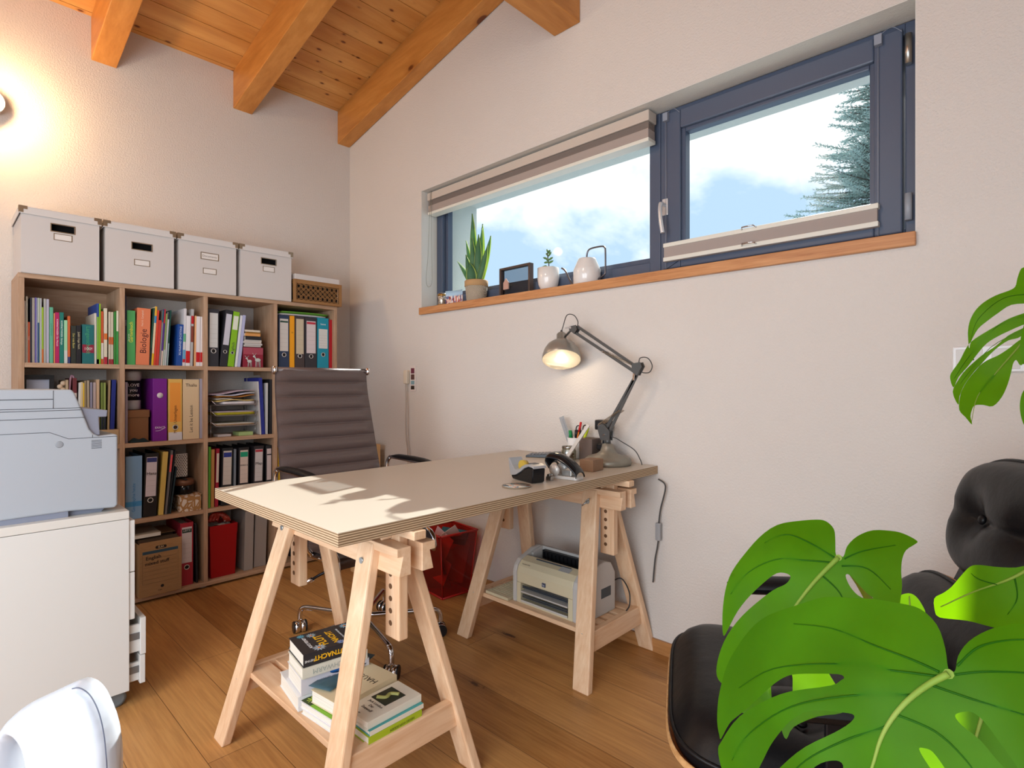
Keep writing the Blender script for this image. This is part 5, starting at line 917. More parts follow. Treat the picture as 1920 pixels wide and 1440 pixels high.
t_ = thing('loose_cable', 'grey cable loop at the wall behind the slotted tray', 'cable', (1.9, -.06, .0)); m = MB(); m.tube(spline([(.12, -.02, .26), (.02, -.0, .29), (-.08, .02, .27), (-.06, -.03, .225), (.05, -.06, .23)]), .003, 6); m.build('cord', mat('cable_grey', '6c6862', .5), t_)
t_ = thing('loose_cable', 'white cable along the baseboard beside the red bin', 'cable', (1.6, -.03, 0)); m = MB(); m.tube(spline([(-.1, 0, .02), (.0, -.01, .008), (.12, -.03, .006), (.2, -.01, .01)]), .004, 6); m.build('cord', WHITEP, t_)
# ================================================================== OFFICE CHAIR
t_ = thing('office_chair', 'dark brown ribbed leather swivel chair with chrome frame behind the desk', 'chair', (1.557, -.838, 0), 0)
# profile of the seat/back sling in (x,z); x forward
prof = spline([(-.352, 0, 1.226), (-.345, 0, 1.12), (-.318, 0, 1.0), (-.285, 0, .86), (-.252, 0, .72), (-.235, 0, .62), (-.222, 0, .55), (-.19, 0, .50), (-.12, 0, .475), (.0, 0, .468), (.09, 0, .472), (.14, 0, .476), (.175, 0, .468), (.190, 0, .445), (.182, 0, .42)], 10)
L_ = [0]
for a, b2 in zip(prof, prof[1:]): L_.append(L_[-1]+(b2-a).length)
tot = L_[-1]
def pad(u, v, off):
    s = v*tot; i = max(j for j in range(len(L_)) if L_[j] <= s+1e-9); i = min(i, len(prof)-2); f = (s-L_[i])/(L_[i+1]-L_[i]); p = prof[i].lerp(prof[i+1], f)
    tn = (prof[min(i+2, len(prof)-1)]-prof[max(i-1, 0)]).normalized(); nr = Vector((-tn.z, 0, tn.x)); nr = -nr
    if nr.x < 0 and p.z > .55: nr = -nr
    if p.z <= .55 and nr.z < 0 and s < tot*.9: nr = -nr
    hw = .232+.020*min(1, max(0, (1.2-p.z)/.5)) if p.z > .6 else .25
    rib = .067; ph = (s % rib)/rib; puff = .018*math.sqrt(max(0, math.sin(math.pi*ph)))
    edge = 1-abs(2*u-1)**8; y = (2*u-1)*hw
    sag = -.012*(1-(2*u-1)**2)
    q = p+nr*(off+puff*edge+sag); return (q.x, y, q.z)
m = MB(); m.grid(lambda u, v: pad(u, v, .004), 14, 420); m.build('leather_cushion', LEATHER, t_)
m = MB(); m.grid(lambda u, v: (lambda a: a)(pad(1-u, v, -.012) if 0 else tuple(Vector(pad(1-u, v, -.010)))), 10, 108); o = m.build('leather_backing', LEATHER, t_)
for s in (-1, 1):
    m = MB(); pts = [Vector(pad(0 if s < 0 else 1, k/60, -.022))-Vector((0, s*.016, 0)) for k in range(61)]; m.tube(pts, .011, 10); m.build('side_rail', CHROME, t_)
m = MB(); m.cyl((-.356, -.236, 1.214), (-.356, .236, 1.214), .014, n=16); m.build('top_bar', LEATHER, t_)
for s in (-1, 1): m = MB(); m.sphere((-.352, s*.240, 1.214), .020, 8, (1, .6, 1)); m.build('bar_cap', CHROME, t_)
m = MB(); m.cyl((.155, -.24, .440), (.155, .20, .440), .020, n=20); m.cyl((-.24, -.25, .56), (-.24, .25, .56), .012); m.build('cross_tube', CHROME, t_)
for s in (-1, 1):
    y = s*.285
    m = MB(); m.tube(spline([(-.235, s*.255, .60), (-.235, y, .66), (-.235, y, .745), (-.215, y, .778), (-.17, y, .785), (.10, y, .775), (.135, y, .76), (.13, y, .70), (.09, y, .60), (.05, y, .51), (.04, s*.255, .462)], 6), .0105, 10); m.build('armrest_frame', CHROME, t_)
    m = MB(); m.M = Matrix.Translation((-.03, y, .792)); m.grid(lambda u, v: ((-.15+.30*u)*(1), .021*math.cos(6.2832*v), .012*math.sin(6.2832*v)*(1-(abs(2*u-1))**6*.8)-.012*max(0, u-.6)), 16, 14); m.build('arm_pad', BLEATHER, t_)
m = MB(); m.cyl((0, 0, .13), (0, 0, .30), .028); m.cyl((0, 0, .30), (0, 0, .43), .018); m.build('column', mat('black_metal', '1c1c20', .3, .6), t_)
m = MB(); m.box(-.11, .12, -.055, .055, .405, .447); m.beam((-.05, -.23, .44), (-.05, .23, .44), .035, .02); m.beam((.08, -.23, .44), (.08, .23, .44), .035, .02); m.build('mechanism', MC['black_metal'], t_, bevel=.006)
m = MB(); m.tube(spline([(.02, -.05, .40), (.0, -.10, .375), (-.04, -.17, .345), (-.08, -.2, .315)]), .006, 8); m.build('tilt_lever', MC['black_metal'], t_)
m = MB(); m.tube([(-.07, -.195, .322), (-.105, -.225, .30)], .009, 10); m.sphere((-.107, -.227, .299), .0105, 8); m.build('lever_grip', CHROME, t_)
m = MB(); m.lathe([(.035, .10), (.035, .145), (.028, .15)], 24); m.build('hub', CHROME, t_)
for k in range(5):
    a = R(203.2+72*k); ca, sa = math.cos(a), math.sin(a); P = lambda r, z, ca=ca, sa=sa: (r*ca, r*sa, z)
    m = MB(); m.tube(spline([P(.03, .128), P(.15, .124), P(.28, .121), P(.325, .116), P(.342, .095), P(.345, .062)], 5), .0115, 12); lg = m.build('base_leg', CHROME, t_)
    c_ = Vector(P(.345, .028)); ax = Vector((-sa, ca, 0)) if k % 2 else Vector((ca*.6-sa*.8, sa*.6+ca*.8, 0))
    ax.normalize(); m = MB(); m.cyl(c_+ax*.003, c_+ax*.0245, .0265, .0265, 20); m.cyl(c_-ax*.0245, c_-ax*.003, .0265, .0265, 20); m.build('caster_hood', CHROME, lg)
    m = MB(); m.cyl(c_+ax*.0245, c_+ax*.030, .0275, .025, 20); m.cyl(c_-ax*.0300, c_-ax*.0245, .025, .0275, 20); m.build('caster_wheel', BLACKP, lg)
# ================================================================== LOUNGE CHAIR
SH = wood('rosewood_shell', 0, ('5c2e16', '7d4524', '96603a'), 2, .3); SHE = wood('shell_edge', 0, ('a87848', 'c0925e', 'd2aa7a'), 2, .4)
lc = Vector((3.01, -.80, 0)); fa = R(206.8)
t_ = thing('lounge_chair', 'black tufted leather lounge chair in moulded wood shells at right', 'chair', lc, fa)
# local: +x = forward (seat front edge at x=0), chair body at negative x, y lateral
def cushion(name, W_, H_, Tk, M, parent, buttons=(), r=.09, puff=.035, ex=.42):
    # cushion plane local XY (W_ along x, H_ along y), thickness z
    def outl(a):
        c, s = math.cos(a), math.sin(a); e = ex
        return (W_/2*math.copysign(abs(c)**e, c), H_/2*math.copysign(abs(s)**e, s))
    def dent(x, y):
        d = 0
        for bx, by in buttons: rr = math.hypot(x-bx, y-by); d += .042*math.exp(-(rr/.055)**2)+.012*math.exp(-((y-by)/.014)**2)*math.exp(-(rr/.16)**2)
        return d
    m = MB(); m.M = M; N = 64; K = 14; rings = []
    for j in range(K+1):
        f = j/K
        pts = []
        for q in range(N):
            x, y = outl(6.28318*q/N); k = max(1-f, 1e-4) if 0 else 1-f**1.0*.999
            zz = Tk/2+puff*(1-(k**4)); zz2 = zz*(1-k**14)+0*(k**14); X, Y = x*k, y*k
            zz2 -= dent(X, Y)*(1-k**6)
            pts.append((X, Y, zz2))
        rings.append(m.vs(pts))
    for A, B in zip(rings, rings[1:]): m.fs([(A+q, A+(q+1) % N, B+(q+1) % N, B+q) for q in range(N)], 0, True)
    m.fs([[rings[-1]+q for q in range(N)]], 0, True)
    rb = []
    for j in range(4):
        f = j/3; k = 1-.04*f; rb.append(m.vs([(outl(6.28318*q/N)[0]*k, outl(6.28318*q/N)[1]*k, -Tk/2*math.sin(f*1.57)) for q in range(N)]))
    for A, B in zip(rb, rb[1:]): m.fs([(A+(q+1) % N, A+q, B+q, B+(q+1) % N) for q in range(N)], 0, True)
    m.fs([[rb[-1]+q for q in range(N)][::-1]], 0, False)
    o = m.build(name, BLEATHER, parent)
    m = MB(); m.M = M
    pp = [outl(6.28318*q/N) for q in range(N)]; m.tube([(x*1.004, y*1.004, 0) for x, y in pp]+[(pp[0][0]*1.004, pp[0][1]*1.004, 0)], .005, 6, caps=False); m.build('piping', BLEATHER, o)
    for bx, by in buttons:
        m = MB(); m.M = M; m.sphere((bx, by, Tk/2+puff-.038), .0125, 8, (1, 1, .6)); m.build('button', BLEATHER, o)
    # shell below
    m = MB(); m.M = M
    def shell(k, z0): return [(x*k, y*k, z0) for x, y in pp]
    a1 = m.vs(shell(1.03, -Tk/2+.012)); a2 = m.vs(shell(1.03, -Tk/2+.022)); a3 = m.vs(shell(.99, -Tk/2-.004)); a4 = m.vs(shell(.6, -Tk/2-.035)); a5 = m.vs(shell(.0005, -Tk/2-.042)); a6 = m.vs(shell(.97, -Tk/2+.012))
    for A, B in ((a1, a2), (a3, a1), (a4, a3), (a5, a4), (a2, a6)): m.fs([(A+q, A+(q+1) % N, B+(q+1) % N, B+q) for q in range(N)], 0, True)
    m.build('wood_shell', SH, parent)
    m = MB(); m.M = M; N2 = N; a1 = m.vs(shell(1.031, -Tk/2+.010)); a2 = m.vs(shell(1.031, -Tk/2+.0225)); a3 = m.vs(shell(1.02, -Tk/2+.0235))
    for A, B in ((a1, a2), (a2, a3)): m.fs([(A+q, A+(q+1) % N, B+(q+1) % N, B+q) for q in range(N)], 0, True)
    m.build('shell_edge', SHE, parent); return o
def FR(o, x, y): return frame(o, x, y)
# seat: lateral axis = local y ; plane x axis lateral
cushion('seat_cushion', .66, .56, .09, FR((-.285, 0, .345), (0, 1, 0), (-1, 0, -.10)) @ Matrix.Identity(4), t_, [(-.15, 0), (.15, 0)])
bk = Vector((-.25, 0, .97)).normalized()   # recline direction of back
cushion('back_cushion', .62, .38, .08, FR((-.60, .03, .485), (0, 1, 0), (-.38, 0, .92)), t_, [(-.14, 0), (.14, 0)])
cushion('headrest_cushion', .56, .315, .08, FR((-.76, .04, .815), (0, 1, 0), (-.22, 0, .97)), t_, [(-.115, 0), (.115, 0)], ex=.58)
for s in (-1, 1):
    m = MB(); m.M = Matrix.Translation((-.31, s*.335, .520)); m.grid(lambda u, v: (-.13+.27*u, .042*math.cos(6.2832*v)*(1-abs(2*u-1)**6*.5), .026*math.sin(6.2832*v)*(1-abs(2*u-1)**8)+.02*(1-u)), 18, 16); m.build('armrest', BLEATHER, t_)
    m = MB(); m.beam((-.33, s*.335, .40), (-.33, s*.335, .505), .07, .012, (0, 1, 0)); m.build('arm_bracket', mat('black_metal', '1c1c20', .3, .6), t_, bevel=.004)
m = MB(); m.beam((-.64, -.12, .52), (-.80, -.12, .90), .012, .035, (0, 1, 0)); m.beam((-.64, .12, .52), (-.80, .12, .90), .012, .035, (0, 1, 0)); m.build('back_brace', mat('black_metal', '1c1c20', .3, .6), t_)
m = MB(); m.cyl((-.34, 0, .08), (-.34, 0, .27), .03); m.build('column', MC['black_metal'], t_)
for k in range(5):
    a = R(36+72*k); m = MB(); m.tube([(-.34, 0, .10), (-.34+.16*math.cos(a), .16*math.sin(a), .07), (-.34+.31*math.cos(a), .31*math.sin(a), .018)], [.022, .018, .012], 10); m.cyl((-.34+.31*math.cos(a), .31*math.sin(a), 0), (-.34+.31*math.cos(a), .31*math.sin(a), .02), .016); m.build('leg', ALU, t_)
# ================================================================== MONSTERA
LF = leafmat('monstera_leaf', '2a6c06', '3c820c', '8ac406', .56)
LV = leafmat('leaf_vein', '7f9a3c', '93a850', 'a8c050', .3)
LV2 = leafmat('leaf_side_vein', '245c08', '306c0c', '70a808', .5)
LEAVES = [
{'label': 'largest glossy green leaf, nearest to the viewer, with long slits', 'J': [3.6877, -1.7376, 0.9774], 'U': [0.872, 0.273, 0.407], 'V': [-0.49, 0.512, 0.706], 'c': 1.1, 'out': [(1, 2), (5, 14), (7, 28), (3, 40), (-6, 47), (-19, 54), (-31, 58), (-44, 63), (-55, 66), (-79, 68), (-100, 67), (-120, 61), (-137, 51), (-147, 40), (-156, 26), (-162, 11), (-163, 2), (-162, -1), (-150, 6), (-140, 9), (-115, 16), (-100, 20), (-89, 21), (-75, 18), (-59, 13), (-56, 10), (-59, 9), (-66, 8), (-93, 11), (-118, 11), (-140, 8), (-161, -2), (-168, -6), (-170, -16), (-168, -29), (-164, -34), (-151, -34), (-135, -24), (-122, -15), (-109, -9), (-98, -5), (-83, -3), (-65, -8), (-59, -11), (-63, -14), (-75, -17), (-96, -21), (-117, -27), (-133, -33), (-142, -42), (-138, -51), (-124, -51), (-111, -42), (-101, -35), (-90, -31), (-80, -31), (-77, -34), (-81, -39), (-92, -48), (-101, -59), (-103, -70), (-95, -82), (-76, -80), (-58, -77), (-38, -68), (-22, -56), (-14, -57), (-1, -64), (13, -59), (29, -53), (42, -45), (53, -34), (61, -22), (66, -10), (66, 1), (62, 12), (55, 18), (49, 21), (41, 22), (30, 20), (18, 15), (9, 8), (4, 1)], 'holes': [[(-7, -20), (-3, -19), (2, -20), (5, -25), (7, -35), (9, -49), (6, -50), (2, -43), (-1, -33), (-6, -25)], [(-32, -33), (-29, -33), (-26, -35), (-24, -42), (-24, -48), (-28, -48), (-31, -41)]], 'mid': [(0, 0), (-12, -3), (-26, -9), (-39, -17), (-50, -26), (-61, -38), (-76, -52), (-87, -65)], 'veins': [[(-4, 2), (-14, 11), (-31, 24), (-52, 42), (-77, 55)], [(-6, 0), (-26, 7), (-60, 20), (-102, 29), (-135, 27)], [(-23, -7), (-55, -1), (-96, 2), (-135, -4), (-157, -16)], [(-43, -20), (-70, -22), (-99, -28), (-123, -37)], [(3, -1), (17, -2), (37, -5), (54, -10)], [(-12, -3), (5, -14), (26, -25), (42, -32)], [(-36, -15), (-20, -26), (-12, -41), (-11, -51)], [(6, 3), (21, 11), (38, 13), (55, 10)]], 'pet': [[3.688, -1.738, 0.977], [3.693, -1.705, 0.958], [3.701, -1.67, 0.933], [3.71, -1.634, 0.908], [3.72, -1.596, 0.881], [3.739, -1.551, 0.854]]},
{'label': 'mid-sized green leaf behind the largest leaf, one open slit', 'J': [3.6004, -1.6135, 0.9994], 'U': [0.877, 0.365, 0.312], 'V': [-0.466, 0.488, 0.738], 'c': 1.6, 'out': [(-1, 2), (3, 15), (6, 27), (3, 37), (-4, 42), (-20, 46), (-38, 47), (-58, 41), (-75, 31), (-91, 18), (-102, 4), (-112, -15), (-117, -31), (-110, -28), (-96, -18), (-80, -9), (-65, -3), (-52, 0), (-44, -3), (-42, -7), (-48, -11), (-60, -12), (-78, -17), (-100, -26), (-118, -36), (-130, -48), (-135, -59), (-130, -67), (-114, -68), (-87, -69), (-58, -70), (-34, -73), (-10, -72), (10, -65), (23, -54), (30, -41), (37, -28), (41, -17), (46, -7), (52, 0), (60, 4), (63, 7), (56, 15), (48, 19), (35, 21), (21, 16), (10, 8), (4, 0)], 'holes': [[(0, -15), (3, -15), (6, -22), (10, -31), (13, -35), (9, -36), (3, -31), (0, -23)]], 'mid': [(0, 0), (-19, -11), (-35, -22), (-56, -37), (-81, -58), (-101, -78)], 'veins': [[(-2, 0), (-19, 22), (-34, 34), (-54, 33)], [(-5, -3), (-25, 4), (-49, 12), (-76, 11), (-98, -2)], [(4, -2), (21, 2), (46, 5)], [(0, -7), (18, -13), (28, -30)], [(-17, -11), (-9, -27), (-9, -48)]], 'pet': [[3.6, -1.614, 0.999], [3.603, -1.583, 0.982], [3.607, -1.552, 0.957], [3.612, -1.52, 0.923], [3.62, -1.484, 0.879], [3.637, -1.441, 0.816]]},
{'label': 'bright sunlit yellow-green leaf at the right edge', 'J': [3.7337, -1.4033, 0.986], 'U': [0.991, 0.083, 0.101], 'V': [-0.11, 0.115, 0.987], 'c': 1.2, 'out': [(-63, -21), (-55, -18), (-38, -18), (-21, -15), (-2, 0), (4, -2), (10, -18), (11, -42), (2, -63), (-15, -78), (-35, -84), (-48, -82), (-58, -81), (-72, -80), (-92, -82), (-97, -81), (-99, -77), (-98, -61), (-89, -53), (-81, -45), (-71, -31)], 'holes': [], 'mid': [(0, -2), (-18, -18), (-36, -31), (-63, -47), (-93, -69)], 'veins': [[(-29, -26), (-29, -47), (-38, -65)], [(-43, -36), (-57, -33), (-63, -28)], [(-14, -16), (-10, -36), (-16, -62)]], 'pet': [[3.734, -1.403, 0.986], [3.744, -1.366, 0.96], [3.751, -1.332, 0.907], [3.752, -1.303, 0.841]]},
{'label': 'sunlit leaf seen through the slits of the largest leaf', 'J': [3.5481, -1.3316, 0.7355], 'U': [0.939, 0.282, 0.198], 'V': [-0.281, 0.294, 0.914], 'c': 0.6, 'out': [(1, 5), (-13, 22), (-26, 48), (-55, 56), (-99, 47), (-138, 26), (-166, 3), (-171, -11), (-140, -21), (-101, -18), (-90, 36), (-64, 41), (-73, -11), (-89, -18), (-90, -36), (-86, -47), (-74, -32), (-42, -17), (-12, -11)], 'holes': [], 'mid': [(0, 0), (-33, 16), (-80, -4), (-121, 7)], 'veins': [], 'pet': [[3.548, -1.332, 0.735], [3.575, -1.278, 0.694], [3.615, -1.212, 0.636], [3.657, -1.144, 0.545]]},
{'label': 'sunlit leaf glowing through the right-hand holes of the largest leaf', 'J': [3.6822, -1.3694, 0.7973], 'U': [0.958, 0.14, 0.249], 'V': [-0.28, 0.293, 0.914], 'c': 0.5, 'out': [(1, 4), (-17, 9), (-50, -4), (-78, -32), (-91, -65), (-83, -95), (-48, -109), (0, -97), (33, -71), (36, -37), (25, -10)], 'holes': [], 'mid': [(1, 2), (-19, -37), (-34, -78)], 'veins': [], 'pet': [[3.682, -1.369, 0.8], [3.702, -1.323, 0.731], [3.716, -1.282, 0.666]]},
{'label': 'small bright green leaf tip above the largest leaf', 'J': [3.6233, -1.3981, 0.8749], 'U': [0.969, 0.177, 0.169], 'V': [-0.206, 0.216, 0.954], 'c': 0.5, 'out': [(0, -2), (-9, 18), (-9, 30), (-6, 36), (3, 39), (9, 36), (13, 28), (15, 18), (11, 5)], 'holes': [], 'mid': [(0, 0), (1, 18), (3, 36)], 'veins': [], 'pet': [[3.623, -1.398, 0.875], [3.629, -1.365, 0.84], [3.649, -1.318, 0.783]]},
{'label': 'drooping deeply cut leaf high at the right edge before the wall outlet', 'J': [3.7228, -0.7083, 1.313], 'U': [0.981, 0.112, 0.156], 'V': [-0.174, 0.183, 0.968], 'c': 0.8, 'out': [(15, 34), (8, 68), (-9, 69), (-15, 64), (-22, 48), (-28, 32), (-39, 26), (-58, 23), (-76, 16), (-92, 3), (-104, -15), (-110, -33), (-113, -53), (-114, -69), (-109, -57), (-95, -36), (-79, -24), (-60, -13), (-40, -4), (-16, -8), (-18, -21), (-48, -29), (-72, -39), (-91, -48), (-108, -57), (-119, -68), (-133, -89), (-150, -109), (-153, -122), (-150, -137), (-139, -119), (-121, -102), (-102, -82), (-86, -67), (-68, -58), (-49, -52), (-26, -45), (-26, -50), (-54, -61), (-74, -75), (-91, -84), (-104, -92), (-126, -108), (-140, -124), (-153, -145), (-148, -171), (-143, -155), (-132, -136), (-118, -120), (-100, -103), (-84, -88), (-71, -78), (-55, -70), (-41, -69), (-27, -62), (-26, -67), (-41, -74), (-56, -84), (-74, -93), (-92, -99), (-107, -109), (-123, -125), (-135, -140), (-143, -157), (-148, -181), (-140, -197), (-132, -212), (-132, -197), (-128, -185), (-122, -177), (-109, -179), (-95, -184), (-79, -169), (-67, -147), (-59, -126), (-54, -112), (-49, -108), (-44, -119), (-28, -102), (-8, -66), (10, -21)], 'holes': [], 'mid': [(0, 0), (-12, -35), (-35, -76), (-79, -122), (-115, -161), (-132, -207)], 'veins': [[(-2, 8), (-48, 13), (-91, -16), (-109, -54)], [(-10, -28), (-65, -38), (-116, -84), (-146, -120)], [(-23, -53), (-82, -76), (-138, -132)]], 'pet': [[3.723, -0.708, 1.313], [3.744, -0.661, 1.309], [3.766, -0.612, 1.277], [3.781, -0.57, 1.179], [3.782, -0.541, 1.026]]},
{'label': 'light green leaf edge-on at the far right border', 'J': [3.7265, -0.9122, 1.153], 'U': [0.983, 0.036, 0.178], 'V': [-0.182, 0.19, 0.965], 'c': 0.5, 'out': [(17, 123), (5, 119), (-5, 97), (-13, 72), (-16, 51), (-15, 33), (-5, 5), (11, 19), (27, 80)], 'holes': [], 'mid': [(-1, 11), (7, 63), (14, 119)], 'veins': [], 'pet': [[3.724, -0.915, 1.163], [3.736, -0.876, 1.132], [3.765, -0.82, 1.025]]},
{'label': 'rounded green leaf edge at the right border above the lounge chair', 'J': [3.7267, -1.0504, 1.0619], 'U': [0.968, 0.068, 0.24], 'V': [-0.249, 0.261, 0.933], 'c': 0.5, 'out': [(18, 93), (8, 91), (-1, 81), (-8, 63), (-11, 42), (-9, 24), (-2, 12), (12, 16), (27, 51)], 'holes': [], 'mid': [(1, 13), (10, 55), (17, 89)], 'veins': [], 'pet': [[3.724, -1.053, 1.075], [3.74, -1.01, 1.041], [3.768, -0.956, 0.962]]},
]

mon = thing('monstera_plant', 'large green monstera with slit leaves in the right foreground', 'plant', (3.86, -1.12, 0)); og = mon.location
def pip(x, y, poly):
    r = False; j = len(poly)-1
    for i in range(len(poly)):
        xi, yi = poly[i]; xj, yj = poly[j]
        if (yi > y) != (yj > y) and x < (xj-xi)*(y-yi)/(yj-yi)+xi: r = not r
        j = i
    return r
def smooth_poly(p):
    n = len(p); out = []
    for i in range(n):
        a, b2, c, d = [Vector((*p[(i+k) % n], 0)) for k in (-1, 0, 1, 2)]
        for k in range(3):
            t = k/3; q = .5*((2*b2)+(c-a)*t+(2*a-5*b2+4*c-d)*t*t+(3*b2-a-3*c+d)*t**3); out.append((q.x, q.y))
    return out
for lf in LEAVES:
    J = Vector(lf['J']); U = Vector(lf['U']); Vv = Vector(lf['V']); Nn = U.cross(Vv)
    out = smooth_poly([(x/1000, y/1000) for x, y in lf['out']]); holes = [smooth_poly([(x/1000, y/1000) for x, y in h]) for h in lf['holes']]
    def lift(x, y, dz=0.):
        r2 = x*x+y*y; w = -lf['c']*r2*2.2+.0015*math.sin(x*110)+.0012*math.sin(y*90+1)
        return J+U*x+Vv*y+Nn*(w+dz)
    vs_ = []; ee = []
    for poly in [out]+holes:
        b0 = len(vs_); vs_ += [Vector(p) for p in poly]; ee += [(b0+i, b0+(i+1) % len(poly)) for i in range(len(poly))]
    xs = [p[0] for p in out]; ys_ = [p[1] for p in out]; st = max(max(xs)-min(xs), max(ys_)-min(ys_))/38
    y = min(ys_)
    while y < max(ys_):
        x = min(xs)
        while x < max(xs):
            if pip(x, y, out) and not any(pip(x, y, h) for h in holes): vs_.append(Vector((x+random.uniform(-.1, .1)*st, y+random.uniform(-.1, .1)*st)))
            x += st
        y += st
    rv, re, rf, *_ = delaunay_2d_cdt(vs_, ee, [], 0, 1e-6)
    fl = []
    for f in rf:
        cx = sum(rv[i].x for i in f)/len(f); cy = sum(rv[i].y for i in f)/len(f)
        if pip(cx, cy, out) and not any(pip(cx, cy, h) for h in holes): fl.append(list(f))
    m = MB(); m.v = [tuple(lift(v.x, v.y)) for v in rv]; m.fs(fl, 0, True)
    lo = m.build('leaf', LF, mon, org=og); lo['label'] = lf['label']
    m = MB(); mp = spline([lift(x/1000, y/1000, .0003) for x, y in lf['mid']], 4); k = len(mp); s0 = .0035*(lf['J'][2] and 1)*min(1.6, max(.6, st*90)); m.tube(mp, [max(.0005, s0*(1-i/k*.85)) for i in range(k)], 8); m.build('midrib', LV, lo, org=(0, 0, 0)).location = (0, 0, 0)
    D.objects[lo.name].children and None
    if lf['veins']:
        m = MB()
        for vn in lf['veins']: mp = spline([lift(x/1000, y/1000, .0001) for x, y in vn], 5); k = len(mp); m.tube(mp, [max(.0003, .0008*(1-i/k*.7)) for i in range(k)], 5)
        m.build('side_vein', LV2, lo)
    for c in [c for c in D.objects if c.parent == lo]: c.location = -og if 1 else (0, 0, 0)
    pts = [Vector(p) for p in lf['pet']]; pts[0] = lift(0, 0, .0005)
    if len(pts) >= 3: pts.append(pts[-1].lerp(Vector((3.86, -1.12, .36)), .5)+Vector((.03, 0, -.02)))
    pts.append(Vector((3.86+random.uniform(-.03, .03), -1.12+random.uniform(-.03, .03), .34)))
    mp = spline(pts, 6); k = len(mp); m = MB(); m.tube(mp, [.0028+.003*i/k for i in range(k)], 8); m.build('petiole', LV, mon, org=og)
m = MB(); m.lathe([(.10, 0), (.115, .01), (.14, .34), (.145, .36), (.132, .36), (.13, .32), (.001, .32)], 36, c=(3.86, -1.12, 0)); m.build('pot', mat('grey_pot', 'a8a4a0', .6), mon, org=og)
# ================================================================== DESK LAMP
ly = -.12; LM = mat('lamp_silver_grey', 'a8a49c', .34, .6); LD = mat('lamp_arm_grey', '5c5b5a', .4, .5)
t_ = thing('desk_lamp', 'grey metal architect lamp switched on at the desk end', 'lamp', (2.36, ly, .8005)); og = t_.location
C0 = Vector((2.36, ly, .8005))
m = MB(); m.lathe([(.098, 0), (.102, .008), (.100, .024), (.085, .036), (.050, .046), (.033, .058), (.027, .075), (.024, .088), (.012, .092)], 40, c=C0); m.build('base', mat('lamp_base_grey', '8b867a', .38, .35), t_, org=og)
m = MB(); m.cyl(C0+Vector((0, 0, .09)), C0+Vector((0, 0, .15)), .010, n=14); m.cyl(C0+Vector((0, 0, .09)), C0+Vector((0, 0, .112)), .013, n=14); m.build('stem', LD, t_, org=og)
EB = Vector((2.514, ly, 1.225)); SB = Vector((2.352, ly, .935)); HB = Vector((2.178, ly, 1.405))
Mxz = Matrix(((1, 0, 0, 0), (0, 0, -1, 0), (0, 1, 0, 0), (0, 0, 0, 1)))
def plate(pts, y): m.prism(pts, -y-.0015, -y+.0015, Mxz)
m = MB()
for yy in (ly-.012, ly+.012): plate([(2.33, .905), (2.375, .905), (2.378, .945), (2.35, .972), (2.318, .978), (2.316, .95)], yy)
m.build('lower_bracket', LD, t_, org=og)
m = MB()
for yy in (ly-.012, ly+.012): plate([(2.487, 1.236), (2.526, 1.240), (2.534, 1.222), (2.512, 1.185), (2.498, 1.188), (2.487, 1.208)], yy)
m.build('elbow_bracket', LD, t_, org=og)
m = MB()
for yy in (ly-.012, ly+.012): plate([(2.160, 1.414), (2.196, 1.418), (2.202, 1.398), (2.186, 1.378), (2.158, 1.398)], yy)
m.build('head_bracket', LD, t_, org=og)
for (p, q) in (((2.196, 1.412), (2.492, 1.228)), ((2.182, 1.386), (2.500, 1.197)), ((2.524, 1.224), (2.370, .945)), ((2.506, 1.196), (2.345, .945))):
    m = MB(); m.beam((p[0], ly, p[1]), (q[0], ly, q[1]), .012, .0075, (0, 1, 0)); m.build('arm_rod', LD, t_, org=og)
SPR = mat('spring_steel', 'a08f78', .3, .9)
for (p, q) in (((2.345, 1.290), (2.488, 1.232)), ((2.430, 1.038), (2.322, .972))):
    for yy in (-.016, .016):
        m = MB(); a = Vector((p[0], ly+yy, p[1])); b2 = Vector((q[0], ly+yy, q[1])); d = (b2-a); n_ = d.normalized(); s1_ = Vector((0, 1, 0)); s2_ = n_.cross(s1_)
        m.tube([a+d*(k/150)+(s1_*math.cos(k*1.05)+s2_*math.sin(k*1.05))*.0036 for k in range(151)], .0011, 4); m.build('spring', SPR, t_, org=og)
for p in ((2.502, 1.19), (2.345, 1.290), (2.322, .968), (2.172, 1.405), (2.35, .93)):
    m = MB(); m.cyl((p[0], ly-.022, p[1]), (p[0], ly+.022, p[1]), .004, n=10); m.build('joint_bolt', CHROME, t_, org=og)
m = MB(); m.beam((2.503, ly-.022, 1.19), (2.503, ly-.026, 1.165), .008, .003); m.build('wing_nut', CHROME, t_, org=og); m = MB(); m.beam((2.14, ly-.018, 1.407), (2.175, ly-.018, 1.409), .004, .007); m.build('wing_nut', CHROME, t_, org=og)
# head: axis from neck to opening
ax = Vector((.30, -.38, -.88)).normalized(); oc = Vector((2.112, ly-.012, 1.262)); zax = -ax; xa = Vector((1, 0, 0)); xa = (xa-zax*xa.dot(zax)).normalized(); ya_ = zax.cross(xa)
Mh = Matrix(((xa.x, ya_.x, zax.x, oc.x), (xa.y, ya_.y, zax.y, oc.y), (xa.z, ya_.z, zax.z, oc.z), (0, 0, 0, 1)))
m = MB(); m.lathe([(.0885, 0), (.0895, .002), (.089, .018), (.083, .045), (.070, .070), (.050, .088), (.030, .098), (.024, .103), (.023, .140), (.018, .146), (.010, .148), (.0001, .149)], 40, M=Mh); m.build('lamp_shade', LM, t_, org=og)
m = MB(); m.lathe([(.0885, 0), (.0875, .002), (.087, .018), (.081, .044), (.068, .068), (.048, .086), (.020, .092), (.0001, .093)], 40, M=Mh); m.build('shade_lining', mat('white_lining', 'f0ece4', .5), t_, org=og)
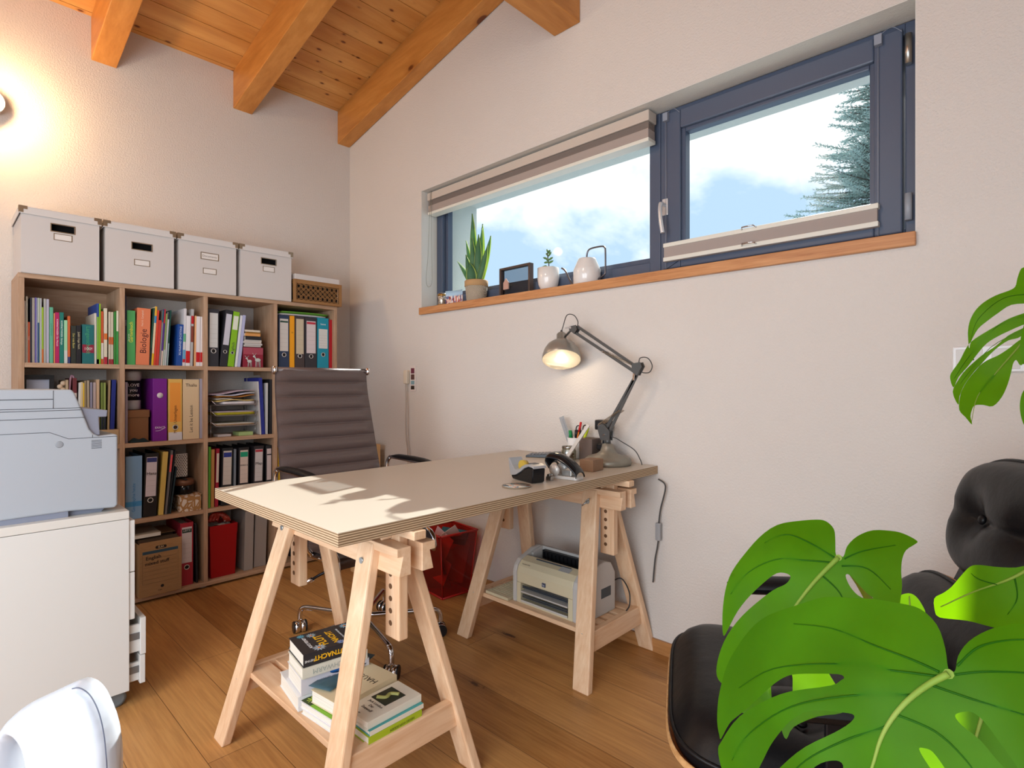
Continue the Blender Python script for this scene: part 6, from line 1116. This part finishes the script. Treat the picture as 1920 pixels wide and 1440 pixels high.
m = MB(); m.sphere(Mh @ Vector((0, 0, .034)), .029, 12); m.build('bulb', mat('lamp_bulb', 'ffffff', .5, emit=(1, .86, .68), es=18), t_, org=og)
m = MB(); m.cyl(Mh @ Vector((0, 0, .058)), Mh @ Vector((0, 0, .09)), .014, n=14); m.build('bulb_socket', WHITEP, t_, org=og)
m = MB(); nk = Mh @ Vector((.02, 0, .12)); m.tube([nk, Vector((2.165, ly, 1.402))], .005, 8); m.build('head_link', LD, t_, org=og)
tp = Mh @ Vector((0, 0, .148)); m = MB(); m.cyl(tp, tp+zax*.016, .007, .005, 12)
m.tube(spline([tp+zax*.01, tp+zax*.03+Vector((.01, 0, .008)), Vector((2.135, ly, 1.468)), Vector((2.175, ly, 1.465)), Vector((2.198, ly, 1.435)), Vector((2.195, ly, 1.412))]), .0022, 7)
m.tube(spline([Vector((2.195, ly+.006, 1.414)), Vector((2.35, ly+.006, 1.318)), Vector((2.49, ly+.006, 1.232)), Vector((2.52, ly, 1.258)), Vector((2.555, ly, 1.256)), Vector((2.575, ly, 1.225)), Vector((2.562, ly, 1.198)), Vector((2.528, ly, 1.198)), Vector((2.52, ly+.006, 1.21)), Vector((2.44, ly+.006, 1.07)), Vector((2.372, ly+.004, .94)), Vector((2.40, ly+.02, .91)), Vector((2.46, ly+.05, .868)), Vector((2.475, ly+.075, .825)), Vector((2.478, ly+.085, .8015))], 6), .0022, 7)
m.build('lamp_cord', mat('cord_dark_grey', '4c4a48', .6), t_, org=og)
pl = D.lights.new('desk_lamp_light', 'POINT'); pl.energy = .7; pl.color = (1, .78, .52); pl.shadow_soft_size = .028; po = D.objects.new('desk_lamp_light', pl); COL.objects.link(po); po.location = Mh @ Vector((0, 0, -.004))
t_ = thing('lamp_cable', 'dark cable with inline switch hanging at the wall behind the trestle', 'cable', (2.56, -.02, 0)); m = MB()
pts = spline([(2.545, -.015, .745), (2.575, -.018, .73), (2.578, -.018, .70), (2.556, -.016, .62), (2.548, -.016, .56)]); m.tube(pts, .0032, 7); m.tube(spline([(2.545, -.016, .485), (2.54, -.016, .45), (2.53, -.016, .40), (2.52, -.016, .3)]), .0032, 7); m.build('cord', MC['cord_dark_grey'], t_, org=t_.location)
m = MB(); m.box(2.536, 2.558, -.028, -.008, .485, .56); m.build('inline_switch', mat('switch_grey', 'a0a0a2', .4), t_, bevel=.004, org=t_.location)
# ================================================================== DESK ITEMS
ZD = .8005
def put(name, label, cat, x, y, rz=0, group=None): return thing(name, label, cat, (x, y, ZD), R(rz), group)
t_ = put('coaster', 'round patterned coaster lying left of the tape dispenser', 'coaster', 2.430, -.775); m = MB(); m.lathe([(.049, 0), (.050, .002), (.049, .004), (.0001, .004)], 40)
m.build('disc', mat('coaster_rim', '8c7c68', .5), t_)
CO, t, b = pm('coaster_print', .4); vo = t.add('ShaderNodeTexVoronoi'); vo.inputs['Scale'].default_value = 90; t.ln(t.mp(), vo.inputs['Vector']); hs = t.add('ShaderNodeSeparateColor'); t.ln(vo.outputs['Color'], hs.inputs[0]); t.ln(t.ramp(hs.outputs[0], [(0, 'd0c8b8'), (.3, '8fa0a4'), (.5, 'c8703c'), (.65, '5c7c88'), (.8, 'e0d8c8'), (.9, '3c4450')], 'CONSTANT'), b.inputs['Base Color'])
m = MB(); m.lathe([(.046, .0041), (.0001, .0043)], 40); m.build('printed_face', CO, t_)
# tape dispenser: profile in (s,z) along its length, width 0.05
t_ = put('tape_dispenser', 'black and silver tape dispenser in the middle of the desk edge', 'dispenser', 2.385, -.665, -12)
Ml = Matrix(((1, 0, 0, 0), (0, 0, 1, 0), (0, 1, 0, 0), (0, 0, 0, 1))) @ Matrix.Identity(4)
Ml = Matrix(((0, 0, 1, 0), (0, 1, 0, 0), (0, 0, 0, 0), (0, 0, 0, 1)))
# length along +x local direction (pointing to the lamp side), width along y
Mw = Matrix(((1, 0, 0, 0), (0, 0, -1, 0), (0, 1, 0, 0), (0, 0, 0, 1)))
bd = [(-.072, .014), (-.062, .002), (.055, .0), (.062, .004), (.066, .048), (.062, .054), (.04, .056), (.015, .048), (-.01, .032), (-.04, .018)]
m = MB(); m.prism(bd, -.027, .027, Mw); m.build('black_body', mat('gloss_black', '121316', .18), t_, bevel=.004, seg=3)
st_ = [(-.074, .014), (-.04, .019), (-.01, .034), (.015, .050), (.04, .058), (.064, .056), (.070, .052), (.069, .062), (.045, .067), (.022, .064), (.0, .055), (-.022, .040), (-.045, .040), (-.06, .052), (-.075, .070), (-.083, .078), (-.086, .074), (-.080, .045)]
m = MB(); m.prism(st_, -.029, .029, Mw); m.build('silver_shell', mat('silver_plastic', 'b4b6ba', .28, .5), t_, bevel=.002)
m = MB(); m.box(.022, .048, -.014, .014, .062, .0675); m.build('grip_pad', mat('dark_grey_plastic', '3c444c', .4), t_)
m = MB(); m.cyl((-.028, -.010, .052), (-.028, .010, .052), .020, n=28); m.build('tape_roll', mat('amber_tape', 'b89a3c', .3), t_)
# hole punch
t_ = put('hole_punch', 'black and silver hole punch behind the tape dispenser', 'punch', 2.455, -.53, 8)
m = MB(); m.prism(rrect(.12, .055, .012), .0, .012); m.build('base_plate', mat('pale_silver', 'c4c0bc', .35, .3), t_, bevel=.002)
for s in (-1, 1): m = MB(); m.lathe([(.0001, -.004), (.021, -.004), (.021, .004), (.0001, .004)], 28, M=Matrix.Translation((-.035, s*.028, .032)) @ Matrix.Rotation(R(90), 4, 'X')); m.build('side_disc', MC['pale_silver'], t_)
m = MB()
hd = spline([(-.055, 0, .055), (-.075, 0, .083), (-.06, 0, .094), (-.02, 0, .089), (.02, 0, .070), (.05, 0, .045), (.058, 0, .028)], 5)
m.grid(lambda u, v: (lambda p, a: (p.x, .034*math.sin(a), p.z-.022*(1-math.cos(a))))(hd[int(round(u*(len(hd)-1)))], (v-.5)*3.0), len(hd)-1, 12); o = m.build('handle', mat('gloss_black', '121316', .18), t_); s_ = o.modifiers.new('s', 'SOLIDIFY'); s_.thickness = .005; s_.offset = -1
m = MB(); m.box(-.01, .03, -.02, .02, .012, .034); m.build('punch_block', ALU, t_, bevel=.002)
t_ = put('stapler_key', 'tiny metal clip beside the hole punch base', 'clip', 2.432, -.60); m = MB(); m.box(-.012, .012, -.008, .008, 0, .014); m.cyl((0, -.01, .018), (0, .01, .018), .006, n=10); m.build('body', ALU, t_, bevel=.001)
# small kraft box, calculator, jar, pen cup
t_ = put('small_box', 'small brown wooden block box in front of the lamp base', 'box', 2.405, -.315, 4); m = MB(); m.box(-.03, .033, -.03, .05, 0, .046); m.build('body', mat('brown_block', '8a6a50', .6), t_, bevel=.0015)
t_ = put('calculator', 'flat dark grey calculator at the wall side of the desk', 'calculator', 1.99, -.115, -62); m = MB(); m.hexa([(-.045, -.08, 0), (.045, -.08, 0), (.045, .08, 0), (-.045, .08, 0), (-.043, -.078, .01), (.043, -.078, .01), (.043, .078, .022), (-.043, .078, .022)]); m.build('body', mat('dark_grey_plastic', '3c444c', .4), t_, bevel=.003)
m = MB(); [m.box(-.036+.0155*i, -.025+.0155*i, -.068+.017*j, -.057+.017*j, .010+.0012*j, .0135+.0013*j) for i in range(5) for j in range(6)]; m.build('keys', mat('key_grey', '8c8c90', .5), t_)
m = MB(); m.box(-.035, .035, .045, .07, .0205, .0225); m.build('display', mat('lcd_grey', '7c8478', .3), t_)
t_ = put('glass_jar', 'small glass jar with coins in front of the pen cup', 'jar', 2.165, -.145); JG = clear('jar_glass', 'e8e8e0', .16)
m = MB(); m.lathe([(.028, 0), (.033, .004), (.034, .045), (.029, .054), (.029, .066), (.027, .066), (.027, .055), (.032, .044), (.031, .006), (.0001, .004)], 28); m.build('glass_wall', JG, t_)
m = MB(); m.lathe([(.030, .055), (.0312, .057), (.0312, .064), (.030, .066)], 28); m.build('jar_ring', clear('jar_ring_glass', 'c8c0a8', .3), t_)
m = MB(); random.seed(3)
for k in range(40):
    a, r = random.uniform(0, 6.28), random.uniform(0, .022); m.M = Matrix.Translation((r*math.cos(a), r*math.sin(a), .007+.022*random.random())) @ Euler((random.uniform(-.6, .6), random.uniform(-.6, .6), 0)).to_matrix().to_4x4(); m.lathe([(.0001, 0), (.007, 0), (.007, .0016), (.0001, .0016)], 10)
tag(m.build('coins', mat('copper_coin', 'a0603c', .3, .8), t_), kind='stuff')
cx_, cy_ = 2.135, -.055
t_ = thing('pen_cup', 'white tapered pen cup behind the glass jar', 'cup', (cx_, cy_, ZD)); m = MB(); m.lathe([(.030, 0), (.033, .003), (.0385, .098), (.0365, .098), (.031, .006), (.0001, .006)], 32); m.build('cup_wall', WHITEP, t_)
def stick(name, label, cat, a, b2, r, col, capc=None, fr=.7, mt=None, flat=None):
    a = Vector(a); b2 = Vector(b2); t = thing(name, label, cat, (cx_, cy_, ZD+.0065)); m = MB(); o = Vector((cx_, cy_, ZD+.0065))
    md = a.lerp(b2, fr) if capc else b2
    if flat: m.beam(a, md, flat, r, (0, 1, 0))
    else: m.cyl(a, md, r, n=10)
    m.M = Matrix.Identity(4); m.v = [tuple(Vector(v)) for v in m.v]; m.build('barrel', mt or cm(col, .35), t)
    if capc: m = MB(); m.cyl(md, b2, r*1.08, n=10); m.build('cap', cm(capc, .35), t)
    return t
RUL = clear('clear_ruler', 'd8dce0', .12, .25)
t_ = stick('ruler', 'transparent ruler sticking up to the left from the pen cup', 'ruler', (-.004, 0, .0), (-.085, .0, .185), .0022, 'ffffff', mt=RUL, flat=.028)
m = MB()
for k in range(26): f = .35+.62*k/26; p = Vector((-.004, 0, 0)).lerp(Vector((-.085, 0, .185)), f); m.box(p.x+.002, p.x+(.012 if k % 5 == 0 else .008), p.y-.0022, p.y-.0016, p.z, p.z+.0006)
m.build('scale_marks', BLACKP, t_)
stick('marker', 'green marker with dark cap in the pen cup', 'pen', (-.012, -.012, .006), (-.022, -.012, .124), .0075, '1c9850', '168c4a')
stick('marker', 'teal marker at the left side of the pen cup', 'pen', (-.02, .005, .006), (-.031, .006, .118), .007, '2c8c7c')
stick('marker', 'black-capped thick marker right of the green marker', 'pen', (-.002, .01, .006), (-.004, .013, .126), .008, '1c2430', '141820')
stick('pen', 'orange pen with red top leaning right in the pen cup', 'pen', (-.008, .0, .0), (.036, -.005, .165), .005, 'd87828', 'c81c20', .72)
stick('pen', 'black pen beside the orange pen', 'pen', (.0, -.012, .0), (.040, -.012, .128), .004, '18181c')
stick('highlighter', 'yellow-green highlighter at the right rim of the pen cup', 'pen', (.008, .01, .0), (.064, .012, .140), .007, 'c8d820')
t_ = thing('scissors', 'scissors with black loops standing in the pen cup', 'scissors', (cx_, cy_, ZD+.0065)); m = MB()
for s in (-1, 1):
    c_ = Vector((.028+.020*s, .012, .132+.002*s)); m.tube([c_+Vector((.013*math.cos(a), 0, .017*math.sin(a))) for a in [6.2832*k/16 for k in range(17)]], .0026, 6, caps=False)
m.build('finger_loop', BLACKP, t_); m = MB(); m.beam((.005, .012, .01), (.030, .012, .113), .008, .002, (0, 1, 0)); m.beam((.012, .0135, .01), (.022, .0135, .113), .008, .002, (0, 1, 0)); m.build('blade', ALU, t_)
t_ = put('pen_holder', 'brown-black card box between pen cup and black clamp', 'box', 2.222, -.055); m = MB(); m.box(-.04, .032, -.035, .04, 0, .10); m.build('body', mat('taupe_card', '6c5c54', .6), t_, bevel=.003)
t_ = put('camera_clamp', 'black clamp holder standing behind the lamp stem', 'clamp', 2.285, -.03); m = MB(); m.cyl((0, 0, .0), (0, 0, .16), .012, n=14); m.box(-.045, .03, -.02, .02, .14, .185); m.box(-.02, .038, -.04, -.012, .052, .080); m.build('body', BLACKP, t_, bevel=.005)
t_ = put('folding_rule', 'white folding rule leaning against the card box', 'ruler', 2.25, -.14); m = MB(); m.beam((-.075, -.05, .003), (.0, .03, .165), .016, .006, (0, 1, 0)); m.build('body', mat('white_lacquer', 'cfcac4', .4), t_)
# ================================================================== WINDOW SILL ITEMS
ZS = 1.6325
t_ = thing('snake_plant', 'tall variegated snake plant in a woven basket pot on the sill', 'plant', (1.32, .062, ZS))
WV, t, b = pm('woven_seagrass', .8, .2); wv = t.add('ShaderNodeTexWave'); wv.inputs['Scale'].default_value = 60; wv.inputs['Distortion'].default_value = 3; wv.inputs['Detail'].default_value = 2; t.ln(t.mp((1, 1, 1.6), rot=(.5, .4, 0)), wv.inputs['Vector']); t.ln(t.ramp(wv.outputs['Color'], [(.2, '9c8a70'), (.8, 'e0d6c4')]), b.inputs['Base Color']); t.ln(t.bump(wv.outputs['Fac'], .8, .004), b.inputs['Normal'])
m = MB(); m.lathe([(.052, 0), (.058, .006), (.066, .09), (.067, .12), (.062, .122), (.060, .10), (.0001, .10)], 40); m.build('basket_pot', WV, t_)
m = MB(); m.lathe([(.0672, .088), (.0695, .09), (.0695, .120), (.066, .124), (.061, .122)], 40); m.build('basket_band', mat('jute_band', 'b89468', .85), t_)
SN = leafmat('snake_leaf', '4f7a58', '6b9472', '7fb060', .35); SE = leafmat('snake_leaf_margin', 'b8d070', 'cfe088', 'd8f080', .5)
def snake(bx, by, tx, ty, h, w, bend=0., col=SN):
    h *= 1.12; w *= 1.62
    m = MB(); m2 = MB(); N = 14
    dirv = Vector((tx-bx, ty-by, 0)); 
    def pt(f): return Vector((bx, by, .09)).lerp(Vector((tx, ty, .09+h)), f)+Vector((dirv.x, dirv.y, 0))*bend*f*f*(1)-Vector((0, 0, abs(bend)*.06*f*f))
    def wd(f): return w*(.55+.9*f-1.0*f*f)*(1-f**5)+.0004
    side = Vector((.80, .60+.25*math.sin(tx*90), 0)).normalized()
    P = []
    for k in range(N+1):
        f = k/N; c = pt(f); ww = wd(f)/2
        P.append([c-side*ww*1.0, c-side*ww*.78-Vector((0, .004, 0)), c-Vector((0, .007, 0)), c+side*ww*.78-Vector((0, .004, 0)), c+side*ww])
    i = m.vs([p for r in P for p in r[1:4]]); m.fs([(i+k*3+q, i+k*3+q+1, i+(k+1)*3+q+1, i+(k+1)*3+q) for k in range(N) for q in range(2)], 0, True)
    o = m.build('leaf', col, t_); s_ = o.modifiers.new('s', 'SOLIDIFY'); s_.thickness = .0022
    for (a, b2) in ((0, 1), (3, 4)):
        i = m2.vs([p for r in P for p in (r[a], r[b2])]); m2.fs([(i+k*2, i+k*2+1, i+(k+1)*2+1, i+(k+1)*2) for k in range(N)], 0, True)
    o2 = m2.build('leaf_margin', SE, o); s_ = o2.modifiers.new('s', 'SOLIDIFY'); s_.thickness = .0018
for a in ((-.01, -.005, -.022, -.01, .385, .040), (.01, .02, .025, .03, .33, .032), (.02, .0, .052, .0, .30, .034), (.0, -.02, .0, -.03, .25, .036), (.02, -.01, .038, -.015, .265, .042), (-.02, .0, -.088, .0, .255, .026), (.03, .0, .115, .01, .25, .034), (.03, -.015, .12, -.02, .195, .038), (-.03, -.01, -.11, -.02, .165, .028, .35), (-.012, -.02, -.055, -.03, .17, .034), (.005, -.035, .006, -.05, .115, .055), (.015, .015, .02, .02, .22, .03)): snake(*a)
t_ = thing('tin_can', 'patterned silver and gold tin at the left end of the sill', 'tin', (1.025, .045, ZS)); m = MB(); m.lathe([(.026, 0), (.029, .003), (.029, .075), (.026, .080), (.022, .082), (.0001, .082)], 28); CN, t, b = pm('embossed_tin', .35); b.inputs['Metallic'].default_value = .6
n = t.noise(t.mp((1, 1, .7)), 90, 3, .6); t.ln(t.ramp(n, [(.4, '7c6c5c'), (.6, 'c8c0b4')]), b.inputs['Base Color']); m.build('body', CN, t_); m = MB(); m.lathe([(.0295, .062), (.0295, .074)], 28); m.lathe([(.0295, .004), (.0295, .012)], 28); m.build('gold_band', mat('gold_band', 'b08848', .3, .8), t_)
t_ = thing('curled_photo', 'curled photo of a group in colourful clothes beside the tin', 'photo', (1.15, .05, ZS)); PH, t, b = pm('photo_print', .3); sx = t.add('ShaderNodeSeparateXYZ'); t.ln(t.mp(), sx.inputs[0]); vo = t.add('ShaderNodeTexVoronoi'); vo.inputs['Scale'].default_value = 1; t.ln(t.mp((95, 95, 45)), vo.inputs['Vector']); hs = t.add('ShaderNodeSeparateColor'); t.ln(vo.outputs['Color'], hs.inputs[0])
pc = t.ramp(hs.outputs[0], [(0, 'e8dcd8'), (.25, '7c88b0'), (.45, 'c87068'), (.6, '8c3038'), (.7, 'e0b8a8'), (.85, '5c6890')], 'CONSTANT'); zz = t.ramp(t.math('MULTIPLY', sx.outputs[2], 10), [(.52, (0, 0, 0)), (.62, (1, 1, 1))]); t.ln(t.mix(zz, pc, 'a8cce8'), b.inputs['Base Color'])
m = MB(); m.grid(lambda u, v: (-.075+.13*u, .03*math.sin(u*2.2)-.02, .088*v), 14, 4); o = m.build('print', PH, t_); s_ = o.modifiers.new('s', 'SOLIDIFY'); s_.thickness = .0008
t_ = thing('picture_frame', 'dark wooden frame with small house silhouette on the sill', 'picture', (1.615, .088, ZS), R(-2))
m = MB(); fw, fh, fd = .120, .172, .03
for a in ((-fw, fw, 0, .012), (-fw, fw, fh-.012, fh), (-fw, -fw+.012, .012, fh-.012), (fw-.012, fw, .012, fh-.012)): m.box(a[0], a[1], -fd/2, fd/2, a[2], a[3])
m.build('frame', mat('dark_walnut', '4a3a34', .5), t_, bevel=.001); m = MB(); m.box(-fw+.012, fw-.012, .0, .002, .012, fh-.012); m.build('glass_sheet', clear('smoked_glass', 'c8ccd0', .03), t_)
m = MB(); m.prism([(-.092, .05), (-.052, .05), (-.052, .088), (-.072, .112), (-.092, .088)], -.004, .004, Matrix(((1, 0, 0, 0), (0, 0, -1, -.006), (0, 1, 0, 0), (0, 0, 0, 1)))); m.build('house_cutout', mat('house_terracotta', 'c0988a', .6), t_)
t_ = thing('plant_pot', 'white rounded pot with a small succulent on the sill', 'pot', (1.857, .078, ZS)); CER = mat('white_ceramic', 'e4e0dc', .15, coat=.5); m = MB(); m.lathe([(.030, 0), (.038, .006), (.052, .035), (.057, .065), (.0575, .122), (.0545, .123), (.0545, .105), (.0001, .103)], 40); m.build('pot', CER, t_)
m = MB(); m.lathe([(.053, .104), (.0001, .108)], 24); m.build('soil', mat('soil', '3a2a20', .95), t_)
m = MB(); sp = spline([(0, 0, .10), (.004, 0, .14), (-.002, 0, .175), (-.006, 0, .205)]); m.tube(sp, .0028, 6); m.build('stem', mat('plant_stem', '4a4438', .7), t_)
SU = leafmat('succulent_leaf', '5c7c50', '789868', '98b060', .3); m = MB()
for k, (z, a, l, el) in enumerate(((.125, 10, .035, .1), (.13, 190, .036, .2), (.15, 350, .042, .15), (.155, 170, .036, .1), (.165, 20, .03, .5), (.17, 200, .032, .4), (.185, 0, .03, .8), (.188, 160, .03, .7), (.2, 60, .024, 1.1), (.203, 230, .022, 1.2), (.125, 270, .03, .3), (.16, 290, .03, .3))):
    d = Vector((math.cos(R(a))*math.cos(el), math.sin(R(a))*math.cos(el), math.sin(el))); c = Vector((0, 0, z)); m.tube([c, c+d*l*.3, c+d*l*.7, c+d*l], [.0022, .0055, .0055, .001], 7)
m.build('succulent_leaf', SU, t_)
t_ = thing('watering_can', 'white watering can with thin metal handle and long spout', 'watering can', (2.112, .068, ZS)); m = MB(); m.lathe([(.062, 0), (.067, .004), (.067, .074), (.065, .080), (.045, .126), (.042, .131), (.0001, .133)], 44); m.build('body', CER, t_)
HM = mat('dark_steel', '6c6a70', .3, .9); m = MB(); m.tube(spline([(0, 0, .132), (.0, 0, .15), (.008, 0, .170), (.03, 0, .178), (.085, 0, .178), (.103, 0, .170), (.108, 0, .15), (.108, 0, .06), (.102, 0, .04), (.066, 0, .024)], 5), .0042, 9); m.build('handle', HM, t_)
m = MB(); m.tube(spline([(-.064, 0, .016), (-.085, 0, .016), (-.105, 0, .04), (-.13, 0, .085), (-.148, 0, .103), (-.158, 0, .108)], 5), .0045, 9); m.build('spout', HM, t_)
# ================================================================== WHITE APPLIANCE bottom left
t_ = thing('plastic_appliance', 'glossy white rounded plastic appliance with arched opening, bottom left corner', 'appliance', (2.40, -1.97, .0), R(133.7))
GW = mat('gloss_white', 'c4ccd8', .25, coat=.2)
# local: +x points left in the view? keep: local x along view depth, y along view left
def ring(y, w, h, x0=0, n=28, zb=.02):
    pts = []
    for q in range(n+1):
        a = math.pi*q/n; c, s = math.cos(a), math.sin(a); pts.append((x0+w*math.copysign(abs(c)**.8, c), y, zb+(h-zb)*abs(s)**.62))
    return pts
def slab(m, out, holes, t, rnd, bulge, step):
    def dist(x, y):
        best = 9
        for poly in [out]+holes:
            for i in range(len(poly)):
                ax_, ay = poly[i]; bx, by = poly[(i+1) % len(poly)]; dx, dy = bx-ax_, by-ay; L2 = dx*dx+dy*dy or 1e-12
                f = max(0, min(1, ((x-ax_)*dx+(y-ay)*dy)/L2)); best = min(best, math.hypot(x-ax_-f*dx, y-ay-f*dy))
        return best
    vs_ = []; ee = []
    for poly in [out]+holes: b0 = len(vs_); vs_ += [Vector(p) for p in poly]; ee += [(b0+i, b0+(i+1) % len(poly)) for i in range(len(poly))]
    x0, x1 = min(p[0] for p in out), max(p[0] for p in out); y0, y1 = min(p[1] for p in out), max(p[1] for p in out)
    ins = lambda x, y: pip(x, y, out) and not any(pip(x, y, h) for h in holes)
    y = y0+step/2
    while y < y1:
        x = x0+step/2
        while x < x1:
            if ins(x, y) and dist(x, y) > step*.4: vs_.append(Vector((x, y)))
            x += step
        y += step
    rv, re, rf, *_ = delaunay_2d_cdt(vs_, ee, [], 0, 1e-6)
    fl = [list(f) for f in rf if ins(sum(rv[i].x for i in f)/3, sum(rv[i].y for i in f)/3)]
    hz = []
    for v in rv: d = min(dist(v.x, v.y), rnd); hz.append(t/2-rnd+math.sqrt(max(0, rnd*rnd-(rnd-d)**2))+bulge(v.x, v.y)*min(1, d/rnd))
    a = m.vs([(v.x, v.y, z) for v, z in zip(rv, hz)]); b = m.vs([(v.x, v.y, -z) for v, z in zip(rv, hz)])
    m.fs([[a+i for i in f] for f in fl], 0, True); m.fs([[b+i for i in f][::-1] for f in fl], 0, True)
    k = 0
    for poly in [out]+holes:
        n = len(poly); m.fs([(a+k+i, b+k+i, b+k+(i+1) % n, a+k+(i+1) % n) for i in range(n)], 0, True); k += n
    return m
s = 1.035*.96e-3
px = lambda x, y: ((x-114)*s, -(y-1400)*s)
outp = smooth_poly([px(*p) for p in ((229, 1440), (228.5, 1410), (226, 1382), (221, 1357), (214, 1335), (197, 1300), (180, 1281), (160, 1272), (142, 1277), (92, 1301), (50, 1322), (22, 1344), (4, 1368), (-10, 1400), (-14, 1440), (-16, 1600), (-16, 1960), (100, 1975), (230, 1960), (231, 1700), (231, 1640), (230, 1600), (230, 1560), (230, 1530), (229.5, 1500), (229, 1470))])
hole = smooth_poly([px(*p) for p in ((27, 1470), (28, 1420), (32, 1390), (41, 1372), (52, 1384), (60, 1410), (64, 1450), (66, 1520), (60, 1580), (45, 1600), (32, 1580), (27, 1530))])
Cc = Vector((3.728, -2.1555, 1.15)); Fv = Vector((-math.sin(R(43.691)), math.cos(R(43.691)), 0)); Rv = Vector((math.cos(R(43.691)), math.sin(R(43.691)), 0))
base = Cc+(Fv+Rv*((114-960)/1041.43)+Vector((0, 0, -(1400-719.56)/1041.43)))*1.035
t_.location = (base.x, base.y, 0); t_.rotation_euler = (0, 0, 0)
Ms = Matrix(((Rv.x, 0, -Fv.x, 0), (Rv.y, 0, -Fv.y, 0), (0, 1, 0, base.z), (0, 0, 0, 1)))
yaw_t = Matrix.Rotation(R(-6), 4, 'Y')
m = MB(); m.M = Ms @ yaw_t
slab(m, outp, [hole], .06, .026, lambda x, y: .018*math.exp(-((x+.075)/.05)**2), .0065); m.build('housing', GW, t_)
sm = [px(x_+23, y_-15) for x_, y_ in ((138, 1290), (156, 1287), (176, 1299), (192, 1326), (202, 1362), (207, 1402), (209, 1440), (210, 1560), (210, 1900))]
m = MB(); m.M = Ms @ yaw_t; m.tube(spline([(x, y, .0262 if i else .024) for i, (x, y) in enumerate(sm)], 6), .0011, 5); m.build('seam', mat('seam_slate', '5c6478', .5), t_)
# ================================================================== OUTSIDE: spruce tree beyond the window
t_ = thing('spruce_tree', 'tall blue-green spruce outside the right window pane', 'tree', (2.15, 7.2, -3.2)); random.seed(11)
NEED = mat('spruce_needles', 'a4bab6', .7); BARK = mat('spruce_bark', '6c6660', .9)
tx, ty = 2.05, 7.0; top = 5.95
m = MB(); m.tube([(tx, ty, -3.2), (tx, ty, 2), (tx, ty, top)], [.18, .10, .01], 8); m.build('trunk', BARK, t_, org=t_.location)
m = MB(); mb2 = MB(); z = top-.12
def spike(a, d, L, r):
    n = d.normalized(); s1 = n.orthogonal().normalized(); s2 = n.cross(s1)
    i = m.vs([a+s1*r, a-s1*r*.5+s2*r*.87, a-s1*r*.5-s2*r*.87, a+d.normalized()*L]); m.fs([(0, 1, 3), (1, 2, 3), (2, 0, 3)], i)
while z > .3:
    dep = top-z; bl = .16+dep*.36; nb = 11
    for k in range(nb):
        a = random.uniform(0, 6.283); L = bl*random.uniform(.7, 1.1); d = Vector((math.cos(a), math.sin(a), random.uniform(-.05, .3))); pts = [Vector((tx, ty, z))]
        ns = max(4, int(L/.055)); 
        for q in range(ns):
            f = q/ns; dd = Vector((d.x, d.y, d.z-.35*f+.5*f*f)).normalized(); pts.append(pts[-1]+dd*L/ns)
        mb2.tube([pts[0], pts[len(pts)//2], pts[-1]], [.012, .008, .003], 4, False, False)
        for q, p in enumerate(pts[1:], 1):
            f = q/len(pts); dirv = (pts[q]-pts[q-1]).normalized(); sd = dirv.cross(Vector((0, 0, 1))).normalized()
            for s in (-1, 1):
                tl = .20*(1-f*.65)*min(1, L*1.6)*random.uniform(.7, 1.2); tdir = (dirv*.8+sd*s*.8+Vector((0, 0, random.uniform(-.3, .1)))).normalized(); nn = max(3, int(tl/.028))
                for w in range(nn):
                    pp = p+tdir*tl*w/nn
                    for _ in range(2): spike(pp, tdir+Vector((random.uniform(-.9, .9), random.uniform(-.9, .9), random.uniform(-.6, .9))), .042, .006)
                spike(p, tdir, tl*1.05, .006)
            for _ in range(3): spike(p, dirv+Vector((random.uniform(-1, 1), random.uniform(-1, 1), random.uniform(-.8, 1))), .045, .006)
    z -= .085+.008*dep
m.build('foliage', NEED, t_, org=t_.location); mb2.build('branch', BARK, t_, org=t_.location)
